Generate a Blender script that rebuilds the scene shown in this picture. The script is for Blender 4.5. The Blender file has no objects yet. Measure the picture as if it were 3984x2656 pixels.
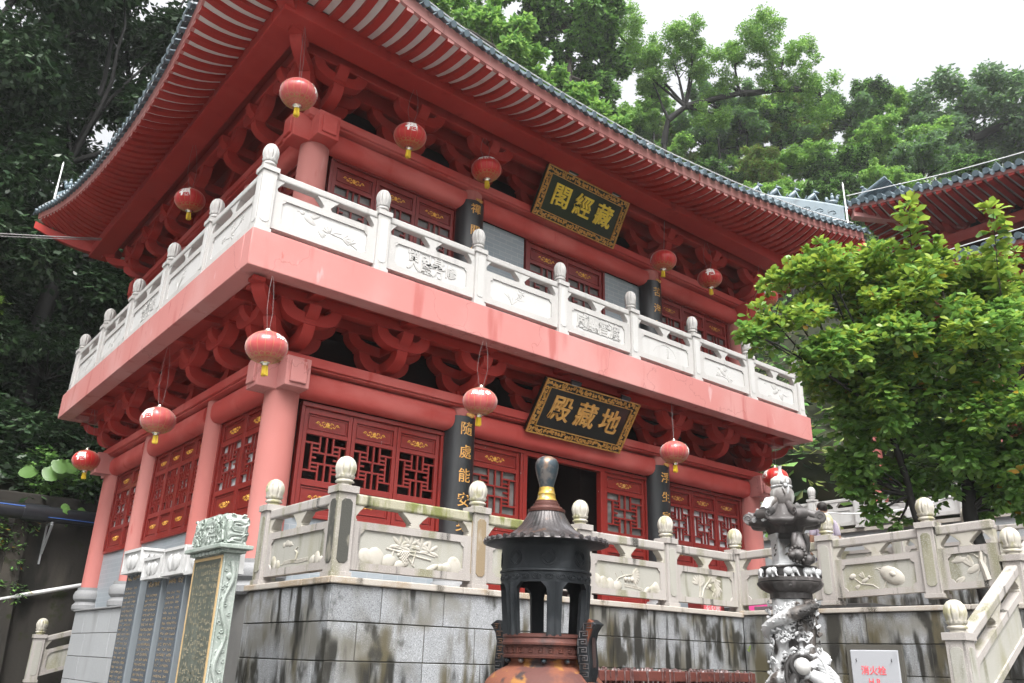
import bpy, bmesh, math, random
import numpy as np
from mathutils import Vector, Matrix
PI = math.pi
scn = bpy.context.scene
col = scn.collection
# ------------------------------------------------------------------ camera
cam_d = bpy.data.cameras.new('camera')
cam = bpy.data.objects.new('camera', cam_d); col.objects.link(cam); scn.camera = cam
cam_d.sensor_width = 36.0; cam_d.lens = 36.0*3219.81/3984.0
cam_d.clip_start = 0.05; cam_d.clip_end = 2000
AZ, EL, RO = 0.8928, 0.3672, 0.0289
f_ = Vector((math.cos(EL)*math.cos(AZ), math.cos(EL)*math.sin(AZ), math.sin(EL)))
r_ = f_.cross(Vector((0, 0, 1))).normalized(); u_ = r_.cross(f_)
r2 = math.cos(RO)*r_+math.sin(RO)*u_; u2 = -math.sin(RO)*r_+math.cos(RO)*u_
M_ = Matrix((r2, u2, -f_)).transposed().to_4x4(); M_.translation = Vector((-4.285, -10.194, -0.627))
cam.matrix_world = M_
# ------------------------------------------------------------------ world, sun, exposure
SUN_EL, SUN_AZ = math.radians(58), math.radians(235)
w = bpy.data.worlds.new("World"); scn.world = w; w.use_nodes = True
nt = w.node_tree; nt.nodes.clear()
out = nt.nodes.new('ShaderNodeOutputWorld'); bg = nt.nodes.new('ShaderNodeBackground')
sky = nt.nodes.new('ShaderNodeTexSky'); sky.sky_type = 'NISHITA'; sky.sun_disc = False
sky.sun_elevation = SUN_EL; sky.sun_rotation = math.radians(90)-SUN_AZ
sky.air_density = 1.0; sky.dust_density = 8.0; sky.ozone_density = 0.6
hs = nt.nodes.new('ShaderNodeHueSaturation'); hs.inputs['Saturation'].default_value = 0.12
tc = nt.nodes.new('ShaderNodeTexCoord'); sx = nt.nodes.new('ShaderNodeSeparateXYZ'); nt.links.new(tc.outputs['Generated'], sx.inputs[0])
mr = nt.nodes.new('ShaderNodeMapRange'); mr.inputs[1].default_value = -.02; mr.inputs[2].default_value = .75; mr.inputs[3].default_value = .30; mr.inputs[4].default_value = 1.35
mx_ = nt.nodes.new('ShaderNodeVectorMath'); mx_.operation = 'SCALE'      # overcast sky: three to four times brighter overhead than at the horizon
nt.links.new(sx.outputs[2], mr.inputs[0]); nt.links.new(mr.outputs[0], mx_.inputs['Scale'])
nt.links.new(sky.outputs[0], hs.inputs['Color']); nt.links.new(hs.outputs[0], mx_.inputs[0]); nt.links.new(mx_.outputs[0], bg.inputs['Color'])
bg.inputs['Strength'].default_value = 0.15
nt.links.new(bg.outputs[0], out.inputs['Surface'])
sd = bpy.data.lights.new('sun', 'SUN'); sd.energy = 0.5; sd.angle = math.radians(25); sd.color = (1, .97, .93)
so = bpy.data.objects.new('sun', sd); col.objects.link(so)
sv = Vector((math.cos(SUN_EL)*math.cos(SUN_AZ), math.cos(SUN_EL)*math.sin(SUN_AZ), math.sin(SUN_EL)))
so.rotation_euler = sv.to_track_quat('Z', 'Y').to_euler(); so.location = (-10, -15, 30)
scn.view_settings.view_transform = 'Standard'; scn.view_settings.look = 'None'
scn.view_settings.exposure = 1.4; scn.view_settings.gamma = 1.0
scn.cycles.use_denoising = True
scn.cycles.max_bounces = 8; scn.cycles.diffuse_bounces = 4; scn.cycles.transparent_max_bounces = 4
rnd = random.Random(7)
# ------------------------------------------------------------------ material helper
MATS = {}
TONE = dict(iron_gilt=0.5, bark_wet=0.7, lantern_stone_dark=0.8, iron_black=0.8, door_dark=0.85, stele_green=0.8, leaf_taro=0.6, hill=1, engraved_gold=1.5, red_paint=(0.8, 0.78, 0.76), leaf_deep=1.1, leaf_dark=1.15, iron_red=0.62, rust_frame=0.6, soil=0.55, tile_dark=0.6, door_lacquer=0.72, faded_paint=(0.6, 0.68, 0.7), column_paint=(0.58, 0.52, 0.5), beam_paint=(0.92, 0.76, 0.74), granite_clean=.70, granite_field=.70, granite_worn=0.62, granite_moss=.8, granite_stained_field=0.56,
            carved_stone=.7, carved_clean=.68, finial_stone=0.66, block_stone=0.6, block_clean=.6, cap_stone=.66, drum_stone=.62, green_stone=.62, white_stone=.62, sign_white=.6, concrete=0.42, tile_blue=0.62,
            lantern_stone=.72, paper=.7, window_grey=.6, soffit_white=.9, leaf_mid=2.15, leaf_fresh=2.1, leaf_olive=2.0, leaf_grey=2.1, leaf_near=2.1, leaf_lime=1.35, iron_rust=(0.5, 0.55, 0.6), wax=0.32, lantern_silk=(0.74, 0.42, 0.5), lantern_gold=0.5)  # hill leaf tones raised so their colour stands in for thicker haze
def mat(name, c, rough=.6, layers=(), bump=0, bscale=60, bstretch=(1, 1, 1), island=0, islandc=None, metal=0,
        spec=.5, transl=0, coat=0, sheen=0):
    """layers: (colour, scale, (sx,sy,sz), lo, hi[, detail]) laid over the base where world-space noise rises past lo..hi"""
    tn = TONE.get(name, 1); tn = tn if isinstance(tn, tuple) else (tn,)*3; sc3 = lambda q: tuple(a*b for a, b in zip(q, tn))
    c = sc3(c); islandc = sc3(islandc) if islandc else None; layers = [(sc3(l[0]),)+tuple(l[1:]) for l in layers]
    m = bpy.data.materials.new(name); m.use_nodes = True; t = m.node_tree; t.nodes.clear()
    N = t.nodes.new; L = t.links.new
    o = N('ShaderNodeOutputMaterial'); b = N('ShaderNodeBsdfPrincipled')
    g = N('ShaderNodeNewGeometry')
    def noise(scale, st, detail=4, off=0):
        mp = N('ShaderNodeVectorMath'); mp.operation = 'MULTIPLY'; mp.inputs[1].default_value = st
        L(g.outputs['Position'], mp.inputs[0])
        ad = N('ShaderNodeVectorMath'); ad.operation = 'ADD'; ad.inputs[1].default_value = (off, off*1.7, off*.3)
        L(mp.outputs[0], ad.inputs[0])
        n = N('ShaderNodeTexNoise'); n.inputs['Scale'].default_value = scale; n.inputs['Detail'].default_value = detail
        L(ad.outputs[0], n.inputs['Vector']); return n.outputs['Fac']
    cur = None
    def rgb(cc):
        n = N('ShaderNodeRGB'); n.outputs[0].default_value = (*cc, 1); return n.outputs[0]
    cur = rgb(c)
    if islandc is not None:
        mx = N('ShaderNodeMix'); mx.data_type = 'RGBA'
        L(g.outputs['Random Per Island'], mx.inputs[0]); L(cur, mx.inputs[6]); mx.inputs[7].default_value = (*islandc, 1)
        cur = mx.outputs[2]
    for k, ly in enumerate(layers):
        cc, sc, st, lo, hi = ly[:5]; de = ly[5] if len(ly) > 5 else 5; mk = ly[6] if len(ly) > 6 else None
        n = noise(sc, st, de, 3.1*k+1)
        r = N('ShaderNodeMapRange'); r.interpolation_type = 'SMOOTHSTEP'
        r.inputs[1].default_value = lo; r.inputs[2].default_value = hi
        L(n, r.inputs[0]); fac = r.outputs[0]
        if mk:      # a second, broader noise says where this layer appears at all
            n2 = noise(mk[0], (1, 1, .8), 4, 7.7*k+5); r2_ = N('ShaderNodeMapRange'); r2_.interpolation_type = 'SMOOTHSTEP'; r2_.inputs[1].default_value = mk[1]; r2_.inputs[2].default_value = mk[2]
            L(n2, r2_.inputs[0]); mm = N('ShaderNodeMath'); mm.operation = 'MULTIPLY'; L(fac, mm.inputs[0]); L(r2_.outputs[0], mm.inputs[1]); fac = mm.outputs[0]
        mx = N('ShaderNodeMix'); mx.data_type = 'RGBA'; L(fac, mx.inputs[0]); L(cur, mx.inputs[6])
        mx.inputs[7].default_value = (*cc, 1); cur = mx.outputs[2]
    if name == 'faded_paint':
        mp = N('ShaderNodeVectorMath'); mp.operation = 'ADD'; L(g.outputs['Position'], mp.inputs[0])
        wn = N('ShaderNodeTexNoise'); wn.inputs['Scale'].default_value = 2.5; wn.inputs['Detail'].default_value = 6; L(g.outputs['Position'], wn.inputs['Vector'])
        ws = N('ShaderNodeVectorMath'); ws.operation = 'SCALE'; ws.inputs['Scale'].default_value = .7; L(wn.outputs['Color'], ws.inputs[0]); L(ws.outputs[0], mp.inputs[1])
        vo = N('ShaderNodeTexVoronoi'); vo.feature = 'DISTANCE_TO_EDGE'; vo.inputs['Scale'].default_value = .55; L(mp.outputs[0], vo.inputs['Vector'])
        r = N('ShaderNodeMapRange'); r.inputs[1].default_value = .0015; r.inputs[2].default_value = .005; r.inputs[3].default_value = .30; r.inputs[4].default_value = 0; L(vo.outputs['Distance'], r.inputs[0])
        mx = N('ShaderNodeMix'); mx.data_type = 'RGBA'; L(r.outputs[0], mx.inputs[0]); L(cur, mx.inputs[6]); mx.inputs[7].default_value = (.10, .03, .025, 1); cur = mx.outputs[2]
    if island:
        h = N('ShaderNodeHueSaturation'); r = N('ShaderNodeMapRange')
        r.inputs[3].default_value = 1-island; r.inputs[4].default_value = 1+island
        L(g.outputs['Random Per Island'], r.inputs[0]); L(r.outputs[0], h.inputs['Value']); L(cur, h.inputs['Color'])
        cur = h.outputs[0]
    L(cur, b.inputs['Base Color'])
    b.inputs['Roughness'].default_value = rough; b.inputs['Metallic'].default_value = metal
    b.inputs['Specular IOR Level'].default_value = spec
    if coat: b.inputs['Coat Weight'].default_value = coat; b.inputs['Coat Roughness'].default_value = .15
    if sheen: b.inputs['Sheen Weight'].default_value = sheen
    if bump:
        n = noise(bscale, bstretch, 6, 9)
        bm = N('ShaderNodeBump'); bm.inputs['Strength'].default_value = min(1, bump); bm.inputs['Distance'].default_value = .01
        L(n, bm.inputs['Height']); L(bm.outputs[0], b.inputs['Normal'])
    if transl:
        tr = N('ShaderNodeBsdfTranslucent'); L(cur, tr.inputs[0])
        ms = N('ShaderNodeMixShader'); ms.inputs[0].default_value = transl
        L(b.outputs[0], ms.inputs[1]); L(tr.outputs[0], ms.inputs[2]); L(ms.outputs[0], o.inputs[0])
    else:
        L(b.outputs[0], o.inputs[0])
    MATS[name] = m; return m
U = (1, 1, 1); V_ = (1, 1, .12)
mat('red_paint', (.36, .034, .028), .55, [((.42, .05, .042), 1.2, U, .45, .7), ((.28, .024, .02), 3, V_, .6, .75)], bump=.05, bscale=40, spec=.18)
mat('beam_paint', (.45, .085, .075), .55, [((.54, .16, .145), .9, (1, 1, 2.2), .42, .68), ((.38, .04, .032), 3.5, V_, .6, .8)], bump=.05, bscale=40, spec=.18)
mat('faded_paint', (.72, .262, .235), .6, [((.76, .33, .30), .7, U, .45, .7), ((.60, .17, .15), 3.5, (1, 1, .14), .58, .74, 9), ((.52, .10, .085), 7, (1, 1, .25), .68, .75, 8), ((.80, .42, .40), 5, (1, 1, .3), .66, .76, 8)], bump=.06, bscale=25, spec=.18)
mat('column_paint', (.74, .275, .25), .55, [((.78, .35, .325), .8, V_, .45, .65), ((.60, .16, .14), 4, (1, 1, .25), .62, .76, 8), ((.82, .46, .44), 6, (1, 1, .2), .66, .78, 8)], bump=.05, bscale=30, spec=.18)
mat('soffit_white', (.60, .565, .54), .8, [((.48, .44, .41), 4, U, .5, .8)], bump=.1, bscale=40, spec=.18)
mat('door_lacquer', (.27, .024, .018), .34, [((.33, .04, .03), 3, V_, .5, .75), ((.20, .016, .013), 12, (1, 1, .25), .6, .75), ((.62, .57, .55), 17, (1, 1, .4), .735, .75, 8)], bump=.12, bscale=30, bstretch=(1, 1, .2))
mat('door_dark', (.185, .017, .014), .32, [((.24, .026, .02), 3, V_, .5, .75), ((.5, .45, .42), 14, (1, 1, .4), .77, .78, 8)], bump=.1, bscale=30, bstretch=(1, 1, .2))
mat('gilt', (.72, .40, .075), .42, [((.42, .20, .03), 30, U, .5, .7)], metal=.35)
mat('gilt_old', (.56, .30, .08), .5, [((.25, .12, .03), 30, U, .5, .7)], metal=.25)
mat('gold_letter', (.74, .55, .06), .5, [((.55, .38, .04), 12, U, .5, .7)])
mat('bronze_letter', (.66, .36, .10), .45, [((.45, .22, .05), 12, U, .5, .7)], metal=.2)
mat('black_lacquer', (.014, .016, .018), .38, [((.035, .037, .038), 5, V_, .5, .75)], bump=.05)
mat('plaque_green', (.010, .016, .010), .3)
mat('plaque_black', (.010, .010, .010), .28)
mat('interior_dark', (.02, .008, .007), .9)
mat('paper', (.62, .63, .65), .8, [((.45, .46, .48), 6, U, .5, .7)])
mat('window_grey', (.16, .155, .15), .4, [((.30, .29, .28), 4, U, .45, .7)])
mat('tile_blue', (.17, .235, .275), .36, [((.10, .14, .165), 6, U, .5, .75), ((.27, .33, .36), 14, U, .6, .8)], bump=.06, bscale=60)
mat('tile_dark', (.11, .15, .175), .5, [((.06, .08, .09), 6, U, .5, .75)])
mat('white_metal', (.72, .72, .72), .35, metal=.2)
mat('grey_metal', (.40, .42, .43), .4, metal=.6)
mat('lantern_silk', (.62, .025, .022), .30, [((.70, .05, .04), 5, (1, 1, .3), .45, .7)], transl=.18, sheen=.3)
mat('lantern_silk_faded', (.47, .062, .060), .24, [((.54, .11, .105), 4, U, .45, .7)], transl=.15, sheen=.4, coat=.2)
mat('granite_black', (.045, .045, .038), .85, [((.16, .15, .12), 9, (1, 1, .4), .56, .68)], bump=.3)
mat('granite_brown', (.20, .15, .09), .8, [((.28, .25, .2), 9, (1, 1, .4), .52, .68)], bump=.3)
mat('engraved_beige', (.30, .27, .19), .6)
mat('lantern_gold', (.76, .46, .13), .5)
mat('lantern_print', (.80, .76, .74), .6)
mat('lantern_steel', (.70, .66, .55), .22, metal=.9)
mat('tassel', (.72, .52, .03), .6, [((.5, .34, .02), 60, (1, 1, .05), .45, .6)])
mat('granite_clean', (.60, .585, .565), .65, [((.40, .39, .365), 5, (1, 1, .12), .57, .76, 9), ((.50, .485, .465), 1.2, (1, 1, .5), .5, .75), ((.69, .68, .66), 120, U, .58, .66, 2), ((.42, .41, .40), 150, U, .62, .68, 2)], bump=.1, bscale=150)
mat('granite_field', (.68, .675, .66), .75, [((.58, .57, .55), 2, V_, .5, .75), ((.50, .49, .48), 150, U, .62, .68, 2)], bump=.2, bscale=120)
mat('granite_worn', (.49, .455, .425), .7, [((.38, .345, .32), 1.1, (1, 1, .4), .48, .72), ((.27, .26, .165), 3.6, V_, .52, .68, 9), ((.055, .052, .042), 5.5, (1, 1, .10), .60, .69, 9), ((.62, .58, .54), 120, U, .58, .66, 2)], bump=.15, bscale=110)
mat('granite_moss', (.36, .34, .25), .85, [((.17, .18, .055), 6, (1, 1, .35), .47, .60), ((.045, .045, .035), 4, (1, 1, .25), .58, .68), ((.46, .44, .36), 8, (1, 1, .25), .62, .72)], bump=.35, bscale=70)
mat('granite_stained_field', (.52, .51, .45), .8, [((.40, .385, .27), 2.2, (1, 1, .35), .47, .66), ((.20, .195, .11), 4.2, (1, 1, .2), .54, .70, 9), ((.60, .585, .55), 120, U, .58, .66, 2)], bump=.25, bscale=110)
mat('carved_stone', (.50, .47, .41), .75, [((.34, .32, .24), 6, U, .5, .7)], bump=.2, bscale=90)
mat('carved_clean', (.62, .61, .59), .7, [((.52, .51, .49), 8, U, .5, .7)], bump=.1, bscale=90)
mat('finial_stone', (.55, .52, .45), .7, [((.40, .38, .22), 7, U, .48, .66), ((.16, .15, .10), 9, U, .64, .74)], bump=.15, bscale=90)
mat('block_stone', (.36, .375, .39), .55, [((.50, .515, .53), 85, U, .54, .60, 2), ((.20, .21, .225), 100, U, .57, .63, 2), ((.24, .235, .21), 1.6, U, .48, .66, 8), ((.105, .09, .05), 5.5, (1, 1, .22), .44, .60, 12, (1.0, .40, .56)), ((.026, .025, .02), 7, (1, 1, .16), .46, .60, 12, (1.3, .44, .56)), ((.04, .038, .03), 3.2, (1, 1, .6), .56, .66, 12)], bump=.2, bscale=90, island=.16)
mat('block_clean', (.47, .49, .505), .55, [((.56, .57, .58), 90, U, .54, .62, 2), ((.36, .37, .38), 110, U, .58, .66, 2), ((.30, .31, .30), 1.0, (1, 1, .3), .56, .72)], bump=.15, bscale=90, island=.06)
mat('mortar', (.07, .066, .055), .9)
mat('cap_stone', (.50, .455, .40), .7, [((.38, .30, .21), 2, (1, 1, 1), .5, .62), ((.10, .085, .06), 3, (1, 1, .4), .58, .70), ((.62, .58, .54), 120, U, .58, .66, 2)], bump=.2, bscale=80)
mat('drum_stone', (.34, .345, .35), .6, [((.26, .265, .27), 100, U, .5, .62, 2)], bump=.1, bscale=90)
mat('green_stone', (.40, .45, .41), .6, [((.30, .36, .31), 3, U, .45, .7), ((.50, .54, .50), 60, U, .55, .68, 2)], bump=.12, bscale=80)
mat('stele_green', (.105, .118, .098), .3, [((.135, .15, .125), 5, U, .5, .7)])
mat('stele_black', (.075, .088, .102), .22, [((.085, .098, .112), 3, U, .5, .7)], coat=.3)  # grey-blue reflection on the dark slabs put into the base colour
mat('stele_side', (.17, .19, .205), .35)
mat('engraved_gold', (.27, .19, .095), .6)
mat('white_stone', (.66, .66, .65), .7, [((.5, .5, .49), 5, U, .5, .7)])
mat('iron_black', (.018, .021, .024), .52, [((.045, .050, .055), 6, (1, 1, .4), .5, .7), ((.16, .055, .03), 9, (1, 1, .2), .68, .74)], bump=.2, bscale=60, metal=.4, spec=.25)
mat('iron_roof', (.045, .040, .040), .38, [((.12, .115, .12), 7, (1, 1, .5), .48, .66), ((.17, .085, .045), 8, (1, 1, .4), .56, .68), ((.015, .014, .014), 7, U, .62, .72)], bump=.2, bscale=50, metal=.4)
mat('iron_red', (.115, .045, .036), .55, [((.17, .058, .040), 8, U, .5, .7), ((.05, .03, .028), 6, U, .55, .7)], bump=.25, bscale=60, metal=.25, spec=.25)
mat('iron_rust', (.30, .10, .055), .72, [((.17, .065, .05), 4, U, .45, .58, 9), ((.46, .19, .05), 7, U, .56, .64, 9), ((.07, .045, .04), 6, U, .57, .66, 9), ((.40, .36, .34), 5, U, .66, .72, 9)], bump=.25, bscale=50, metal=.1, spec=.25)
mat('iron_gilt', (.70, .46, .08), .35, [((.75, .70, .55), 14, U, .55, .65), ((.25, .13, .04), 16, U, .6, .7)], metal=.5)
mat('iron_knob', (.12, .11, .105), .35, [((.035, .05, .06), 8, U, .40, .52), ((.20, .12, .075), 7, (1, 1, .5), .55, .65), ((.02, .02, .02), 9, U, .62, .7)], metal=.4, bump=.1)
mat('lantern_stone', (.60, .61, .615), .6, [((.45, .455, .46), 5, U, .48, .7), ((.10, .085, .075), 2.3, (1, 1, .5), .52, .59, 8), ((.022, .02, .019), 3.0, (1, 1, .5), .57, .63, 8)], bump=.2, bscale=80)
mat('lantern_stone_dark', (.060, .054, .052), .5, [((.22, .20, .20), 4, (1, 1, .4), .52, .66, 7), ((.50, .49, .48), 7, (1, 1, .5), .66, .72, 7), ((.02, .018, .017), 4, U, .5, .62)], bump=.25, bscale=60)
mat('rust_frame', (.16, .042, .030), .55, [((.10, .026, .02), 8, U, .5, .7), ((.24, .07, .05), 20, U, .6, .7)], bump=.2)
mat('wax', (.30, .16, .15), .4, [((.45, .36, .36), 20, U, .5, .66), ((.16, .05, .045), 14, U, .5, .64)])
mat('sign_white', (.62, .64, .68), .35, [((.54, .56, .6), 3, U, .5, .7)])
mat('sign_red', (.70, .12, .14), .5)
mat('concrete', (.070, .064, .055), .85, [((.13, .115, .095), 1.6, (1, 1, .2), .52, .72), ((.025, .024, .020), 2.2, (1, 1, .3), .52, .68), ((.05, .06, .025), 3, U, .60, .7)], bump=.4, bscale=18, spec=.18)
mat('pipe_black', (.012, .013, .016), .3)
mat('pipe_blue', (.03, .10, .35), .4)
mat('pipe_white', (.62, .62, .62), .45)
mat('wire', (.18, .17, .17), .6)
mat('tile_wall', (.42, .475, .51), .42, [((.50, .545, .57), 2.5, V_, .45, .7)])
mat('grout', (.66, .68, .70), .8)
mat('brick_wall', (.27, .315, .335), .6, [((.34, .38, .395), 1.3, U, .45, .7)], island=.05)
mat('paving', (.13, .128, .122), .7, [((.08, .08, .078), 1.2, U, .45, .7)], bump=.2, bscale=30)
mat('soil', (.030, .036, .016), 1.0, [((.055, .042, .026), .8, U, .5, .7), ((.016, .022, .010), 1.6, U, .45, .65)], bump=.5, bscale=6, spec=.18)
mat('bark', (.038, .032, .026), .85, [((.07, .062, .05), 5, (1, 1, .3), .5, .7)], bump=.5, bscale=25)
mat('bark_wet', (.012, .011, .009), .7, bump=.4, bscale=25)
def leafmat(n, a, b, tr=.3, rough=.42, layers=()):
    return mat(n, a, rough, layers, islandc=b, transl=tr, spec=.45)
leafmat('leaf_dark', (.018, .042, .018), (.045, .085, .032), .16, .36)
leafmat('leaf_deep', (.012, .030, .012), (.030, .060, .022), .15, .45)
leafmat('leaf_mid', (.045, .105, .025), (.10, .18, .045), .30, .36)
leafmat('leaf_fresh', (.085, .165, .028), (.15, .235, .055), .34, .42)
leafmat('leaf_olive', (.075, .105, .024), (.15, .165, .042), .3, .5)
leafmat('leaf_grey', (.050, .090, .050), (.085, .125, .068), .28, .5)
leafmat('leaf_near', (.045, .105, .024), (.10, .17, .032), .46, .32)
leafmat('leaf_lime', (.135, .22, .034), (.25, .31, .045), .46, .36)
leafmat('leaf_yellowed', (.45, .33, .03), (.35, .14, .03), .3, .45)
leafmat('leaf_taro', (.15, .32, .07), (.20, .38, .10), .35, .35)
# ------------------------------------------------------------------ geometry helpers
class MB:
    def __init__(s): s.v = []; s.f = []; s.m = []; s.T = Matrix.Identity(4)
    def add(s, vs, fs, m=0):
        n = len(s.v); s.v += [tuple(s.T @ Vector(p)) for p in vs]
        s.f += [tuple(n+i for i in f) for f in fs]; s.m += [m]*len(fs); return s
    def bx(s, x0, x1, y0, y1, z0, z1, m=0):
        return s.add([(x0, y0, z0), (x1, y0, z0), (x1, y1, z0), (x0, y1, z0), (x0, y0, z1), (x1, y0, z1), (x1, y1, z1), (x0, y1, z1)],
                     [(3, 2, 1, 0), (4, 5, 6, 7), (0, 1, 5, 4), (1, 2, 6, 5), (2, 3, 7, 6), (3, 0, 4, 7)], m)
    def hexa(s, p, m=0):
        return s.add(p, [(3, 2, 1, 0), (4, 5, 6, 7), (0, 1, 5, 4), (1, 2, 6, 5), (2, 3, 7, 6), (3, 0, 4, 7)], m)
    def prism(s, poly, fn, t0, t1, m=0):
        n = len(poly); vs = [fn(a, b, t0) for a, b in poly]+[fn(a, b, t1) for a, b in poly]
        fs = [tuple(range(n))[::-1], tuple(range(n, 2*n))]+[(i, (i+1) % n, n+(i+1) % n, n+i) for i in range(n)]
        return s.add(vs, fs, m)
    def lathe(s, prof, n=24, c=(0, 0, 0), m=0, mod=None, cap=True):
        vs = []
        for k, (r, z) in enumerate(prof):
            for i in range(n):
                a = 2*PI*i/n; rr = r if mod is None else mod(r, z, a)
                vs.append((c[0]+rr*math.cos(a), c[1]+rr*math.sin(a), c[2]+z))
        fs = [(k*n+i, k*n+(i+1) % n, (k+1)*n+(i+1) % n, (k+1)*n+i) for k in range(len(prof)-1) for i in range(n)]
        if cap: fs += [tuple(range(n))[::-1], tuple((len(prof)-1)*n+i for i in range(n))]
        return s.add(vs, fs, m)
    def tube(s, pts, r, n=8, m=0, cap=True):
        P = [Vector(p) for p in pts]; R = r if isinstance(r, (list, tuple)) else [r]*len(P)
        vs = []; up = None
        for i, p in enumerate(P):
            d = (P[min(i+1, len(P)-1)]-P[max(i-1, 0)]).normalized()
            if up is None: up = Vector((0, 0, 1)) if abs(d.z) < .9 else Vector((1, 0, 0))
            a = d.cross(up)
            if a.length < 1e-4: a = d.cross(Vector((1, .3, 0)))
            a.normalize(); b = a.cross(d).normalized(); up = b
            for k in range(n):
                t = 2*PI*k/n; vs.append(tuple(p+R[i]*(math.cos(t)*a+math.sin(t)*b)))
        fs = [(i*n+k, i*n+(k+1) % n, (i+1)*n+(k+1) % n, (i+1)*n+k) for i in range(len(P)-1) for k in range(n)]
        if cap: fs += [tuple(range(n))[::-1], tuple((len(P)-1)*n+k for k in range(n))]
        return s.add(vs, fs, m)
    def ell(s, c, r, n=12, k=7, m=0, R=None):
        prof = [(math.sin(PI*(i+.02)/(k+.04)), -math.cos(PI*(i+.02)/(k+.04))) for i in range(k+1)]
        vs = []
        for rr, z in prof:
            for i in range(n):
                p = Vector((rr*math.cos(2*PI*i/n)*r[0], rr*math.sin(2*PI*i/n)*r[1], z*r[2]))
                if R is not None: p = R @ p
                vs.append(tuple(p+Vector(c)))
        fs = [(j*n+i, j*n+(i+1) % n, (j+1)*n+(i+1) % n, (j+1)*n+i) for j in range(k) for i in range(n)]
        fs += [tuple(range(n))[::-1], tuple(k*n+i for i in range(n))]
        return s.add(vs, fs, m)
    def mesh(s, name, mats, smooth=35):
        me = bpy.data.meshes.new(name); me.from_pydata(s.v, [], s.f)
        for a in mats: me.materials.append(MATS[a])
        me.polygons.foreach_set('material_index', s.m)
        if len(s.f) < 40000:
            b = bmesh.new(); b.from_mesh(me); bmesh.ops.recalc_face_normals(b, faces=b.faces); b.to_mesh(me); b.free()
        if smooth:
            me.shade_smooth(); me.set_sharp_from_angle(angle=math.radians(smooth))
        me.update(); return me
def wloc(o):
    p = Vector((0, 0, 0))
    while o is not None: p = p+o.location; o = o.parent
    return p
WORLD = set()
def thingw(*a, **k):      # a thing whose parts are modelled in world coordinates
    o = thing(*a, **k); WORLD.add(o.name); return o
def part(name, me, parent, loc=(0, 0, 0), rot=(0, 0, 0), sc=None, bevel=0, label=None):
    if parent is not None and parent.name in WORLD: loc = tuple(Vector(loc)-parent.location)
    o = bpy.data.objects.new(name, me); col.objects.link(o); o.parent = parent
    o.location = loc; o.rotation_euler = rot
    if sc: o.scale = sc
    if bevel:
        b = o.modifiers.new('bevel', 'BEVEL'); b.width = bevel; b.segments = 2; b.limit_method = 'ANGLE'; b.angle_limit = math.radians(40)
        b.harden_normals = False
    if label: o['label'] = label
    return o
def mpart(name, mb, mats, parent, smooth=35, **k):
    return part(name, mb.mesh(name, mats if isinstance(mats, (list, tuple)) else [mats], smooth), parent, **k)
def thing(name, label, cat, loc=(0, 0, 0), rotz=0, group=None):
    o = bpy.data.objects.new(name, None); col.objects.link(o); o.location = loc; o.rotation_euler = (0, 0, rotz)
    o.empty_display_size = .2; o['label'] = label; o['category'] = cat
    if group: o['group'] = group
    return o
def tag(o, label, cat, group=None):
    o['label'] = label; o['category'] = cat
    if group: o['group'] = group
    return o
def copy_tree(o, parent=None):
    c = o.copy(); col.objects.link(c); c.parent = parent
    for ch in list(o.children): copy_tree(ch, c)
    return c
FRONT = Matrix(((1, 0, 0, 0), (0, -1, 0, 0), (0, 0, 1, 0), (0, 0, 0, 1)))     # (u along wall, outward, up)
LEFT = Matrix(((0, -1, 0, 0), (1, 0, 0, 0), (0, 0, 1, 0), (0, 0, 0, 1)))
FTXT = Matrix(((1, 0, 0, 0), (0, 0, -1, 0), (0, 1, 0, 0), (0, 0, 0, 1)))      # text x,y,normal -> front wall
LTXT = Matrix(((0, 0, -1, 0), (-1, 0, 0, 0), (0, 1, 0, 0), (0, 0, 0, 1)))
def text_mesh(s, size, mat_, depth=.01, offset=0, spacing=1.0, vertical=False, line=1.1, shear=0):
    c = bpy.data.curves.new('lettering', 'FONT'); c.body = '\n'.join(s) if vertical else s
    c.size = size; c.align_x = 'CENTER'; c.align_y = 'CENTER'; c.extrude = depth; c.offset = offset
    c.space_character = spacing; c.space_line = line; c.resolution_u = 3; c.shear = shear
    o = bpy.data.objects.new('tmp_lettering', c); col.objects.link(o)
    dg = bpy.context.evaluated_depsgraph_get(); dg.update()
    me = bpy.data.meshes.new_from_object(o.evaluated_get(dg)); bpy.data.objects.remove(o); bpy.data.curves.remove(c)
    me.materials.clear(); me.materials.append(MATS[mat_]); return me
def text_part(name, s, size, mat_, parent, M, loc, **k):
    me = text_mesh(s, size, mat_, **k); me.transform(Matrix.Translation(loc) @ M); return part(name, me, parent)
def smooth01(t): t = max(0, min(1, t)); return t*t*(3-2*t)
def interp(x, xs, ys):
    return float(np.interp(x, xs, ys))
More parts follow.
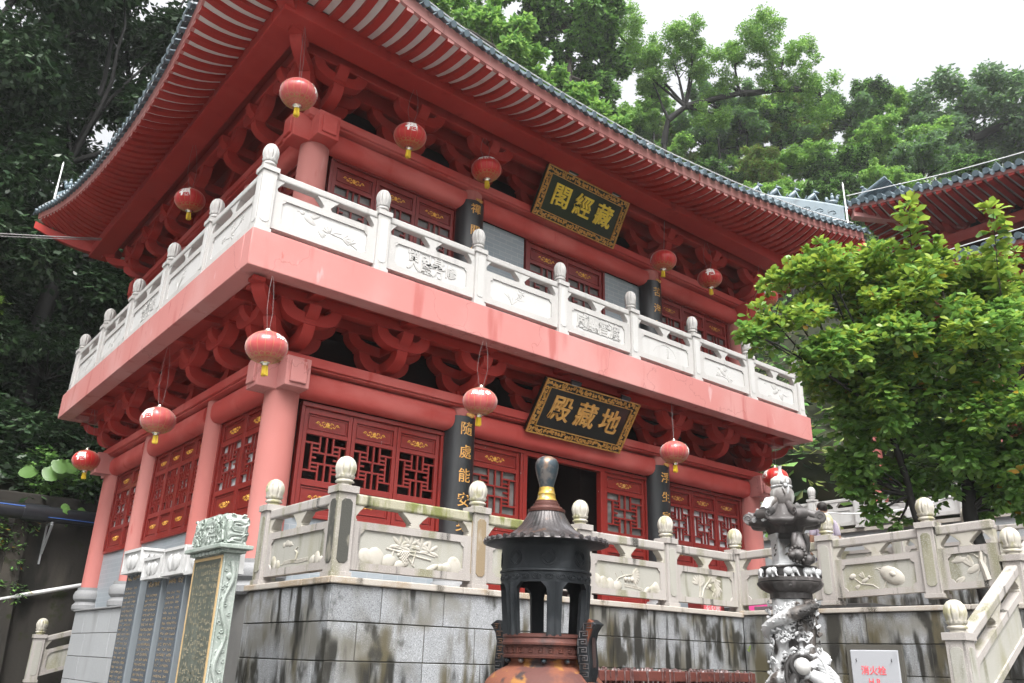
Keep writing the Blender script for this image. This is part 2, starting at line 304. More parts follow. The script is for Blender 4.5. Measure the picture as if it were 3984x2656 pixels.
# ------------------------------------------------------------------ brick/tile wall materials with real courses
def brickmat(name, c1, c2, mortar, bw, bh, ms, rough=.45):
    m = bpy.data.materials.new(name); m.use_nodes = True; t = m.node_tree; N = t.nodes.new; L = t.links.new
    b = t.nodes['Principled BSDF']; g = N('ShaderNodeNewGeometry'); sp = N('ShaderNodeSeparateXYZ'); L(g.outputs['Position'], sp.inputs[0])
    a = N('ShaderNodeMath'); L(sp.outputs[0], a.inputs[0]); L(sp.outputs[1], a.inputs[1])
    cb = N('ShaderNodeCombineXYZ'); L(a.outputs[0], cb.inputs[0]); L(sp.outputs[2], cb.inputs[1])
    k = N('ShaderNodeTexBrick'); L(cb.outputs[0], k.inputs['Vector']); k.inputs['Scale'].default_value = 1
    k.inputs['Color1'].default_value = (*c1, 1); k.inputs['Color2'].default_value = (*c2, 1); k.inputs['Mortar'].default_value = (*mortar, 1)
    k.inputs['Mortar Size'].default_value = ms; k.inputs['Brick Width'].default_value = bw; k.inputs['Row Height'].default_value = bh
    L(k.outputs['Color'], b.inputs['Base Color']); b.inputs['Roughness'].default_value = rough; MATS[name] = m
brickmat('tile_wall', (.25, .285, .31), (.28, .31, .335), (.38, .395, .41), .24, .085, .003)
brickmat('brick_wall', (.25, .30, .325), (.29, .335, .36), (.40, .43, .445), .27, .085, .0035, .6)

hall = thing('temple_pavilion', 'two storey red temple pavilion with white balcony and upswept tiled eaves', 'temple')
FX = [0, 2.895, 7.438, 10.333]; LY = [2.30, 5.38, 7.78]; DEP = 7.78
Z1 = 4.277
# ---- columns
def column(x, y, z0, z1, r):
    mb = MB(); mb.lathe([(r, z0), (r, z0+.3), (r*.985, (z0+z1)/2), (r*.96, z1)], 28, (x, y, 0)); return mpart('column', mb, 'column_paint', hall)
for i, x in enumerate(FX): column(x, 0, .42, 3.06, .235 if i in (0, 3) else .225)
for y in LY: column(0, y, .42, 3.06, .195 if y < 7 else .215)
column(FX[3], DEP, .42, 3.06, .22)
for i, x in enumerate(FX): column(x, 0, Z1, 6.98, .225)
for y in LY: column(0, y, Z1, 6.98, .19 if y < 7 else .21)
mb = MB(); mb.lathe([(.31, 0), (.335, .03), (.335, .10), (.30, .13), (.285, .16), (.335, .21), (.345, .28), (.32, .345), (.285, .37), (.285, .42)], 28)
drum = mb.mesh('column_base', ['drum_stone'])
for x in FX: part('column_base', drum, hall, (x, 0, 0.02))
for y in LY: part('column_base', drum, hall, (0, y, 0.02), sc=(.92, .92, 1))
# ---- beams, cross heads and top plates
def beam_front(x0, x1, z0, z1, y, axis='x'):
    """rounded architrave between two columns"""
    mb = MB(); h = z1-z0; prof = []
    for k in range(13):
        a = -PI/2+PI*k/12; prof.append((math.copysign(abs(math.cos(a))**.8, 1)*.17, z0+h/2+h/2*math.copysign(abs(math.sin(a))**.75, math.sin(a))))
    prof = [(0, z0)]+prof+[(0, z1)]
    if axis == 'x': mb.prism(prof, lambda a, b, t: (t, y-a, b), x0, x1)
    else: mb.prism(prof, lambda a, b, t: (y-a, t, b), x0, x1)
    mpart('architrave', mb, 'beam_paint', hall, smooth=50)
for zb in (2.60, 6.45):
    zt = zb+.37
    for a, b in zip(FX[:-1], FX[1:]): beam_front(a+.18, b-.18, zb, zt, -.02)
    for a, b in zip([0]+LY[:-1], LY): beam_front(a+.15, b-.15, zb, zt, -.02, 'y')
    mb = MB(); zp = zt+.03
    mb.bx(-.27, 10.6, -.27, .25, zp, zp+.135); mb.bx(-.27, .25, .252, 8.05, zp, zp+.135)
    mb.bx(-.23, 10.56, -.23, .25, zt+.002, zp); mb.bx(-.23, .25, .252, 8.0, zt+.002, zp)
    mpart('top_plate', mb, 'beam_paint', hall, bevel=.012)
    for (x, y, dirs) in ((0, 0, ((-1, 0), (0, -1))), (FX[3], 0, ((1, 0), (0, -1))), (0, DEP, ((-1, 0), (0, 1)))):
        mb = MB(); h0, h1 = zb+.01, zt+.055
        for dx, dy in dirs:
            if dx: mb.bx(x+min(0, dx*.44), x+max(0, dx*.44), y-.17, y+.17, h0, h1)
            else: mb.bx(x-.172, x+.172, y+min(0, dy*.44), y+max(0, dy*.44), h0+.002, h1-.002)
            if dx: mb.bx(x+min(dx*.43, dx*.475), x+max(dx*.43, dx*.475), y-.115, y+.115, h0+.055, h1-.055)
            else: mb.bx(x-.115, x+.115, y+min(dy*.43, dy*.475), y+max(dy*.43, dy*.475), h0+.055, h1-.055)
        mpart('beam_head', mb, 'faded_paint' if zb < 4 else 'beam_paint', hall, bevel=.012)
# ---- bracket sets
def boat(w, h, t=.12, hole=True, n=14):
    pts = []
    for k in range(n+1):
        a = PI+PI*k/n; pts.append((math.copysign(abs(math.cos(a))**.62, math.cos(a))*w/2, h+math.sin(a)*h*1.0))
    pts.append((w/2-.17, h))
    if hole:
        for k in range(1, 8):
            a = -PI*k/8; pts.append((math.cos(a)*(w/2-.17)*(1.05 if 1 < k < 7 else 1), h+math.sin(a)*h*.40))
    pts.append((-w/2+.17, h))
    return pts
def arm_x(mb, w, z, h, y, t=.13): mb.prism(boat(w, h), lambda a, b, k: (a, y+k, z+b), -t/2, t/2)
def arm_y(mb, w, z, h, yc, t=.13, ang=0):
    c, s = math.cos(ang), math.sin(ang)
    def fn(a, b, k):
        x, y = k, a+yc; return (x*c-y*s, x*s+y*c, z+b)
    mb.prism(boat(w, h), fn, -t/2, t/2)
def blk(mb, x, y, z, s=.17, h=.055):
    mb.bx(x-s/2*.8, x+s/2*.8, y-s/2*.8, y+s/2*.8, z, z+h*.5); mb.bx(x-s/2, x+s/2, y-s/2, y+s/2, z+h*.5, z+h)
def bracket_mesh(corner=False):
    mb = MB(); mb.bx(-.12, .12, -.12, .12, 0, .04); mb.bx(-.15, .15, -.15, .15, .04, .10)
    arm_x(mb, .84, .05, .255, -.02, .17); arm_y(mb, .92, .052, .253, -.14, .17)
    for x in (-.345, .345): blk(mb, x, -.02, .303, .19)
    blk(mb, 0, -.53, .305, .19)
    arm_x(mb, .88, .30, .248, -.53, .17); arm_x(mb, 1.24, .302, .246, -.02, .17); arm_y(mb, 1.18, .304, .244, -.14, .17)
    for x in (-.36, .36): blk(mb, x, -.53, .545, .20, .05)
    for x in (-.54, .54): blk(mb, x, -.02, .545, .20, .05)
    if corner:
        arm_y(mb, 1.1, .054, .25, -.2, .17, PI/4*-1); arm_y(mb, 1.7, .306, .242, -.38, .17, -PI/4)
        arm_y(mb, .92, .056, .249, -.14, .165, -PI/2); arm_y(mb, 1.18, .308, .24, -.14, .165, -PI/2)
        mb2 = MB()
        c = -.53
        mb.prism(boat(.88, .248), lambda a, b, k: (c+k, a, .298+b), -.084, .084)
        mb.bx(-.98, -.82, -.98, -.82, .54, .59)
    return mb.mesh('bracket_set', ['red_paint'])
bk = bracket_mesh(); bkc = bracket_mesh(True)
mb = MB(); mb.bx(-.12, .12, -.12, .12, 0, .04); mb.bx(-.15, .15, -.15, .15, .04, .10); arm_x(mb, .92, .07, .23, -.02); arm_y(mb, .46, .072, .23, 0)
for x in (-.39, .39): blk(mb, x, -.02, .295)
arm_x(mb, 1.36, .327, .215, -.02); arm_y(mb, .5, .33, .212, 0)
for x in (-.6, .6): blk(mb, x, -.02, .54, h=.05)
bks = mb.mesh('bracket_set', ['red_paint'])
FU = [1.45, 2.895, 4.41, 5.92, 7.438, 8.89]; LU = [1.15, 2.30, 3.84, 5.38, 6.58]
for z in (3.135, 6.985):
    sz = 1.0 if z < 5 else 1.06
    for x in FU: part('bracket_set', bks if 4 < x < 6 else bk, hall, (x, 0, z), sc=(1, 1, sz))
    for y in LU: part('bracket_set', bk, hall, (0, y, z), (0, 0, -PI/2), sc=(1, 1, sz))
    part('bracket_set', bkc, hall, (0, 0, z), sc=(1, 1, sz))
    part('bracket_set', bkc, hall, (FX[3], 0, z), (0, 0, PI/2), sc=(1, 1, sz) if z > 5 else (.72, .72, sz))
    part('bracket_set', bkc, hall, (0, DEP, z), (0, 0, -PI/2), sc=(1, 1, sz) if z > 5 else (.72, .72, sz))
# ---- balcony slab
SX0, SX1, SY0, SY1 = -1.13, 11.12, -1.13, 8.62
mb = MB(); zb, ze = 3.765, 3.87
mb.bx(SX0, SX1, SY0, SY0+.26, zb, Z1); mb.bx(SX0, SX0+.26, SY0+.26, SY1, zb, Z1)
mb.bx(SX1-.26, SX1, SY0+.26, SY1, zb, Z1); mb.bx(SX0+.26, SX1-.26, SY1-.26, SY1, zb, Z1)
mpart('balcony_fascia', mb, 'faded_paint', hall, bevel=.012)
mb = MB()
mb.bx(SX0+.26, SX1-.26, SY0+.26, SY1-.26, ze, Z1-.004)
for y0, y1 in ((-.60, -.46), (-.10, .06)):
    mb.bx(SX0+.26, SX1-.26, y0, y1, 3.725, ze-.002); mb.bx(y0, y1, .062, SY1-.26, 3.727, ze-.003)
for x in [0]+FU+[FX[3]]:
    mb.bx(x-.085, x+.085, SY0+.26, -.60, 3.775, ze-.004); mb.bx(x-.085, x+.085, -.46, -.10, 3.775, ze-.004)
for y in [0]+LU+[DEP]:
    mb.bx(SX0+.26, -.60, y-.085, y+.085, 3.775, ze-.004); mb.bx(-.46, -.10, y-.085, y+.085, 3.775, ze-.004)
mb.bx(SX0+.26, -.60, SY0+.26, -.60, 3.79, ze-.005)
mpart('balcony_soffit', mb, 'red_paint', hall, bevel=.008)
# ---- walls, wainscots and dark cores
for a in ((.20, 2.70, .02, .14, .02, 1.05), (7.62, 10.15, .02, .14, .02, 1.05), (.02, .14, .20, DEP-.15, .02, 1.07)): mb = MB(); mb.bx(*a); mpart('tiled_wainscot', mb, 'tile_wall', hall)
for a in ((3.12, 4.16), (6.19, 7.22)): mb = MB(); mb.bx(*a, .03, .14, Z1, 6.46); mpart('brick_infill', mb, 'brick_wall', hall)
mb = MB()
mb.bx(FX[3]-.06, FX[3]+.06, .2, DEP, .02, 7.6); mb.bx(.2, FX[3], DEP-.06, DEP+.06, .02, 7.6)
mpart('rear_wall', mb, 'beam_paint', hall)
mb = MB()  # solid near-black cores stand in for the shade of the rooms
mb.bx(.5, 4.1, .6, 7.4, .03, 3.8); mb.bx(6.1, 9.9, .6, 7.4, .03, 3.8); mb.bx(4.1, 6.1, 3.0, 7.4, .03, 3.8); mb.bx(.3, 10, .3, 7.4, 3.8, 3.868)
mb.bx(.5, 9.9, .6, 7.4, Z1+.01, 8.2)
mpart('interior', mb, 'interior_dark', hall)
# ---- door leaves
LAT = [('v', .36, 0, .38), ('v', .52, 0, .38), ('v', .68, 0, .38), ('h', .18, 0, .36), ('h', .18, .68, 1), ('v', .17, .18, .80), ('v', .85, .18, .80),
       ('h', .38, .17, .85), ('h', .62, .17, .85), ('v', .51, .38, .62), ('h', .29, .17, .36), ('h', .29, .68, .85), ('h', .71, .17, .36), ('h', .71, .68, .85),
       ('v', .36, .62, 1), ('v', .52, .62, 1), ('v', .68, .62, 1), ('h', .80, 0, .36), ('h', .80, .68, 1), ('h', .5, .17, .3), ('h', .5, .72, .85)]
mb = MB()   # gilt scroll ornament, local: x along, -y outward, z up, about .34 x .11
for sgn in (-1, 1):
    for (cx, cz, r, a0, a1) in ((.055, .012, .026, 0, 4.6), (.10, -.008, .022, PI, PI+4.6), (.135, .012, .017, 0, 4.4), (.05, -.022, .02, 3, 7)):
        pts = [(sgn*(cx+r*(1-.07*k)*math.cos(a0+(a1-a0)*k/9)), 0, cz+r*(1-.07*k)*math.sin(a0+(a1-a0)*k/9)) for k in range(10)]
        mb.tube(pts, [.0075-.0004*k for k in range(10)], 5)
    mb.tube([(sgn*.14, 0, 0), (sgn*.158, 0, .008), (sgn*.175, 0, 0)], [.007, .006, .002], 5)
for a in range(6): mb.ell((.018*math.cos(a*PI/3), -.003, .024*math.sin(a*PI/3)), (.012, .008, .014), 8, 5)
mb.ell((0, -.006, 0), (.014, .01, .016), 8, 5)
GILT = mb.mesh('gilt_ornament', ['gilt']); GILT_OLD = mb.mesh('gilt_ornament', ['gilt_old'])
def door_leaf(T, rot, u0, u1, z0, z1, panels, lat, dm='door_lacquer', gm=None, backing=None, w0=-.06):
    """T maps (u, outward, z) to the world; panels: (za, zb, ornament); lat: (za, zb); backing: None, or (material, [cells open])"""
    mb = MB(); mb.T = T; st = .062; t0, t1 = w0, w0+.05
    mb.bx(u0+.004, u0+st, t0, t1, z0, z1); mb.bx(u1-st, u1-.004, t0, t1, z0, z1)
    edges = sorted([z for p in panels for z in p[:2]]+list(lat)); ed = [z0]+edges+[z1]
    for a, b in zip(ed[0::2], ed[1::2]): mb.bx(u0+st, u1-st, t0, t1-.002, a, b)
    for (a, b, orn) in panels:
        mb.bx(u0+st, u1-st, t0, t0+.022, a, b)
        x0, x1, c = u0+st+.018, u1-st-.018, .014
        for (p, q, r, s) in ((x0, x1, a+.018, a+.018+c), (x0, x1, b-.018-c, b-.018)): mb.bx(p, q, t0+.022, t0+.036, r, s)
        for (p, q) in ((x0, x0+c), (x1-c, x1)): mb.bx(p, q, t0+.022, t0+.036, a+.018+c, b-.018-c)
        if b-a > .15:
            for k in range(20):
                a0, a1 = 2*PI*k/20, 2*PI*(k+1)/20; cu, cz = (u0+u1)/2, (a+b)/2; ru, rz = (u1-u0)/2-st-.075, min((b-a)/2-.05, .075)
                if orn: mb.add([(cu+ru*math.cos(q)*f, t0+.03, cz+rz*math.sin(q)*f) for q, f in ((a0, 1), (a1, 1), (a1, .93), (a0, .93))], [(0, 1, 2, 3)])
    leaf = mpart('door_leaf', mb, dm, hall, smooth=0, bevel=.004)
    lb = MB(); lb.T = T; W = u1-u0-2*st; H = lat[1]-lat[0]; bw = .026
    for o, p, a, b in LAT:
        if o == 'v':
            x = u0+st+W*p; lb.bx(x-bw/2, x+bw/2, t0+.008, t0+.038, lat[1]-H*b-(.004 if b < 1 else 0), lat[1]-H*a+(.004 if a > 0 else 0))
        else:
            z = lat[1]-H*p; lb.bx(u0+st+W*a, u0+st+W*b, t0+.010, t0+.036, z-bw/2, z+bw/2)
    mpart('lattice', lb, dm, leaf, smooth=0)
    for (a, b, orn) in panels:
        if orn:
            c = T @ Vector(((u0+u1)/2, t0+.026, (a+b)/2)); s = min(1.15, (u1-u0)/.70)
            part('gilt_ornament', gm or GILT, leaf, c, rot, sc=(s, 1, s))
    if backing:
        bb = MB(); bb.T = T; bb.bx(u0+st, u1-st, t0-.012, t0-.006, lat[0], lat[1]); mpart('paper_backing', bb, backing, leaf, smooth=0)
    return leaf
LR = (0, 0, -PI/2)
SIDE = [(2.21, 2.44, 1), (1.16, 1.46, 1)]; SLAT = (1.545, 2.155)
def frame(T, u0, u1, z0, z1, dm, head=.06):
    mb = MB(); mb.T = T; mb.bx(u0, u1, -.08, .03, z1, z1+head); mb.bx(u0, u0+.05, -.08, .02, z0, z1-.001); mb.bx(u1-.05, u1, -.08, .02, z0, z1-.001)
    mb.bx(u0+.05, u1-.05, -.08, .022, z0-.05, z0); mpart('door_frame', mb, dm, hall, smooth=0, bevel=.006)
def leaves(T, rot, us, z0, z1, panels, lat, dm, gm=None, backing=None, **k):
    frame(T, us[0]-.06, us[-1]+.06, z0, z1, dm, head=k.pop('head', .06))
    for a, b in zip(us[:-1], us[1:]): door_leaf(T, rot, a, b, z0, z1, panels, lat, dm, gm, backing, **k)
lin = lambda a, b, n: [a+(b-a)*i/n for i in range(n+1)]
leaves(FRONT, (0, 0, 0), lin(.36, 2.58, 3), 1.09, 2.52, SIDE, SLAT, 'door_lacquer')
leaves(FRONT, (0, 0, 0), lin(7.74, 9.98, 3), 1.09, 2.52, SIDE, SLAT, 'door_dark', GILT_OLD, 'paper')
FULL = [(2.24, 2.45, 1), (1.22, 1.44, 1), (.20, 1.14, 0)]; FLAT = (1.50, 2.17)
leaves(FRONT, (0, 0, 0), [3.18, 4.16], .10, 2.52, FULL, FLAT, 'door_lacquer', None, 'window_grey')
leaves(FRONT, (0, 0, 0), [6.12, 7.14], .10, 2.52, FULL, FLAT, 'door_lacquer', GILT_OLD, 'window_grey')
mb = MB(); mb.bx(4.22, 6.06, -.03, .08, 2.50, 2.58); mb.bx(4.22, 4.30, -.032, .08, .05, 2.50); mb.bx(5.98, 6.06, -.032, .08, .05, 2.50); mb.bx(4.30, 5.98, -.03, .08, .05, .16)
mpart('door_frame', mb, 'door_lacquer', hall, smooth=0, bevel=.006)
for us in (lin(.32, 2.05, 2), lin(2.55, 5.14, 4), lin(5.62, 7.50, 2)):
    leaves(LEFT, LR, us, 1.11, 2.60, [(2.30, 2.54, 1), (1.18, 1.48, 1)], (1.56, 2.22), 'door_lacquer', None, 'paper')
UP = [(6.10, 6.33, 1), (4.95, 5.12, 1), (4.40, 4.90, 0)]; ULAT = (5.2, 6.03)
leaves(FRONT, (0, 0, 0), lin(.34, 2.60, 3), Z1+.06, 6.42, UP, ULAT, 'door_dark', None, 'window_grey')
leaves(FRONT, (0, 0, 0), lin(4.24, 6.11, 2), Z1+.06, 6.42, UP, ULAT, 'door_dark', None, 'window_grey')
leaves(FRONT, (0, 0, 0), lin(7.74, 9.98, 3), Z1+.06, 6.42, UP, ULAT, 'door_dark', GILT_OLD, 'window_grey')
for us in (lin(.32, 2.05, 2), lin(2.55, 5.14, 4), lin(5.62, 7.50, 2)):
    leaves(LEFT, LR, us, Z1+.06, 6.42, UP, ULAT, 'door_dark', None, 'window_grey')
# ---- upper eaves
XM, XH, YM, YH = 5.10, 7.35, 3.88, 6.15
FXZ = ([-2.3, -1.4, -.6, .45, 1.46, 3.2, 5.26, 7.78, 10.07, 11.3, 12.5], [8.52, 8.18, 7.90, 7.65, 7.52, 7.44, 7.45, 7.70, 8.02, 8.25, 8.50])
LYZ = ([-2.3, -1.4, -.5, .4, 1.5, 3.0, 4.6, 6.4, 8.2, 9.3, 10.1], [8.52, 8.18, 7.85, 7.60, 7.46, 7.44, 7.60, 7.86, 8.18, 8.42, 8.62])
def sm(x, t):
    return sum(interp(x+d, *t)*wt for d, wt in ((-.6, .15), (-.3, .22), (0, .26), (.3, .22), (.6, .15)))
def ovf(x): return 2.12+.12*abs((x-XM)/XH)**3
def ovl(y): return 1.93+.30*abs((y-YM)/YH)**3
PI_ = 1.2
def eave_front(x, t):      # t 0 at the purlin, 1 at the eave
    yo = ovf(x); zo = sm(x, FXZ); yi = PI_ if -PI_ < x < 10.333+PI_ else max(PI_, (-x if x < 0 else x-10.333))
    yi = min(yi, yo-.02); zi = 7.70+.22*(zo-7.44)+(.55*(yi-PI_))
    return (x, -(yi+(yo-yi)*t), zi+(zo-zi)*t-.07*4*t*(1-t)*(yo-yi))
def eave_left(y, t):
    xo = ovl(y); zo = sm(y, LYZ); xi = PI_ if -PI_ < y < DEP+PI_ else max(PI_, (-y if y < 0 else y-DEP))
    xi = min(xi, xo-.02); zi = 7.70+.22*(zo-7.44)+(.55*(xi-PI_))
    return (-(xi+(xo-xi)*t), y, zi+(zo-zi)*t-.07*4*t*(1-t)*(xo-xi))
def eave_rear(x, t):
    zo = interp(x, [-2.3, -1.2, 0, 1.5, 4], [8.6, 8.25, 7.9, 7.65, 7.5]); yi = PI_ if x > -PI_ else -x; yo = 2.15; yi = min(yi, yo-.02); zi = 7.70+.22*(zo-7.44)+.55*(yi-PI_)
    return (x, DEP+yi+(yo-yi)*t, zi+(zo-zi)*t-.07*4*t*(1-t)*(yo-yi))
def eave_right(y, t):
    zo = interp(y, [-2.3, -1.2, 0, 1.5, 4], [8.5, 8.2, 7.9, 7.65, 7.5]); xi = PI_ if y > -PI_ else -y; xo = 2.15; xi = min(xi, xo-.02); zi = 7.70+.22*(zo-7.44)+.55*(xi-PI_)
    return (10.333+xi+(xo-xi)*t, y, zi+(zo-zi)*t-.07*4*t*(1-t)*(xo-xi))
SP = .236; RW = .058; RD = .075; NT = 5
xs = [-2.15+SP*i for i in range(62)]; xs = [x for x in xs if x < 12.25]
ys = [-2.05+SP*i for i in range(60)]; ys = [y for y in ys if y < 9.95]
sof = MB()
def strip(fn, a, b, z):
    A = [fn(a, k/NT) for k in range(NT+1)]; B = [fn(b, k/NT) for k in range(NT+1)]
    vs = [(p[0], p[1], p[2]+z) for p in A]+[(p[0], p[1], p[2]+z) for p in B]
    sof.add(vs, [(k, k+1, NT+2+k, NT+1+k) for k in range(NT)])
def rafter(fn, c, along_x):
    mb = MB(); vs = []
    for k in range(NT+1):
        p = fn(c, -.08 if k == 0 else k/NT)
        for s, dz in ((-RW, 0), (RW, 0), (RW, RD), (-RW, RD)):
            vs.append((p[0]+(s if along_x else 0), p[1]+(0 if along_x else s), p[2]+dz))
    fs = [(4*k+i, 4*k+(i+1) % 4, 4*k+4+(i+1) % 4, 4*k+4+i) for k in range(NT) for i in range(4)]
    mb.add(vs, fs); mb.add([], []); mb.f += [(4*NT, 4*NT+1, 4*NT+2, 4*NT+3), (3, 2, 1, 0)]; mb.m += [1, 0]
    return mb
many = MB(); cnt = 0
cand = [(abs(x-1.5), 0, x) for x in xs]+[(abs(y-2)*.9, 1, y) for y in ys]
for d, k, c in sorted(cand):
    r = rafter(eave_left if k else eave_front, c, not k)
    if cnt < 92: mpart('rafter', r, ['red_paint', 'faded_paint'], hall, smooth=0)
    else:
        n = len(many.v); many.v += r.v; many.f += [tuple(n+i for i in f) for f in r.f]; many.m += r.m
    cnt += 1
for k in range(22):
    for fn, c, ax in ((eave_rear, -2.0+SP*k, True), (eave_right, -2.0+SP*k, False)):
        r = rafter(fn, c, ax); n = len(many.v); many.v += r.v; many.f += [tuple(n+i for i in f) for f in r.f]; many.m += r.m; strip(fn, c-SP/2, c+SP/2, RD-.012)
if many.v:
    o = mpart('rafters', many, ['red_paint', 'faded_paint'], hall, smooth=0); o['kind'] = 'stuff'
g = [-2.3+i*.3 for i in range(50)]
for a, b in zip(g[:-1], g[1:]):
    if b < 12.4: strip(eave_front, a, b, RD-.012)
    if b < 10.15: strip(eave_left, a, b, RD-.012)
mpart('eave_soffit', sof, 'soffit_white', hall, smooth=60)
# purlin band and inner purlins
mb = MB()
mb.bx(-PI_, 10.333+PI_, -PI_, -.80, 7.60, 7.86); mb.bx(-PI_, -.80, -.798, DEP+PI_, 7.602, 7.86)
mb.bx(-.64, 10.97, -.62, -.46, 7.585, 7.80); mb.bx(-.64, -.46, -.458, 8.4, 7.587, 7.80)
mb.bx(-.1, 10.5, -.10, .08, 7.585, 7.85); mb.bx(-.1, .08, .082, 7.9, 7.587, 7.85)
mb.bx(FX[3]+.8, FX[3]+PI_, -.798, DEP+PI_, 7.602, 7.86)
mb.bx(-.8, 11.1, -.8, 8.6, 7.862, 7.95)
mpart('purlin', mb, 'red_paint', hall, bevel=.012)
# fascia under the tiles, tile rows, drip tiles
fb = MB(); tb = MB()
def fascia(fn, a, b, out):
    p, q = fn(a, 1), fn(b, 1); ox, oy = out
    fb.hexa([(p[0]-ox*.05, p[1]-oy*.05, p[2]+RD-.02), (q[0]-ox*.05, q[1]-oy*.05, q[2]+RD-.02), (q[0]+ox*.012, q[1]+oy*.012, q[2]+RD-.02), (p[0]+ox*.012, p[1]+oy*.012, p[2]+RD-.02),
             (p[0]-ox*.05, p[1]-oy*.05, p[2]+RD+.15), (q[0]-ox*.05, q[1]-oy*.05, q[2]+RD+.15), (q[0]+ox*.03, q[1]+oy*.03, q[2]+RD+.15), (p[0]+ox*.03, p[1]+oy*.03, p[2]+RD+.15)])
for a, b in zip(g[:-1], g[1:]):
    if b < 12.4: fascia(eave_front, a, min(b, 12.25), (0, -1))
    if b < 10.2: fascia(eave_left, a, min(b, 10.0), (-1, 0))
mpart('eave_fascia', fb, 'faded_paint', hall, smooth=60)
def roofz(ze, d): return ze+RD+.165+.36*d+.045*d*d+(7.45-ze)*smooth01(d/4.5)
def tilerow(fn, c, inward, dmax, side):
    p = fn(c, 1); ix, iy = inward; pts = []; n = max(3, int(dmax/.55)+2)
    for k in range(n):
        d = -.10+(dmax+.10)*k/(n-1); pts.append((p[0]+ix*d, p[1]+iy*d, roofz(p[2], max(d, -.1))+.028))
    tb.tube(pts, .043, 10)
    e = Vector(pts[0]); dr = (Vector(pts[0])-Vector(pts[1])).normalized()
    tb.tube([e, e+dr*.028], .051, 14, 1)
    # pan + drip tile between this row and the next
    sx, sy = side; h = SP/2
    q = [Vector(v) for v in pts]
    vs = []
    for v in q:
        vs += [tuple(v+Vector((sx*.05, sy*.05, -.03))), tuple(v+Vector((sx*h, sy*h, -.062))), tuple(v+Vector((sx*(SP-.05), sy*(SP-.05), -.03)))]
    tb.add(vs, [(3*k+i, 3*k+i+1, 3*k+4+i, 3*k+3+i) for k in range(n-1) for i in (0, 1)], 2)
    o = q[0]+dr*.015; L = [(-.07, .012), (.07, .012), (.06, -.02), (.03, -.035), (0, -.055), (-.03, -.035), (-.06, -.02)]
    cc = Vector((sx*h, sy*h, -.03)); dd = Vector((-ix, -iy, 0))
    vs = [tuple(o+cc+Vector((sx*a, sy*a, b))) for a, b in L]+[tuple(o+cc+dd*.022+Vector((sx*a, sy*a, b))) for a, b in L]
    m = len(L); tb.add(vs, [tuple(range(m))[::-1], tuple(range(m, 2*m))]+[(i, (i+1) % m, m+(i+1) % m, m+i) for i in range(m)], 1)
for x in [-2.2+SP*i for i in range(63)]:
    if x < 12.28: tilerow(eave_front, x, (0, 1), max(.35, min(6.0, x+2.25, 12.36-x)), (1, 0))
for y in [-2.1+SP*i for i in range(60)]:
    if y < 10.0: tilerow(eave_left, y, (1, 0), max(.35, min(7.2, y+2.25, 10.1-y)), (0, 1))
mpart('tile_roof', tb, ['tile_blue', 'tile_blue', 'tile_dark'], hall, smooth=50)
mb = MB()    # far slopes and main ridge
ZR = roofz(7.45, 6.0)
mb.add([(3.8, 3.9, ZR-.05), (6.5, 3.9, ZR-.05), (12.55, 10.1, 8.6), (-2.2, 10.1, 8.6), (12.55, -2.2, 8.6)], [(0, 1, 2, 3), (1, 4, 2)], 0)
mb.bx(3.6, 6.7, 3.75, 4.05, ZR-.1, ZR+.55, 1)
mpart('rear_roof', mb, ['tile_dark', 'tile_blue'], hall)
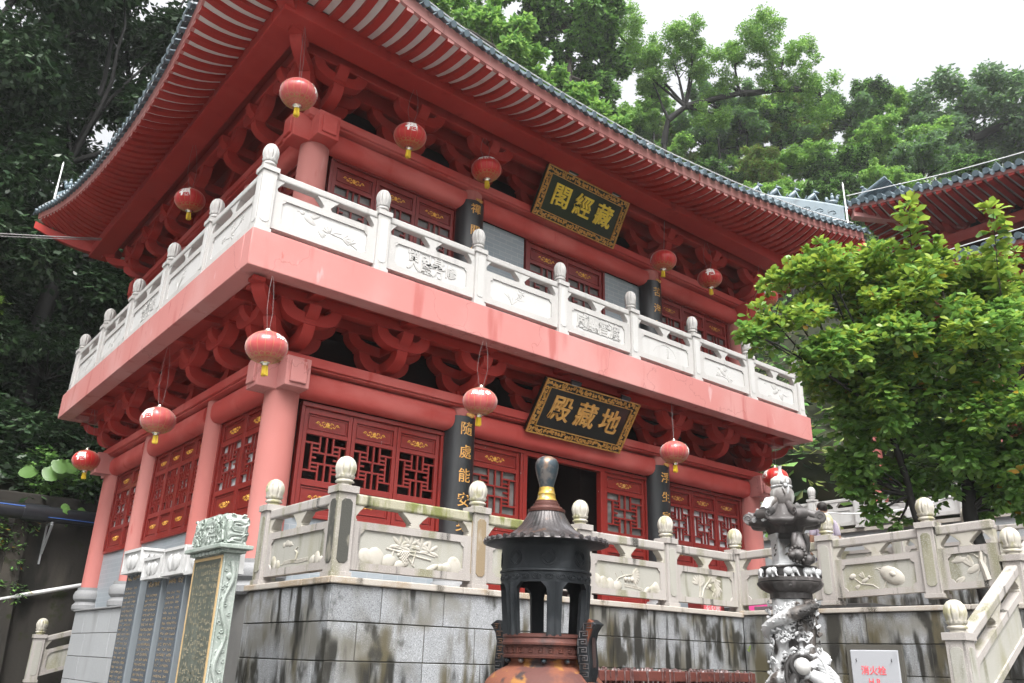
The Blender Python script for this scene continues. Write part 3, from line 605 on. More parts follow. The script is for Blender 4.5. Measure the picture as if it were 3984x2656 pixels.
# hip ridges with beasts
def hip(cx, cy, dx, dy, name='hip_ridge'):
    mb = MB(); L = 4.6; n = 12; vs = []
    for k in range(n+1):
        d = .35+L*k/n; z = roofz(8.5, d)
        px, py = cx+dx*d, cy+dy*d; nx, ny = -dy*.085, dx*.085; h = .44
        vs += [(px-nx, py-ny, z), (px+nx, py+ny, z), (px+nx, py+ny, z+h), (px-nx, py-ny, z+h)]
    fs = [(4*k+i, 4*k+(i+1) % 4, 4*k+4+(i+1) % 4, 4*k+4+i) for k in range(n) for i in range(4)]+[(0, 1, 2, 3), (4*n, 4*n+1, 4*n+2, 4*n+3)]
    mb.add(vs, fs)
    cap = [(cx+dx*(.25+L*k/n), cy+dy*(.25+L*k/n), roofz(8.5, .25+L*k/n)+.44) for k in range(n+1)]
    mb.tube(cap, .075, 8)
    for sgn in (-1, 1):       # scroll relief on both faces
        for k in range(10):
            d = .6+.28*k; b = Vector((cx+dx*d-sgn*dy*.09, cy+dy*d+sgn*dx*.09, roofz(8.5, d)+.23))
            mb.tube([b+Vector((dx*.1*math.cos(a)*(1-a/9), dy*.1*math.cos(a)*(1-a/9), .06*math.sin(a)*(1-a/9))) for a in [j*.8 for j in range(7)]], .011, 5)
    r = mpart(name, mb, 'tile_blue', hall, smooth=40)
    for k in range(5):        # ridge beasts
        d = .55+.42*k; P = Vector((cx+dx*d, cy+dy*d, roofz(8.5, d)+.50)); f = Vector((-dx, -dy, 0)).normalized()
        bb = MB(); Rz = Matrix.Rotation(math.atan2(f.y, f.x), 3, 'Z')
        if k == 0:            # rider on a bird
            bb.ell(P+f*0+Vector((0, 0, .07)), (.13, .06, .065), R=Rz); bb.ell(P+f*.11+Vector((0, 0, .16)), (.04, .035, .07), R=Rz); bb.ell(P+f*.14+Vector((0, 0, .23)), (.05, .03, .03), R=Rz)
            bb.ell(P-f*.13+Vector((0, 0, .13)), (.045, .03, .08), R=Rz); bb.ell(P+Vector((0, 0, .18)), (.05, .045, .08), R=Rz); bb.ell(P+Vector((0, 0, .275)), (.032, .032, .035))
        else:
            bb.tube([P-f*.13+Vector((0, 0, .03)), P-f*.05+Vector((0, 0, .10)), P+f*.03+Vector((0, 0, .19))], [.055, .075, .05], 8)
            bb.ell(P+f*.06+Vector((0, 0, .235)), (.06, .045, .045), R=Rz); bb.ell(P+f*.115+Vector((0, 0, .225)), (.03, .028, .022), R=Rz)
            for s in (-.03, .03):
                q = Vector((-f.y*s, f.x*s, 0)); bb.tube([P+f*.02+q+Vector((0, 0, .17)), P+f*.09+q, P+f*.12+q], [.026, .02, .024], 6)
                bb.ell(P+f*.03+q*.9+Vector((0, 0, .285)), (.014, .012, .025))
            bb.tube([P-f*.13+Vector((0, 0, .03)), P-f*.19+Vector((0, 0, .09)), P-f*.15+Vector((0, 0, .16))], [.022, .018, .01], 6)
        mpart('ridge_beast', bb, 'tile_blue', r, smooth=60)
hip(-2.2, -2.2, .7071, .7071); hip(12.28, -2.2, -.7071, .7071); hip(-2.2, 10.05, .7071, -.7071)
# hip beams under the corners
def hipbeam(p0, p1, w=.12, h=.24):
    mb = MB(); a, b = Vector(p0), Vector(p1); d = (b-a); d.z = 0; d.normalize(); n = Vector((-d.y, d.x, 0))*w; vs = []
    for k in range(7):
        t = k/6; p = a.lerp(b, t); p.z -= .16*4*t*(1-t)*.6
        hh = h*(1-.25*t)
        for q, z in ((-n, 0), (n, 0), (n, hh), (-n, hh)): vs.append(tuple(p+q+Vector((0, 0, z))))
    mb.add(vs, [(4*k+i, 4*k+(i+1) % 4, 4*k+4+(i+1) % 4, 4*k+4+i) for k in range(6) for i in range(4)]+[(3, 2, 1, 0)])
    mb.add(vs[-4:], [(0, 1, 2, 3)], 1)
    mpart('hip_beam', mb, ['red_paint', 'faded_paint'], hall, smooth=0, bevel=.01)
hipbeam((-.7, -.7, 7.52), (-2.22, -2.22, 8.28)); hipbeam((11.03, -.7, 7.52), (12.3, -2.2, 8.22)); hipbeam((-.7, 8.48, 7.52), (-2.2, 10.0, 8.34))
# lightning strip along the eaves
mb = MB()
mb.tube([(x, eave_front(x, 1)[1]-.06, eave_front(x, 1)[2]+.35) for x in [-2.2+.4*i for i in range(36)]], .011, 5)
mb.tube([(eave_left(y, 1)[0]-.06, y, eave_left(y, 1)[2]+.35) for y in [-2.1+.4*i for i in range(31)]], .011, 5)
mpart('lightning_strip', mb, 'white_metal', hall)
def rod(x, y, z, h, label, bend):
    t = thing('lightning_rod', label, 'lightning rod', (x, y, z), 0, 'lightning rods on roof corners')
    mb = MB(); mb.tube([(0, 0, 0), (0, 0, h*.5)], .022, 8); mb.tube([(0, 0, h*.5), (0, 0, h*.52)], .03, 8); mb.tube([(0, 0, h*.5), (0, 0, h*.93)], .017, 8); mpart('mast', mb, 'white_metal', t)
    mb = MB(); mb.lathe([(.02, h*.93), (.02, h*.97), (.003, h*1.02)], 8); mpart('tip', mb, 'white_metal', t)
    mb = MB(); mb.tube([(0, 0, h*.32), (bend[0]*.15, bend[1]*.15, h*.36), (bend[0]*.4, bend[1]*.4, h*.36), (bend[0]*.4, bend[1]*.4, h*.22)], .009, 6); mpart('clamp_stay', mb, 'white_metal', t)
rod(12.0, -2.05, 8.42, 1.5, 'white lightning rod on the right corner of the pavilion roof', (-.7, .7))
rod(-2.05, 9.75, 8.75, 1.35, 'white lightning rod at the far left corner of the pavilion roof', (.7, -.7))
# ------------------------------------------------------------------ name boards over the doors
def scroll_band(mb, x0, x1, y0, y1, n, seed, z=.0):
    r = random.Random(seed); L = x1-x0; Hh = y1-y0; hor = L > Hh
    for k in range(n):
        t = (k+.5)/n
        cx, cy = (x0+L*t, y0+Hh*(.5+.28*r.uniform(-1, 1))) if hor else (x0+L*(.5+.28*r.uniform(-1, 1)), y0+Hh*t)
        a0 = r.uniform(0, 6.28); rr = min(L, Hh)*r.uniform(.16, .34); d = r.choice((-1, 1))
        mb.tube([(cx+rr*(1-j/9)*math.cos(a0+d*j*.75), cy+rr*(1-j/9)*math.sin(a0+d*j*.75), z+.006) for j in range(8)], [.013-.0008*j for j in range(8)], 5)
        if k % 2: mb.ell((cx+r.uniform(-.03, .03), cy+r.uniform(-.03, .03), z+.006), (.022, .016, .012), 7, 4)
def name_board(label, w, B, T, chars, back, gold, lab_lamp):
    B, T = Vector(B), Vector(T); v = (T-B); h = v.length; v.normalize(); x = Vector((1, 0, 0)); n = x.cross(v)
    t = thing('name_board', label, 'sign board', B, 0, 'carved name boards over the doors')
    M = Matrix((x, v, n)).transposed().to_4x4(); fr = .135*w/2.1
    mb = MB(); mb.T = M; mb.bx(-w/2+.01, w/2-.01, .01, h-.01, -.09, -.012); mpart('board', mb, back, t, smooth=0)
    mb = MB(); mb.T = M
    for a, b, c, d in ((-w/2, w/2, 0, .018), (-w/2, w/2, h-.018, h), (-w/2, -w/2+.018, .018, h-.018), (w/2-.018, w/2, .018, h-.018),
                       (-w/2+fr-.012, w/2-fr+.012, fr-.012, fr), (-w/2+fr-.012, w/2-fr+.012, h-fr, h-fr+.012), (-w/2+fr-.012, -w/2+fr, fr, h-fr), (w/2-fr, w/2-fr+.012, fr, h-fr)):
        mb.bx(a, b, c, d, -.011, .022)
    nn = int(w/.062)
    for s in (1, 2):
        scroll_band(mb, -w/2+.02, w/2-.02, .02, fr-.014, nn, 3*s); scroll_band(mb, -w/2+.02, w/2-.02, h-fr+.014, h-.02, nn, 5*s)
        scroll_band(mb, -w/2+.02, -w/2+fr-.014, fr, h-fr, int(h/.08), 7*s); scroll_band(mb, w/2-fr+.014, w/2-.02, fr, h-fr, int(h/.08), 9*s)
    mpart('carved_frame', mb, 'gilt_old', t)
    for i, ch in enumerate(chars):
        me = text_mesh(ch, .445*w/2.1, gold, depth=.012, offset=.0055)
        me.transform(M @ Matrix.Translation(((i-1)*w*.262, h*.5, .002))); part('lettering', me, t)
    for sx in (-.27, .27):
        lt = thing('flood_lamp', lab_lamp % ('left' if sx < 0 else 'right'), 'flood lamp', B+M.to_3x3() @ Vector((sx*w+.05, h+.05, .04)), 0, 'small flood lamps over the name boards')
        mb = MB(); mb.T = M; mb.prism([(-.09, -.03), (.09, -.03), (.11, .04), (-.11, .04)], lambda a, b, k: (a, k, b), -.035, .035); mpart('lamp_housing', mb, 'pipe_black', lt, smooth=0, bevel=.006)
        mb = MB(); mb.T = M; mb.bx(-.075, .075, -.045, -.037, -.02, .03); mpart('lamp_glass', mb, 'grey_metal', lt, smooth=0)
        mb = MB(); mb.T = M; mb.tube([(0, 0, -.03), (0, -.01, -.10), (0, -.06, -.12)], .008, 6); mpart('bracket', mb, 'pipe_black', lt)
    return t
name_board('black name board with bronze characters and carved gilt frame over the open ground floor doorway', 2.16, (5.12, -.27, 2.82), (5.12, -.80, 3.60), '殿藏地', 'plaque_black', 'bronze_letter',
           'small black flood lamp above the ground floor name board, %s of its pair')
name_board('dark green name board with bright gold characters hung under the upper eave', 2.05, (5.06, -.32, 6.80), (5.06, -.78, 7.60), '閣經藏', 'plaque_green', 'gold_letter',
           'small black flood lamp above the upper name board under the eave, %s of its pair')
# ------------------------------------------------------------------ couplet boards curved round the columns
def couplet(label, x, z0, z1, chars, z_first, dz, size, letter, sig=None):
    t = thing('couplet_board', label, 'couplet board', (x, 0, z0), 0, 'black couplet boards on the columns')
    R0, R1 = .236, .262; mb = MB(); n = 18; vs = []; L = z1-z0
    for z in (0, L):
        for rr in (R0, R1):
            for k in range(n+1):
                a = PI+PI*k/n; vs.append((rr*math.cos(a), rr*math.sin(a)-.012, z))
    m = n+1; fs = []
    for k in range(n):
        fs += [(m+k, m+k+1, 3*m+k+1, 3*m+k), (k+1, k, 2*m+k, 2*m+k+1), (k, k+1, m+k+1, m+k), (3*m+k, 3*m+k+1, 2*m+k+1, 2*m+k)]
    fs += [(0, m, 3*m, 2*m), (n, m+n, 3*m+n, 2*m+n)]
    mb.add(vs, fs); mpart('board', mb, 'black_lacquer', t, smooth=40)
    def wrap(ch, size, a0, z, m_):
        me = text_mesh(ch, size*.84, m_, depth=.002, offset=.001)
        for v in me.vertices:
            a = a0+v.co.x/R1; r = R1+.004+v.co.z; v.co = (r*math.cos(a), r*math.sin(a)-.012, z+v.co.y)
        return part('lettering', me, t)
    for i, ch in enumerate(chars): wrap(ch, size, -PI/2-.08, z_first-dz*i-z0, letter)
    if sig:
        for i, ch in enumerate(sig[0]): wrap(ch, .085, -PI/2-.62, sig[1]-.11*i-z0, letter)
    mb = MB(); mb.ell((.05, -.26, L+.02), (.06, .02, .04)); mb.ell((.0, -.255, L+.03), (.03, .02, .03)); mb.ell((.1, -.25, L+.03), (.03, .02, .03)); mpart('hook_boss', mb, 'gilt_old', t)
couplet('black curved couplet board with gold script beside the left ground floor doors', FX[1]-.0, .55, 2.83, '隨處能安身', 2.62, .36, .26, 'bronze_letter', ('融秀', .95))
couplet('black curved couplet board with gold script beside the right ground floor doors', FX[2]-.0, .55, 2.80, '浮生寄此間', 2.56, .36, .24, 'bronze_letter')
couplet('black curved couplet board on the upper floor left of the brick panel', FX[1]-.02, 4.45, 6.60, '禪關任自在', 6.42, .40, .24, 'bronze_letter', ('任', 4.95))
couplet('black curved couplet board on the upper floor right of the brick panel', FX[2]-.02, 4.45, 6.56, '苦海無邊岸', 6.30, .36, .24, 'bronze_letter', ('同', 4.9))
# ------------------------------------------------------------------ red silk lanterns
def ell_map(me, lat0, RX, RZ, lon0=0, out=.003):
    for v in me.vertices:
        lat = lat0+v.co.y/RZ*.95; lon = lon0+v.co.x/(RX*math.cos(lat0)); k = 1+(out+max(0, v.co.z))/RX
        v.co = (RX*k*math.cos(lat)*math.cos(lon), RX*k*math.cos(lat)*math.sin(lon), RZ*k*math.sin(lat))
    return me
LX, LZ = .25, .195
mb = MB(); n = 64; prof = [(LX*math.cos(a), LZ*math.sin(a)) for a in [-1.32+2.64*i/18 for i in range(19)]]
mb.lathe(prof, n, mod=lambda r, z, a: r*(1-.018*(1-abs(math.sin(8*a)))**3))
L_BODY = mb.mesh('silk_body', ['lantern_silk'], 60); L_FADE = mb.mesh('silk_body', ['lantern_silk_faded'], 60)
mb = MB()
for k in range(16):
    a = 2*PI*k/16; mb.tube([((LX-.001)*math.cos(t)*math.cos(a)*.99, (LX-.001)*math.cos(t)*math.sin(a)*.99, (LZ+.001)*math.sin(t)*.995) for t in [-1.3+2.6*i/16 for i in range(17)]], .0016, 4)
L_RIB = mb.mesh('gold_ribs', ['lantern_gold'])
mb = MB()
def lat_ring(lat, r):
    mb.tube([(LX*1.004*math.cos(lat)*math.cos(2*PI*k/40), LX*1.004*math.cos(lat)*math.sin(2*PI*k/40), LZ*1.004*math.sin(lat)) for k in range(41)], r, 5, cap=False)
for la, r in ((-1.22, .0025), (-1.14, .0025), (-.92, .003), (-.86, .0022)): lat_ring(la, r)
P_ = lambda lo, la: (LX*1.006*math.cos(la)*math.cos(lo), LX*1.006*math.cos(la)*math.sin(lo), LZ*1.006*math.sin(la))
for k in range(16):
    a = 2*PI*(k+.5)/16; d = .17
    mb.tube([P_(a-d, -.86), P_(a-d*.95, -.74), P_(a-.06, -.68), P_(a, -.63), P_(a+.06, -.68), P_(a+d*.95, -.74), P_(a+d, -.86)], .0020, 4)
    c = .10
    mb.tube([P_(a-.17, -1.12), P_(a-.17, -.96), P_(a+.1, -.96), P_(a+.1, -1.07), P_(a-.04, -1.07), P_(a-.04, -1.01)], .0020, 4)
L_GOLD = mb.mesh('gold_print', ['lantern_gold'])
mb = MB(); mb.lathe([(.055, .180), (.06, .19), (.06, .205), (.035, .215), (.03, .235), (.012, .24)], 16); L_TOP = mb.mesh('top_cap', ['lantern_steel'])
mb = MB(); mb.lathe([(.062, -.186), (.064, -.20), (.045, -.21), (.038, -.235), (.04, -.24)], 16); L_BOT = mb.mesh('bottom_cap', ['lantern_steel'])
mb = MB(); r = random.Random(3)
for k in range(70):
    a = r.uniform(0, 6.28); q = .034*math.sqrt(r.random()); l = .11+r.uniform(-.015, .015)
    mb.tube([(q*math.cos(a), q*math.sin(a), -.238), (1.1*q*math.cos(a), 1.1*q*math.sin(a), -.238-l*.5), (1.25*q*math.cos(a+.1), 1.25*q*math.sin(a+.1), -.238-l)], .0036, 4)
L_TAS = mb.mesh('tassel', ['tassel'])
L_FU = ell_map(text_mesh('福', .185, 'lantern_print', depth=.001, offset=.006), .22, LX, LZ)
L_FL = ell_map(text_mesh('飛來寺', .088, 'lantern_print', depth=.001, offset=.003, spacing=1.25), .42, LX, LZ, PI)
LR_ = random.Random(17)
def lantern(label, x, y, z, off, ztop, faded=False):
    tilt = (LR_.uniform(-.09, .09), LR_.uniform(-.09, .09))
    ang = math.atan2(-10.194-y, -4.285-x)+math.radians(off)
    t = thing('paper_lantern', label, 'lantern', (x, y, z), ang, 'red lanterns hung under the eaves')
    t.rotation_euler = (tilt[0], tilt[1], ang)
    for nme, me in (('silk_body', L_FADE if faded else L_BODY), ('gold_ribs', L_RIB), ('gold_print', L_GOLD), ('top_cap', L_TOP), ('bottom_cap', L_BOT), ('tassel', L_TAS), ('lettering', L_FU), ('lettering', L_FL)): part(nme, me, t)
    mb = MB(); h = ztop-z
    for s in (-1, 1): mb.tube([(0, s*.03, .235), (0, s*.075, .235+.35*(h-.235)), (0, s*.06, .235+.7*(h-.235)), (0, s*.02, h)], .0022, 4)
    mpart('hanging_wire', mb, 'wire', t)
lantern('big faded pink lantern below the near corner of the balcony', -.74, -1.12, 2.78, 180+62, 3.72, True)
lantern('faded red lantern under the middle of the balcony on the narrow side', -.88, 2.30, 2.53, -42, 3.72, True)
lantern('red lantern at the far rear end of the ground floor side wall', -.74, 7.1, 2.72, -25, 3.7)
lantern('pink lantern hanging in front of the left ground floor couplet board', 2.50, -1.08, 2.81, 180+3, 3.72, True)
lantern('pink lantern hanging in front of the right ground floor couplet board', 6.80, -1.02, 2.82, 85, 3.72, True)
lantern('dark red lantern at the right ground floor corner behind the carved stone pillar', 10.05, -.86, 2.89, -60, 3.72)
lantern('big pink lantern at the near corner under the upper eave', -.80, -1.12, 6.42, 72, 7.55, True)
lantern('red lantern with white character high over the side balcony', -.88, 2.85, 6.50, -24, 7.55)
lantern('bright red lantern with white character over the upper left doors', 1.10, -.90, 6.74, 3, 7.55)
lantern('bright red lantern with three white characters over the upper left couplet board', 2.68, -.74, 6.91, 180+0, 7.55)
lantern('red lantern over the upper right couplet board', 6.96, -.83, 6.66, -84, 7.55)
lantern('red lantern with white character over the upper right doors', 8.38, -.83, 6.73, 4, 7.55)
lantern('dark red lantern at the upper right corner half hidden by the leafy tree', 10.05, -1.02, 6.75, 10, 7.55)
# ------------------------------------------------------------------ stone balustrades
def finial_mesh(h, r, mt):
    prof = [(.80, 0), (.86, .03), (.74, .06), (.74, .10), (.98, .13), (1.0, .17), (.84, .21), (.80, .235), (.90, .25), (1.0, .285), (1.06, .35), (.92, .352), (.97, .40), (1.08, .50), (1.13, .60), (1.08, .72), (.93, .84), (.66, .94), (.30, .995), (.08, 1.0)]
    def mod(rr, z, a):
        t = z/h
        if t > .37: return rr*(1-.17*(1-abs(math.sin(4*a)))**3.0*(1 if t < .95 else .4)-.05*(1-abs(math.cos(4*a)))**4)
        if .24 < t < .352: return rr*(1-.13*(1-abs(math.sin(7*a)))*(t-.24)/.11)
        return rr
    mb = MB(); mb.lathe([(a*r, b*h) for a, b in prof], 72, mod=mod); return mb.mesh('finial', [mt], 40)
def inset(mb, y, x0, x1, z0, z1, c=.03, m=1, face='y', t=.006):
    poly = [(x0+c, z0), (x1-c, z0), (x1, z0+c), (x1, z1-c), (x1-c, z1), (x0+c, z1), (x0, z1-c), (x0, z0+c)]
    if face == 'y': mb.prism(poly, lambda a, b, k: (a, y-k, b), 0, t, m)
    else: mb.prism(poly, lambda a, b, k: (y-k, a, b), 0, t, m)
def post_mesh(s, h, mats):
    mb = MB(); a = s/2
    mb.bx(-a-.015, a+.015, -a-.015, a+.015, 0, .05); mb.bx(-a, a, -a, a, .05, h-.07); mb.bx(-a-.02, a+.02, -a-.02, a+.02, h-.07, h)
    for sg in (1, -1):
        inset(mb, -a*sg, -a+.035, a-.035, .13, h-.13, t=.007*sg); inset(mb, -a*sg, -a+.035, a-.035, .13, h-.13, face='x', t=.007*sg)
    return mb.mesh('post', mats, 0)
RELIEF = {}
def relief(kind, W, H, mt, seed=0):
    """low carving on a panel field: x along, z up from 0, stands out towards -y"""
    mb = MB(); R = random.Random(seed if isinstance(seed, int) else 1); T = lambda pts, r: mb.tube([(a*W, 0, b*H) for a, b in pts], r*.72 if not isinstance(r, list) else [q*.72 for q in r], 6)
    E = lambda a, b, ra, rb, ang=0, d=.008: mb.ell((a*W, 0, b*H), (ra, d, rb), 10, 6, R=Matrix.Rotation(-ang, 3, 'Y'))
    def leafs(a, b, n, l, spread=1.0, base=0):
        for k in range(n):
            g = base+spread*(k-(n-1)/2); E(a+math.cos(g)*l*.5/W, b+math.sin(g)*l*.5/H, l*.5, l*.16, g)
    def bird(a, b, s, f=1):
        E(a, b, .085*s, .036*s, .45*f); E(a+f*.085*s/W, b+.055*s/H, .03*s, .026*s); T([(a+f*.11*s/W, b+.055*s/H), (a+f*.145*s/W, b+.05*s/H)], .006)
        leafs(a-f*.10*s/W, b-.07*s/H, 3, .11*s, .25, PI+.6 if f > 0 else -.6); leafs(a, b+.02/H, 3, .14*s, .3, 2.2 if f > 0 else .9)
    def rocks(xs):
        for a, ra, rb in xs: E(a, .02+rb*.5, ra, rb*H, R.uniform(.2, .6), .018)
    if kind == 'bird_branch':
        bird(-.18, .62, 1.3, -1)
        T([(-.02, .45), (.08, .36), (.2, .33), (.32, .2), (.4, .08)], .011); T([(.08, .36), (.14, .48), (.2, .5)], .008); leafs(.06, .36, 4, .12, .5, 2.2); leafs(.22, .32, 4, .13, .5, .2); leafs(.3, .22, 3, .12, .5, 1)
    elif kind == 'orchid':
        for q in (-.9, -.5, .2, .9, 1.5): T([(-.15, .08), (-.15+.06*q, .4), (-.15+.14*q, .62-.12*abs(q))], [.011, .009, .003])
        T([(-.15, .1), (-.08, .5), (.0, .8)], .008); leafs(.0, .8, 6, .08, 1.0); leafs(-.04, .62, 4, .06, 1.3)
    elif kind == 'wheat':
        for q in (-1, -.5, .3, .9): T([(0, .85), (.08*q+.0, .92-.1*abs(q)), (.2*q, .85-.25*abs(q)), (.26*q, .6-.3*abs(q))], [.01, .009, .006, .003])
        for k in range(6): E(.05, .68-.09*k, .03, .025)
    elif kind == 'perched':
        bird(-.02, .5, 1.3, -1); T([(-.2, .2), (-.05, .28), (.1, .2), (.22, .22)], .011); leafs(-.12, .24, 4, .1, .6, 2); leafs(.1, .2, 4, .1, .6, .6)
    elif kind == 'flying':
        bird(.0, .5, 1.4, 1); leafs(.02, .6, 5, .2, .2, 2.0); leafs(.1, .4, 4, .16, .25, -.4); T([(.2, .5), (.3, .42), (.38, .5)], .008); E(-.28, .8, .03, .015)
    elif kind == 'floral':
        T([(R.uniform(-.1, .1), .08), (0, .4), (R.uniform(-.1, .15), .72)], .010); T([(0, .4), (.18, .55), (.24, .7)], .007); T([(0, .3), (-.18, .45)], .007)
        for a, b in ((.02, .75), (.24, .72), (-.2, .48)): leafs(a, b, 6, .07, 1.05); 
        leafs(0, .35, 5, .11, .6, R.uniform(0, 3))
    elif kind == 'river':
        E(-.2, .78, .06, .035); E(-.14, .74, .05, .03); E(-.26, .74, .04, .03); T([(-.14, .72), (-.08, .7)], .01)
        rocks([(-.42, .06, .30), (-.34, .05, .18), (.30, .07, .16), (.38, .06, .24), (.44, .05, .12)])
        for k in range(4): T([(-.28+.02*k, .10+.035*k), (-.1, .13+.03*k), (.05, .10+.03*k), (.22, .13+.03*k)], .008)
        T([(.0, .22), (.02, .4), (-.03, .52), (.02, .6)], [.03, .025, .018, .008])
    elif kind == 'grapes':
        for (p, q) in (((-.25, .52), (.18, .30)), ((-.1, .54), (.02, .05)), ((-.18, .48), (-.20, .2)), ((.03, .55), (.0, .08))): T([p, q], .016)
        T([(-.2, .6), (-.05, .5), (.1, .5), (.22, .42)], .012)
        for j in range(8):
            for i in range(-2, 3):
                if abs(i) < 2.6-.28*j: E(-.09+.022*i+(j % 2)*.011, .46-.048*j, .018, .018, 0, .022)
        for a, b in ((-.02, .70), (.08, .68), (-.12, .64), (.16, .56)): leafs(a, b, 5, .13, .9, 1.5)
        rocks([(-.43, .09, .30), (-.34, .10, .34), (-.22, .09, .22), (-.1, .1, .14), (.2, .09, .1), (.34, .08, .18), (.42, .09, .34), (.28, .05, .14)])
    elif kind == 'fruit':
        T([(-.2, .2), (-.15, .42), (-.05, .55), (.05, .6)], .014); T([(-.15, .4), (-.19, .62)], .009); T([(-.06, .54), (-.1, .72)], .008)
        leafs(.06, .58, 7, .15, .28, -.1)
        for a in (-.04, .01, .06): E(a, .42, .03, .032, 0, .025)
        rocks([(-.45, .08, .36), (-.36, .08, .30), (-.27, .08, .26), (-.17, .1, .2), (.3, .07, .12), (.4, .08, .22), (.45, .06, .3)])
        for k in range(4): T([(-.06, .24-.03*k), (.08, .22-.035*k), (.22, .12-.025*k)], .008)
    elif kind == 'bamboo':
        T([(-.14, .02), (-.12, .4), (-.12, .95)], .022); T([(-.1, .02), (-.05, .4), (.04, .7), (.1, .9)], .018); T([(-.05, .42), (.05, .44), (.14, .3), (.2, .16)], .012)
        for a, b, g in ((-.02, .8, 3.4), (.1, .88, 0), (.16, .76, -.6), (.2, .6, -1.2), (-.14, .55, 2.4), (.06, .66, 1), (.18, .48, -1.5)): leafs(a, b, 4, .15, .4, g)
        E(.06, .52, .04, .03, .5, .03)
    elif kind == 'lotus':
        E(.18, .46, .17, .10, -.5, .03); E(.2, .5, .06, .04, -.5, .045); T([(.05, .02), (.08, .2), (.12, .34)], .012); T([(-.02, .02), (-.1, .18), (-.25, .24), (-.36, .5)], .012)
        E(-.37, .54, .05, .035, .4, .02); bird(-.2, .36, .7, 1)
        T([(-.02, .78), (.06, .62)], .010); T([(-.05, .74), (.05, .78)], .008); T([(.0, .62), (.09, .74)], .008)
    elif kind == 'tree_bird':
        T([(.42, 0), (.36, .4), (.30, .7), (.34, 1)], [.06, .05, .04, .03]); T([(.33, .6), (.2, .3), (.12, .04)], .010); T([(.3, .72), (.16, .9), (.06, .98)], .014)
        bird(.1, .42, 1.1, 1); E(-.22, .76, .10, .03, .1); E(-.24, .8, .05, .04); T([(-.12, .78), (.0, .84)], .010); T([(.36, .4), (.42, .8)], .02)
    elif kind == 'text4':
        for i, ch in enumerate(seed):
            me = text_mesh(ch, .30, mt, depth=.008, offset=.006); me.transform(Matrix.Translation(((i-1.5)*W*.20, -.004, H*.48)) @ FTXT)
            k = len(mb.v); mb.v += [tuple(v.co) for v in me.vertices]; mb.f += [tuple(k+j for j in p.vertices) for p in me.polygons]; mb.m += [0]*len(me.polygons)
    elif kind == 'columns':
        for i, cs in enumerate(seed):
            for j, ch in enumerate(cs):
                me = text_mesh(ch, .22, mt, depth=.007, offset=.005); z = .5 if len(cs) == 1 else (.72-.40*j)
                me.transform(Matrix.Translation(((.30-.17*i)*W-.04, -.004, H*z)) @ FTXT)
                k = len(mb.v); mb.v += [tuple(v.co) for v in me.vertices]; mb.f += [tuple(k+q for q in p.vertices) for p in me.polygons]; mb.m += [0]*len(me.polygons)
    return mb.mesh('relief_carving', [mt], 50)
SETS = {}
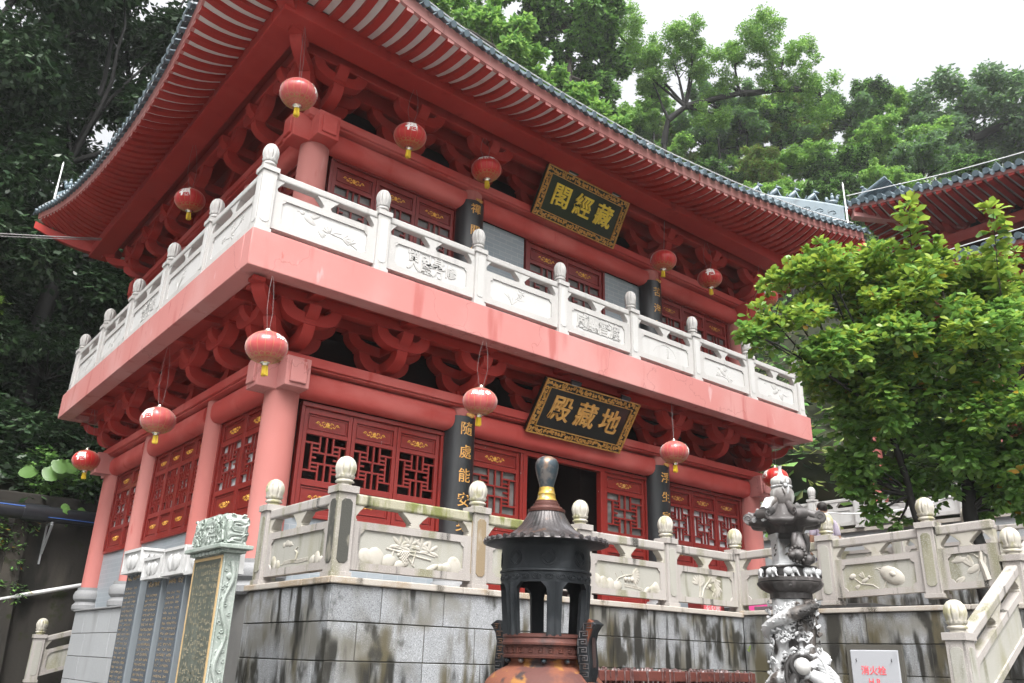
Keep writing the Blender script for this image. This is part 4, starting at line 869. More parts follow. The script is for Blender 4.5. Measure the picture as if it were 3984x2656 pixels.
def balustrade(label, P, rot, us, d, reliefs, skip=(), zo=None, slope=0, rail_mats=None, insets=None):
    """d: dict with s post width, hp post height, hf finial height, rail (z0,z1), pan (z0,z1), mats (post, inset, panel, field, carving, finial)"""
    t = thing('stone_balustrade', label, 'balustrade', P, rot, 'carved stone balustrades')
    key = d['name']; pm, im, nm, fm, cm, qm = d['mats']
    if key not in SETS: SETS[key] = (post_mesh(d['s'], d['hp'], [pm, im]), finial_mesh(d['hf'], d['s']*.5, qm))
    PM, FM = SETS[key]; zo = zo or [slope*u for u in us]
    for i, u in enumerate(us):
        if i in skip: continue
        me_ = post_mesh(d['s'], d['hp'], [pm, insets[i]]) if insets and i in insets else PM
        p = part('post', me_, t, (u, 0, zo[i]), bevel=.006); part('finial', FM, p, (0, 0, d['hp']))
    for i, (a, b) in enumerate(zip(us[:-1], us[1:])):
        s = d['s']/2; x0, x1 = a+s+.002, b-s-.002; W = x1-x0; za, zb = zo[i], zo[i+1]; sl = (zb-za)/(b-a)
        def sh(mb):
            mb.v = [(x, y, z+za+(x-a)*sl) for x, y, z in mb.v]; return mb
        r0, r1 = d['rail']; p0, p1 = d['pan']; th = d.get('th', .055)
        mb = MB(); mb.bx(x0, x1, -.065, .065, r0, r1); sh(mb)
        mpart('handrail', mb, (rail_mats or {}).get(i, pm), t, smooth=0, bevel=.018)
        c = (x0+x1)/2; hh = r0-p1
        prof = [(.42, 0), (.42, .12), (.30, .16), (.36, .22), (.30, .28), (.36, .34), (.42, .40), (.62, .62), (.98, .92), (1.0, 1.0)]
        for pts in ([(c+w*.16, p1+hh*z) for w, z in prof]+[(c-w*.16, p1+hh*z) for w, z in prof[::-1]],
                    [(x0, p1)]+[(x0+w*.125, p1+hh*z) for w, z in prof]+[(x0, p1+hh)], [(x1, p1)]+[(x1-w*.125, p1+hh*z) for w, z in prof]+[(x1, p1+hh)]):
            mb = MB(); mb.prism(pts, lambda u, v, k: (u, k, v), -.05, .05); sh(mb); mpart('rail_support', mb, cm, t, smooth=0, bevel=.004)
        fr = d.get('fr', .12); q = .022
        mb = MB(); mb.bx(x0, x1, -th+q, th-q, p0, p1, 0)
        for sy in (-1, 1):
            y0, y1 = (-th, -th+q) if sy < 0 else (th-q, th)
            mb.bx(x0, x1, y0, y1, p0, p0+fr*.72, 0); mb.bx(x0, x1, y0, y1, p1-fr*.72, p1, 0)
            mb.bx(x0, x0+fr, y0, y1, p0+fr*.72, p1-fr*.72, 0); mb.bx(x1-fr, x1, y0, y1, p0+fr*.72, p1-fr*.72, 0)
            n = .05
            for ax, sx in ((x0+fr, 1), (x1-fr, -1)):
                for az, sz in ((p0+fr*.72, 1), (p1-fr*.72, -1)):
                    pts = [(ax, az), (ax+sx*n, az), (ax+sx*n*.75, az+sz*n*.45), (ax+sx*n*.45, az+sz*n*.75), (ax, az+sz*n)]
                    mb.prism(pts, lambda u, v, k: (u, k, v), y0+.002*(sy < 0), y1-.002*(sy > 0), 0)
            yy = -th+q-.0015 if sy < 0 else th-q+.0015
            mb.add([(x0+fr*.9, yy, p0+fr*.6), (x1-fr*.9, yy, p0+fr*.6), (x1-fr*.9, yy, p1-fr*.6), (x0+fr*.9, yy, p1-fr*.6)], [(0, 1, 2, 3)], 1)
        sh(mb); pn = mpart('panel', mb, [nm, fm], t, smooth=0)
        if i < len(reliefs) and reliefs[i]:
            k = reliefs[i]; kind, seed = k if isinstance(k, tuple) else (k, i)
            me = relief(kind, W-2*fr, p1-p0-1.44*fr, cm, seed)
            if abs(sl) > .01:
                for v in me.vertices: v.co.z += v.co.x*sl
            part('relief_carving', me, pn, (c, -th+q-.001, p0+fr*.72+za+(c-a)*sl))
    return t
UPB = dict(name='up', s=.19, hp=.93, hf=.375, rail=(.80, .93-.03), pan=(.10, .63), fr=.13, mats=('granite_clean', 'granite_field', 'granite_clean', 'granite_field', 'carved_clean', 'granite_clean'))
TEB = dict(name='terrace', s=.19, hp=.87, hf=.305, rail=(.70, .81), pan=(.08, .545), fr=.10, mats=('granite_worn', 'granite_stained_field', 'granite_worn', 'granite_stained_field', 'carved_stone', 'finial_stone'))
balustrade('white carved stone balustrade along the long front of the upper balcony', (-1.0, -1.0, Z1), 0, [1.7*i for i in range(8)], UPB,
           ['bird_branch', ('columns', ['修', '身方', '可度', '留人']), 'orchid', ('text4', '威靈普渡'), 'wheat', 'perched', 'flying'])
balustrade('white carved stone balustrade along the narrow left side of the upper balcony', (-1.0, 8.27, Z1), -PI/2, [1.854*i for i in range(6)], UPB,
           [('floral', 1), ('floral', 5), ('columns', ['善', '慈悲', '心安']), 'orchid', ('floral', 9)], skip=(5,))
TZ = .065
balustrade('mossy carved stone balustrade on top of the granite terrace wall facing the burner', (-.40, -2.78, TZ), 0, [0, 1.66, 3.24, 4.82, 6.33], TEB,
           ['grapes', 'orchid', 'fruit', 'bamboo'], rail_mats={0: 'granite_moss', 1: 'granite_moss'}, insets={0: 'granite_black', 1: 'granite_brown'})
balustrade('short stone balustrade turning back from the mossy terrace corner beside the tall stele', (-.40, -1.12, TZ), -PI/2, [0, 1.66], TEB, ['river'], skip=(1,))
balustrade('stone balustrade with lotus and bird panels on the terrace wall beside the stone stairs', (5.93, -2.78, TZ+.02), -PI/2, [0, 1.45, 2.78, 3.62], TEB,
           ['orchid', 'lotus', 'tree_bird'], skip=(0, 3), zo=[0, .05, .09, .12])
balustrade('sloping stone stair balustrade rising to the terrace at the right edge', (4.34, -6.42, -1.14), 0, [0, 1.66, 3.3], TEB, [None, None], slope=.53)
balustrade('weathered brown stone stair balustrade rising behind the far end of the pavilion', (-.50, 9.0, -1.28), 0, [0, 1.7], TEB, ['floral'], slope=.30)
# ------------------------------------------------------------------ ground, terrace and granite walls
GZ = -2.25
mb = MB(); n = 40
def sheet(name, x0, x1, y0, y1, z, m, kind='structure'):
    mb = MB(); mb.add([(x0, y0, z), (x1, y0, z), (x1, y1, z), (x0, y1, z)], [(0, 1, 2, 3)]); o = mpart(name, mb, m, None, smooth=0); o['kind'] = kind; return o
sheet('ground', -300, 300, -300, 300, GZ, 'paving')
mb = MB(); mb.bx(-.2, 40, -2.80, 7.35, -1.2, .02); mb.bx(5.97, 40, -14, -2.802, -1.2, .018)
o = mpart('terrace_paving', mb, 'paving', None, smooth=0); o['kind'] = 'structure'
def blockwall(label, T, u0, u1, z0, z1, rows, seed, m, cap=None, name='granite_wall', lo=.55, hi=.95, joint=.011, capz=(0, .065)):
    t = thing(name, label, 'wall', (0, 0, 0))
    R = random.Random(seed); mb = MB(); mb.T = T; z = z1
    for h in rows:
        u = u0-R.uniform(0, .5)
        while u < u1:
            L = R.uniform(lo, hi); a, b = max(u, u0), min(u+L, u1)
            if b-a > .05: mb.bx(a+joint/2, b-joint/2, -.10, R.uniform(-.003, .004), max(z-h, z0)+joint/2, z-joint/2)
            u += L
        z -= h
        if z < z0+.03: break
    mpart('block_courses', mb, m, t, smooth=0, bevel=.004)
    mb = MB(); mb.T = T; mb.bx(u0+.01, u1-.01, -.30, -.012, z0, z1); mpart('mortar_backing', mb, 'mortar', t, smooth=0)
    if cap:
        mb = MB(); mb.T = T; u = u0-.03; R = random.Random(seed+1)
        while u < u1:
            L = min(R.uniform(1.1, 2.0), u1-u); mb.bx(u, u+L-.006, -.42, .035+R.uniform(-.004, .004), *capz); u += L
        mpart('coping', mb, cap, t, smooth=0, bevel=.01)
    return t
def wallT(P, ux, uy):      # u direction (ux,uy); outward is to the right of u seen from above
    return Matrix(((ux, uy, 0, P[0]), (uy, -ux, 0, P[1]), (0, 0, 1, P[2]), (0, 0, 0, 1)))
ROWS = [.335, .345, .345, .35, .35, .35, .35]
blockwall('stained granite terrace wall with black water streaks behind the burner', wallT((-.50, -2.92, 0), 1, 0), 0, 6.30, GZ, 0, ROWS, 11, 'block_stone', 'cap_stone')
blockwall('short granite return wall of the terrace behind the tall stele', wallT((-.50, -.95, 0), 0, -1), 0, 1.97, GZ, -.002, ROWS, 15, 'block_stone', 'cap_stone', capz=(0, .063))
blockwall('granite terrace wall with the hydrant cover beside the stone stairs', wallT((5.80, -2.92, 0), 0, -1), 0, 3.62, GZ, .03, [.36, .35, .35, .35, .35, .35, .35], 21, 'block_stone', 'cap_stone', lo=.7, hi=1.1, capz=(.032, .09))
blockwall('pale grey stone plinth under the long side wall of the pavilion', wallT((-.30, 7.45, 0), 0, -1), 0, 6.5, GZ, -.01, [.38]*7, 31, 'block_clean', 'drum_stone', name='stone_plinth', lo=.7, hi=1.0, capz=(-.008, .02))
# green shoots between the blocks
g = thing('wall_weed', 'small bright green weeds sprouting in the wall corner joint', 'weed', (5.78, -2.98, -.4))
mb = MB(); R = random.Random(2)
for z in (-.02, -.38, -.72):
    for k in range(9):
        a = R.uniform(0, 6.28); p = Vector((-.02+R.uniform(-.02, .02), -.02-R.uniform(0, .03), z+R.uniform(-.03, .03))); q = p+Vector((-.03*abs(math.cos(a)), .03*math.sin(a), R.uniform(.01, .04)))
        s = Vector((0, .012, .006)); mb.add([tuple(p), tuple(p.lerp(q, .5)+s), tuple(q), tuple(p.lerp(q, .5)-s)], [(0, 1, 2, 3)])
mpart('leaves', mb, 'leaf_lime', g, smooth=0)
# ------------------------------------------------------------------ hydrant cover
t = thing('hydrant_cover', 'pale grey hydrant cover plate with red characters set in the granite wall', 'hydrant cover', (5.78, -4.78, -.70))
mb = MB(); mb.bx(-.035, .03, -.30, .30, -.42, .30); mpart('cover_plate', mb, 'sign_white', t, smooth=0, bevel=.012)
mb = MB()
for a in ((-.345, -.302, -.46, .36), (.302, .345, -.46, .36)): mb.bx(-.024, .02, a[0], a[1], a[2], a[3])
mb.bx(-.024, .02, -.302, .302, .302, .36); mpart('dark_surround', mb, 'mortar', t, smooth=0)
for s, sz, z in (('消火栓', .105, .065), ('H R', .095, -.055)):
    me = text_mesh(s, sz, 'sign_red', depth=.001, offset=.002); me.transform(Matrix.Translation((-.037, 0.02, z)) @ LTXT); part('lettering', me, t)
mb = MB(); mb.tube([(-.04, -.22, .2), (-.055, -.22, .19), (-.04, -.22, .17)], .004, 5); mb.tube([(-.04, .22, .2), (-.055, .22, .19), (-.04, .22, .17)], .004, 5); mpart('handle', mb, 'pipe_black', t)
# ------------------------------------------------------------------ steles
def engraved(face, u0, u1, z0, z1, mode, seed, m, parent):
    """tiny illegible cut characters as little stroke clusters; face maps (u,out,z)"""
    R = random.Random(seed); mb = MB(); mb.T = face
    def glyph(u, z, s):
        for k in range(3):
            if R.random() < .5: a, b = R.uniform(0, .3), R.uniform(.6, 1); y = R.uniform(0, .8); q = (u+a*s, u+b*s, z+y*s, z+(y+.16)*s)
            else: x = R.uniform(0, .8); q = (u+x*s, u+(x+.16)*s, z+R.uniform(0, .3)*s, z+R.uniform(.65, 1)*s)
            mb.add([(q[0], .0015, q[2]), (q[1], .0015, q[2]), (q[1], .0015, q[3]), (q[0], .0015, q[3])], [(0, 1, 2, 3)])
    if mode == 'rows':
        for i in range(7): glyph(u0+(u1-u0)*(.08+.125*i), z1-.075, .05)
        z = z1-.17
        while z > z0:
            for c in range(3):
                b = u0+(u1-u0)*(.06+.31*c); k = R.choice((3, 3, 4)) if z > z0+.1 else R.choice((0, 2, 3))
                for i in range(k): glyph(b+i*.034, z, .027)
            z -= .047
    else:
        nc = 12
        for c in range(nc):
            u = u0+(u1-u0)*(c+.2)/nc; z = z1-.05
            while z > z0:
                for i in range(R.randint(1, 6)):
                    if z > z0: glyph(u, z, .044)
                    z -= .056
                z -= R.choice((.02, .05, .11))
    mpart('engraved_text', mb, m, parent, smooth=0)
SX = -1.53
def stele(label, y0, y1, ztop, caph, seed, th=.24):
    """dark slab: text face towards -x"""
    t = thingw('memorial_stele', label, 'stele', (SX+th/2, (y0+y1)/2, GZ), 0, 'row of dark memorial steles')
    cy = (y0+y1)/2; zc = ztop-caph
    mb = MB(); mb.bx(SX, SX+th, y0, y1, GZ+.15, zc, 0); mb.add([], [])
    mpart('slab', mb, 'stele_side', t, smooth=0, bevel=.006)
    mb = MB(); mb.bx(SX-.006, SX+.001, y0+.012, y1-.012, GZ+.17, zc-.004); fc = mpart('polished_face', mb, 'stele_black', t, smooth=0)
    F = Matrix(((0, -1, 0, SX-.0065), (-1, 0, 0, y1), (0, 0, 1, 0), (0, 0, 0, 1)))
    engraved(F, .03, y1-y0-.03, -1.4, zc, 'rows', seed, 'engraved_gold', t)
    mb = MB(); a = .05; mb.bx(SX-a, SX+th+a*.6, y0-a, y1+a, zc, ztop)
    for (p, q, r, s) in ((y0-a, y1+a, zc, zc+.03), (y0-a, y1+a, ztop-.03, ztop), (y0-a, y0-a+.025, zc+.03, ztop-.03), (y1+a-.025, y1+a, zc+.03, ztop-.03)): mb.bx(SX-a-.018, SX-a, p, q, r, s)
    mb.bx(SX-a, SX+th+a*.6, y0-a-.015, y0-a, zc, zc+.03); mb.bx(SX-a, SX+th+a*.6, y0-a-.015, y0-a, ztop-.03, ztop)
    zm = (zc+ztop)/2
    for k, (w_, h_, o_) in enumerate(((.24, .30, 0), (.12, .34, -.13), (.12, .34, .13), (.09, .26, -.2), (.09, .26, .2), (.14, .22, -.07), (.14, .22, .07))):   # lotus petals
        mb.ell((SX-a-.002-.003*(k % 3), cy+o_*(y1-y0)*1.3, zm-.01-.02*abs(o_)), (.016, w_*(y1-y0)*.8, h_*caph), 10, 6, R=Matrix.Rotation(-o_*2.4, 3, 'X'))
    for k in range(4):
        mb.tube([(SX+.02+.05*k+.02*math.cos(j), y0-a-.006, zm+.06*math.sin(j*.9)) for j in range(6)], .009, 5)
    mpart('lotus_cap', mb, 'white_stone', t, smooth=50, bevel=.004)
    mb = MB(); mb.bx(SX-.10, SX+th+.1, y0-.04, y1+.04, GZ, GZ+.15); mpart('base', mb, 'drum_stone', t, smooth=0, bevel=.01)
stele('dark memorial stele farthest back in the row, nearest the pavilion plinth end', -.57, -.03, .40, .255, 1)
stele('low dark memorial stele second from the rear, its lotus cap sitting lower', -1.28, -.81, .27, .225, 2)
stele('tall dark memorial stele third from the rear with wide white lotus cap', -1.96, -1.45, .315, .265, 3)
stele('dark memorial stele half hidden behind the green dragon stele', -2.60, -2.13, .28, .25, 4)
t = thingw('dragon_stele', 'tall green stone stele with carved dragon crown and gold engraved text', 'stele', (-1.62, -2.96, GZ))
GX = -1.70; gy0, gy1 = -3.31, -2.62; th = .135
mb = MB(); mb.bx(GX, GX+th, gy0, gy1, GZ+.2, .135); mpart('slab', mb, 'green_stone', t, smooth=0, bevel=.006)
mb = MB(); mb.bx(GX-.005, GX+.001, gy0+.045, gy1-.045, GZ+.25, .09); mpart('text_face', mb, 'stele_green', t, smooth=0)
mb = MB()
for a, b, c, d in ((gy0+.02, gy0+.045, GZ+.23, .115), (gy1-.045, gy1-.02, GZ+.23, .115), (gy0+.045, gy1-.045, .09, .115)): mb.bx(GX-.008, GX+.001, a, b, c, d)
mpart('gilt_border', mb, 'engraved_gold', t, smooth=0)
engraved(Matrix(((0, -1, 0, GX-.0065), (-1, 0, 0, gy1-.05), (0, 0, 1, 0), (0, 0, 0, 1))), .03, gy1-gy0-.10, -1.3, .07, 'cols', 8, 'engraved_beige', t)
mb = MB()   # dragon winding down the narrow side
R = random.Random(5)
for sgn, off in ((1, 0),):
    pts = [(GX+th/2+.030*math.sin(k*.75), gy0-.008, .07-.055*k) for k in range(27)]
    mb.tube(pts, [.017+.004*math.sin(k) for k in range(27)], 8)
for k in range(60):
    c = (GX+.02+R.random()*(th-.04), gy0-.003, .10-R.random()*1.5); r0 = R.uniform(.012, .026); a0 = R.uniform(0, 6)
    mb.tube([(c[0]+r0*(1-j/9)*math.cos(a0+j*.8), c[1], c[2]+r0*(1-j/9)*math.sin(a0+j*.8)) for j in range(8)], .0055, 5)
mb.ell((GX+th/2, gy0-.004, -.05), (.028, .012, .028))
for x in (GX+.008, GX+th-.008): mb.tube([(x, gy0-.002, .12), (x, gy0-.002, -1.4)], .007, 5)
mpart('side_carving', mb, 'green_stone', t)
mb = MB(); mb.bx(GX-.035, GX+th+.035, gy0-.035, gy1+.035, .135, .165); mb.bx(GX-.075, GX+th+.075, gy0-.075, gy1+.075, .165, .20)
for k in range(8): mb.ell((GX-.03, gy0+.05+.082*k, .142), (.02, .045, .02), 8, 5)
mpart('cornice', mb, 'green_stone', t, smooth=50, bevel=.01)
from mathutils import noise as mnoise
mb = MB(); c = Vector((GX+th/2, (gy0+gy1)/2, .32)); n, m = 260, 60; vs = []     # rounded dragon and cloud block, relief cut into its skin
def carve(p):
    q = p*11; w_ = Vector((mnoise.noise(q*.7), mnoise.noise(q*.7+Vector((9, 2, 4))), mnoise.noise(q*.7+Vector((3, 7, 1)))))*1.3
    a_ = mnoise.noise(q+w_); return .030*(1-min(1, abs(a_)*4.5))-.010+.012*mnoise.noise(q*2.2+w_*2)
for i in range(m+1):
    v = i/m; z = .20+.25*v; f = (1+.04*math.sin(v*2.2))*(1-.14*max(0, (v-.72)/.28)**2)
    for k in range(n):
        a = 2*PI*k/n; ca, sa = math.cos(a), math.sin(a); e = .30; px = math.copysign(abs(ca)**e, ca)*.105*f; py = math.copysign(abs(sa)**e, sa)*.375*f
        d_ = carve(Vector((px, py, z))); L_ = 1; vs.append((c.x+px*(1+d_*4), c.y+py+math.copysign(d_, py)*min(1, abs(py)/.33), z+.02*mnoise.noise(Vector((px*9, py*9, 3)))*v))
fs = [(i*n+k, i*n+(k+1) % n, (i+1)*n+(k+1) % n, (i+1)*n+k) for i in range(m) for k in range(n)]+[tuple(m*n+k for k in range(n))]
mb.add(vs, fs)
for k in range(46):       # raised curls
    s = R.choice((0, 0, 1)); z = .24+.18*R.random(); a0 = R.uniform(0, 6.28); r0 = R.uniform(.03, .05); d = R.choice((-1, 1)); u0 = R.uniform(-.32, .32) if s == 0 else R.uniform(-.07, .07)
    P = (lambda p, q: (c.x-.107, c.y+u0+p, z+q)) if s == 0 else (lambda p, q: (c.x+u0+p*.8, c.y-.378, z+q))
    mb.tube([P(r0*(1-j/10)*math.cos(a0+d*j*.7), r0*(1-j/10)*math.sin(a0+d*j*.7)) for j in range(10)], [.011-.0007*j for j in range(10)], 6)
mpart('dragon_crown', mb, 'green_stone', t, smooth=60)
mb = MB(); mb.bx(GX-.12, GX+th+.12, gy0-.12, gy1+.12, GZ, GZ+.2); mpart('base', mb, 'green_stone', t, smooth=0, bevel=.015)
# ------------------------------------------------------------------ cast iron incense burner
BC = (-.125, -5.50, 0)
t = thingw('incense_burner', 'tall cast iron incense burner with pagoda lid and bulbous finial', 'incense burner', (BC[0], BC[1], GZ))
def lat(name, prof, m, n=48, mod=None, parent=None, z=0, smooth=40):
    mb = MB(); mb.lathe(prof, n, (BC[0], BC[1], z), mod=mod); return mpart(name, mb, m, parent or t, smooth=smooth)
k = lat('finial_knob', [(.052, .60), (.058, .625), (.068, .66), (.082, .71), (.090, .755), (.088, .79), (.072, .82), (.04, .838), (.01, .842)], 'iron_knob', 32)
lat('gilt_neck', [(.082, .497), (.070, .515), (.066, .545), (.068, .55), (.064, .555), (.058, .58), (.056, .60)], 'iron_gilt', 32)
lat('collar', [(.14, .41), (.142, .43), (.125, .436), (.118, .45), (.10, .455), (.098, .475), (.088, .48), (.085, .498)], 'iron_red', 40)
def rib(r, z, a): return r*(1+.016*abs(math.cos(20*a))-.008)
mb = MB(); prof = [(.132, .412), (.150, .375), (.178, .33), (.222, .28), (.285, .235), (.36, .205), (.42, .190), (.455, .182)]
mb.lathe(prof+[(.458, .172), (.30, .166)], 160, (BC[0], BC[1], 0), mod=lambda r, z, a: rib(r, z, a) if z > .175 else r, cap=False)
rf = mpart('lid_roof', mb, 'iron_roof', t, smooth=70)
mb = MB()
for i in range(40):
    a = 2*PI*i/40; d = Vector((math.cos(a), math.sin(a), 0)); p = Vector((BC[0], BC[1], .188))
    mb.tube([p+d*.43, p+d*.462], .017, 10); mb.tube([p+d*.462, p+d*.466], .011, 8)
mpart('tile_ends', mb, 'iron_roof', rf)
lat('drum', [(.44, .168), (.37, .16), (.335, .145), (.324, .13), (.322, -.02), (.334, -.024), (.336, -.036), (.326, -.042), (.324, -.112), (.312, -.115), (.30, .10)], 'iron_black', 64)
mb = MB()
for i in range(8):         # pierced coin medallions and eye scrolls
    a = 2*PI*i/8+.12; d = Vector((math.cos(a), math.sin(a), 0)); s = Vector((-d.y, d.x, 0)); c = Vector((BC[0], BC[1], .055))+d*.322
    mb.tube([c+s*.052*math.cos(j*PI/8)+Vector((0, 0, .052*math.sin(j*PI/8))) for j in range(17)], .005, 5, cap=False)
    for q in range(4):
        e = PI/4+q*PI/2; f = e+PI/2; mb.tube([c+s*.045*math.cos(e-PI/4)+Vector((0, 0, .045*math.sin(e-PI/4))), c+s*.045*math.cos(f-PI/4)+Vector((0, 0, .045*math.sin(f-PI/4)))], .006, 5)
for i in range(24):
    a = 2*PI*(i+.5)/24; d = Vector((math.cos(a), math.sin(a), 0)); s = Vector((-d.y, d.x, 0)); c = Vector((BC[0], BC[1], -.075))+d*.325
    for w_, h_ in ((.032, .017), (.016, .010)): mb.tube([c+s*w_*math.cos(j*PI/6)+Vector((0, 0, h_*math.sin(j*PI/6))) for j in range(13)], .004, 5, cap=False)
    mb.ell(tuple(c), (.007, .007, .006), 6, 4)
mpart('relief_scrolls', mb, 'iron_black', t)
A0 = math.atan2(-10.194+5.5, -4.285+.125)
for i in range(6):
    a = A0+.20+2*PI*i/6; mb = MB(); r0, r1, dh = .285, .315, .165
    vs = []
    for z, rr, dw in ((-.112, 1.03, .30), (-.15, 1.02, .185), (-.19, 1.015, .165), (-.44, .955, .165), (-.465, .95, .18)):
        for k2 in range(7):
            b = a-dw+2*dw*k2/6
            for r_o in (r0, r1+(.008 if k2 in (0, 3, 6) else 0)): vs.append((BC[0]+r_o*rr*math.cos(b), BC[1]+r_o*rr*math.sin(b), z))
    fs = []
    for j in range(4):
        for k2 in range(6):
            for o_ in (0, 1):
                A_ = j*14+k2*2+o_; fs.append((A_, A_+2, A_+16, A_+14))
        fs += [(j*14, j*14+1, j*14+15, j*14+14), (j*14+12, j*14+13, j*14+27, j*14+26)]
    mb.add(vs, fs); mpart('pillar', mb, 'iron_black', t, smooth=30)
lat('rim_band', [(.285, -.455), (.30, -.458), (.302, -.475), (.296, -.482), (.300, -.505), (.308, -.512), (.308, -.525), (.290, -.53), (.290, -.592), (.30, -.596), (.298, -.61), (.255, -.615), (.255, -.45)], 'iron_red', 64)
mb = MB()
for i in range(26):
    a = 2*PI*i/26; W_ = .052
    P = lambda u, v: (BC[0]+.292*math.cos(a+u*W_/.292), BC[1]+.292*math.sin(a+u*W_/.292), -.561+v*.044)
    mb.tube([P(-.5, -.4), P(-.5, .4), P(.42, .4), P(.42, -.3), P(-.15, -.3), P(-.15, .1), P(.12, .1)], .0042, 4)
mpart('meander', mb, 'iron_red', t)
lat('belly', [(.252, -.612), (.248, -.64), (.262, -.662), (.31, -.683), (.36, -.71), (.405, -.755), (.44, -.82), (.455, -.92), (.44, -1.05), (.39, -1.18), (.30, -1.28), (.15, -1.33)], 'iron_rust', 64)
for i in range(10):
    a = 2*PI*i/10+.2; mb = MB(); mb.ell((BC[0]+.268*math.cos(a), BC[1]+.268*math.sin(a), -.628), (.02, .02, .018), 10, 7); mpart('stud', mb, 'iron_knob', t, smooth=60)
for sg in (0, PI):
    a = math.atan2(-.69, .72)-.62+sg; d = Vector((math.cos(a), math.sin(a), 0)); s = Vector((-d.y, d.x, 0)); o_ = Vector((BC[0], BC[1], 0))
    out_ = [(.345, -.74), (.335, -.66), (.315, -.58), (.315, -.50), (.335, -.43), (.375, -.375), (.415, -.35)]
    inn = [(.475, -.385), (.455, -.40), (.425, -.44), (.41, -.50), (.415, -.56), (.425, -.63), (.42, -.70), (.40, -.76)]
    mb = MB(); poly = out_+inn; mb.prism(poly, lambda p, q, k: tuple(o_+d*p+s*k+Vector((0, 0, q))), -.055, .055)
    h = mpart('handle', mb, 'iron_black', t, smooth=30, bevel=.006)
    mb = MB()
    for i in range(7):
        z = -.40-.052*i
        rr = (interp(-z, [.35, .375, .43, .50, .58, .66, .74], [.415, .375, .335, .315, .315, .335, .345])+interp(-z, [.385, .44, .50, .56, .63, .70, .76], [.475, .425, .41, .415, .425, .42, .40]))/2
        for sd__ in (-.0555, .0555):
            P = lambda u, v: tuple(o_+d*(rr+u*.034)+s*sd__+Vector((0, 0, z+v*.022)))
            mb.tube([P(-1, -.9), P(-1, .9), P(1, .9), P(1, -.4), P(-.2, -.4), P(-.2, .3), P(.5, .3)], .0045, 4)
    mpart('meander', mb, 'iron_roof', h)
    mb = MB(); q = o_+d*.418; mb.hexa([tuple(q-s*.018+Vector((0, 0, -.66))), tuple(q+d*.012-s*.018+Vector((0, 0, -.66))), tuple(q+d*.012+s*.018+Vector((0, 0, -.66))), tuple(q+s*.018+Vector((0, 0, -.66))), tuple(q-s*.018+Vector((0, 0, -.47))), tuple(q+d*.004-s*.018+Vector((0, 0, -.47))), tuple(q+d*.004+s*.018+Vector((0, 0, -.47))), tuple(q+s*.018+Vector((0, 0, -.47)))]); mpart('slot_shade', mb, 'interior_dark', h, smooth=0)  # dark block on the handle, painted in as the slot's shade
for i in range(3):
    a = 2*PI*i/3+.4; mb = MB(); mb.tube([(BC[0]+.36*math.cos(a), BC[1]+.36*math.sin(a), -1.1), (BC[0]+.46*math.cos(a), BC[1]+.46*math.sin(a), -1.5), (BC[0]+.44*math.cos(a), BC[1]+.44*math.sin(a), GZ+.05), (BC[0]+.47*math.cos(a), BC[1]+.47*math.sin(a), GZ)], [.12, .10, .07, .10], 12); mpart('leg', mb, 'iron_rust', t)
mat('gourd_stone', (.40, .40, .38), .6, [((.12, .11, .105), 5, (1, 1, .5), .45, .62, 7)], bump=.2, bscale=60)
# ------------------------------------------------------------------ carved stone lantern pillar
PC = Vector((3.54, -5.16, 0)); FA = math.atan2(-10.194+5.16, -4.285-3.54)
t = thingw('dragon_pillar_lantern', 'carved stone dragon pillar lantern blackened by weather with gourd finial', 'stone lantern', (PC.x, PC.y, GZ))
def pl(name, prof, m, n=40, mod=None, smooth=45):
    mb = MB(); mb.lathe(prof, n, tuple(PC), mod=mod); return mpart(name, mb, m, t, smooth=smooth)
gf = pl('gourd_finial', [(.09, .985), (.115, 1.03), (.125, 1.08), (.12, 1.13), (.098, 1.17), (.094, 1.185), (.103, 1.20), (.110, 1.235), (.103, 1.27), (.07, 1.293), (.035, 1.305), (.02, 1.34), (.017, 1.385), (.026, 1.41)], 'gourd_stone', 32)
mb = MB(); mb.tube([tuple(PC+Vector((.102*math.cos(a), .102*math.sin(a), 1.183))) for a in [2*PI*i/24 for i in range(25)]], .012, 6, cap=False)
d = Vector((math.cos(FA+.35), math.sin(FA+.35), 0)); s = Vector((-d.y, d.x, 0))
for sg in (-1, 1):
    mb.ell(tuple(PC+d*.108+s*.03*sg+Vector((0, 0, 1.222))), (.010, .022, .024)); mb.ell(tuple(PC+d*.124+s*.022*sg+Vector((0, 0, 1.125))), (.010, .014, .048), R=Matrix.Rotation(.3*sg, 3, 'X'))
mb.ell(tuple(PC+d*.118+Vector((0, 0, 1.183))), (.02, .02, .022)); mpart('ribbon', mb, 'lantern_stone', gf)
# hexagonal roof with upturned scrolls
mb = MB(); n = 72; vs = []
rings = [(.10, .99), (.125, .985), (.15, .955), (.20, .885), (.27, .832), (.34, .806), (.352, .79), (.345, .765), (.30, .75), (.20, .742), (.17, .675)]
for r, z in rings:
    for k in range(n):
        a = 2*PI*k/n; c6 = math.cos(3*(a-FA-.45))**2; hexf = 1/max(.86, abs(math.cos(((a-FA-.45+PI/6) % (PI/3))-PI/6)))
        f = min(1, max(0, (r-.12)/.22)); up = .075*f**2*c6**6
        vs.append((PC.x+r*hexf*(1+.03*f*c6)*math.cos(a), PC.y+r*hexf*(1+.03*f*c6)*math.sin(a), z+up))
mb.add(vs, [(i*n+k, i*n+(k+1) % n, (i+1)*n+(k+1) % n, (i+1)*n+k) for i in range(len(rings)-1) for k in range(n)]+[tuple(k for k in range(n))])
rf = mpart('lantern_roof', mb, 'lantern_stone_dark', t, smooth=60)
mb = MB()
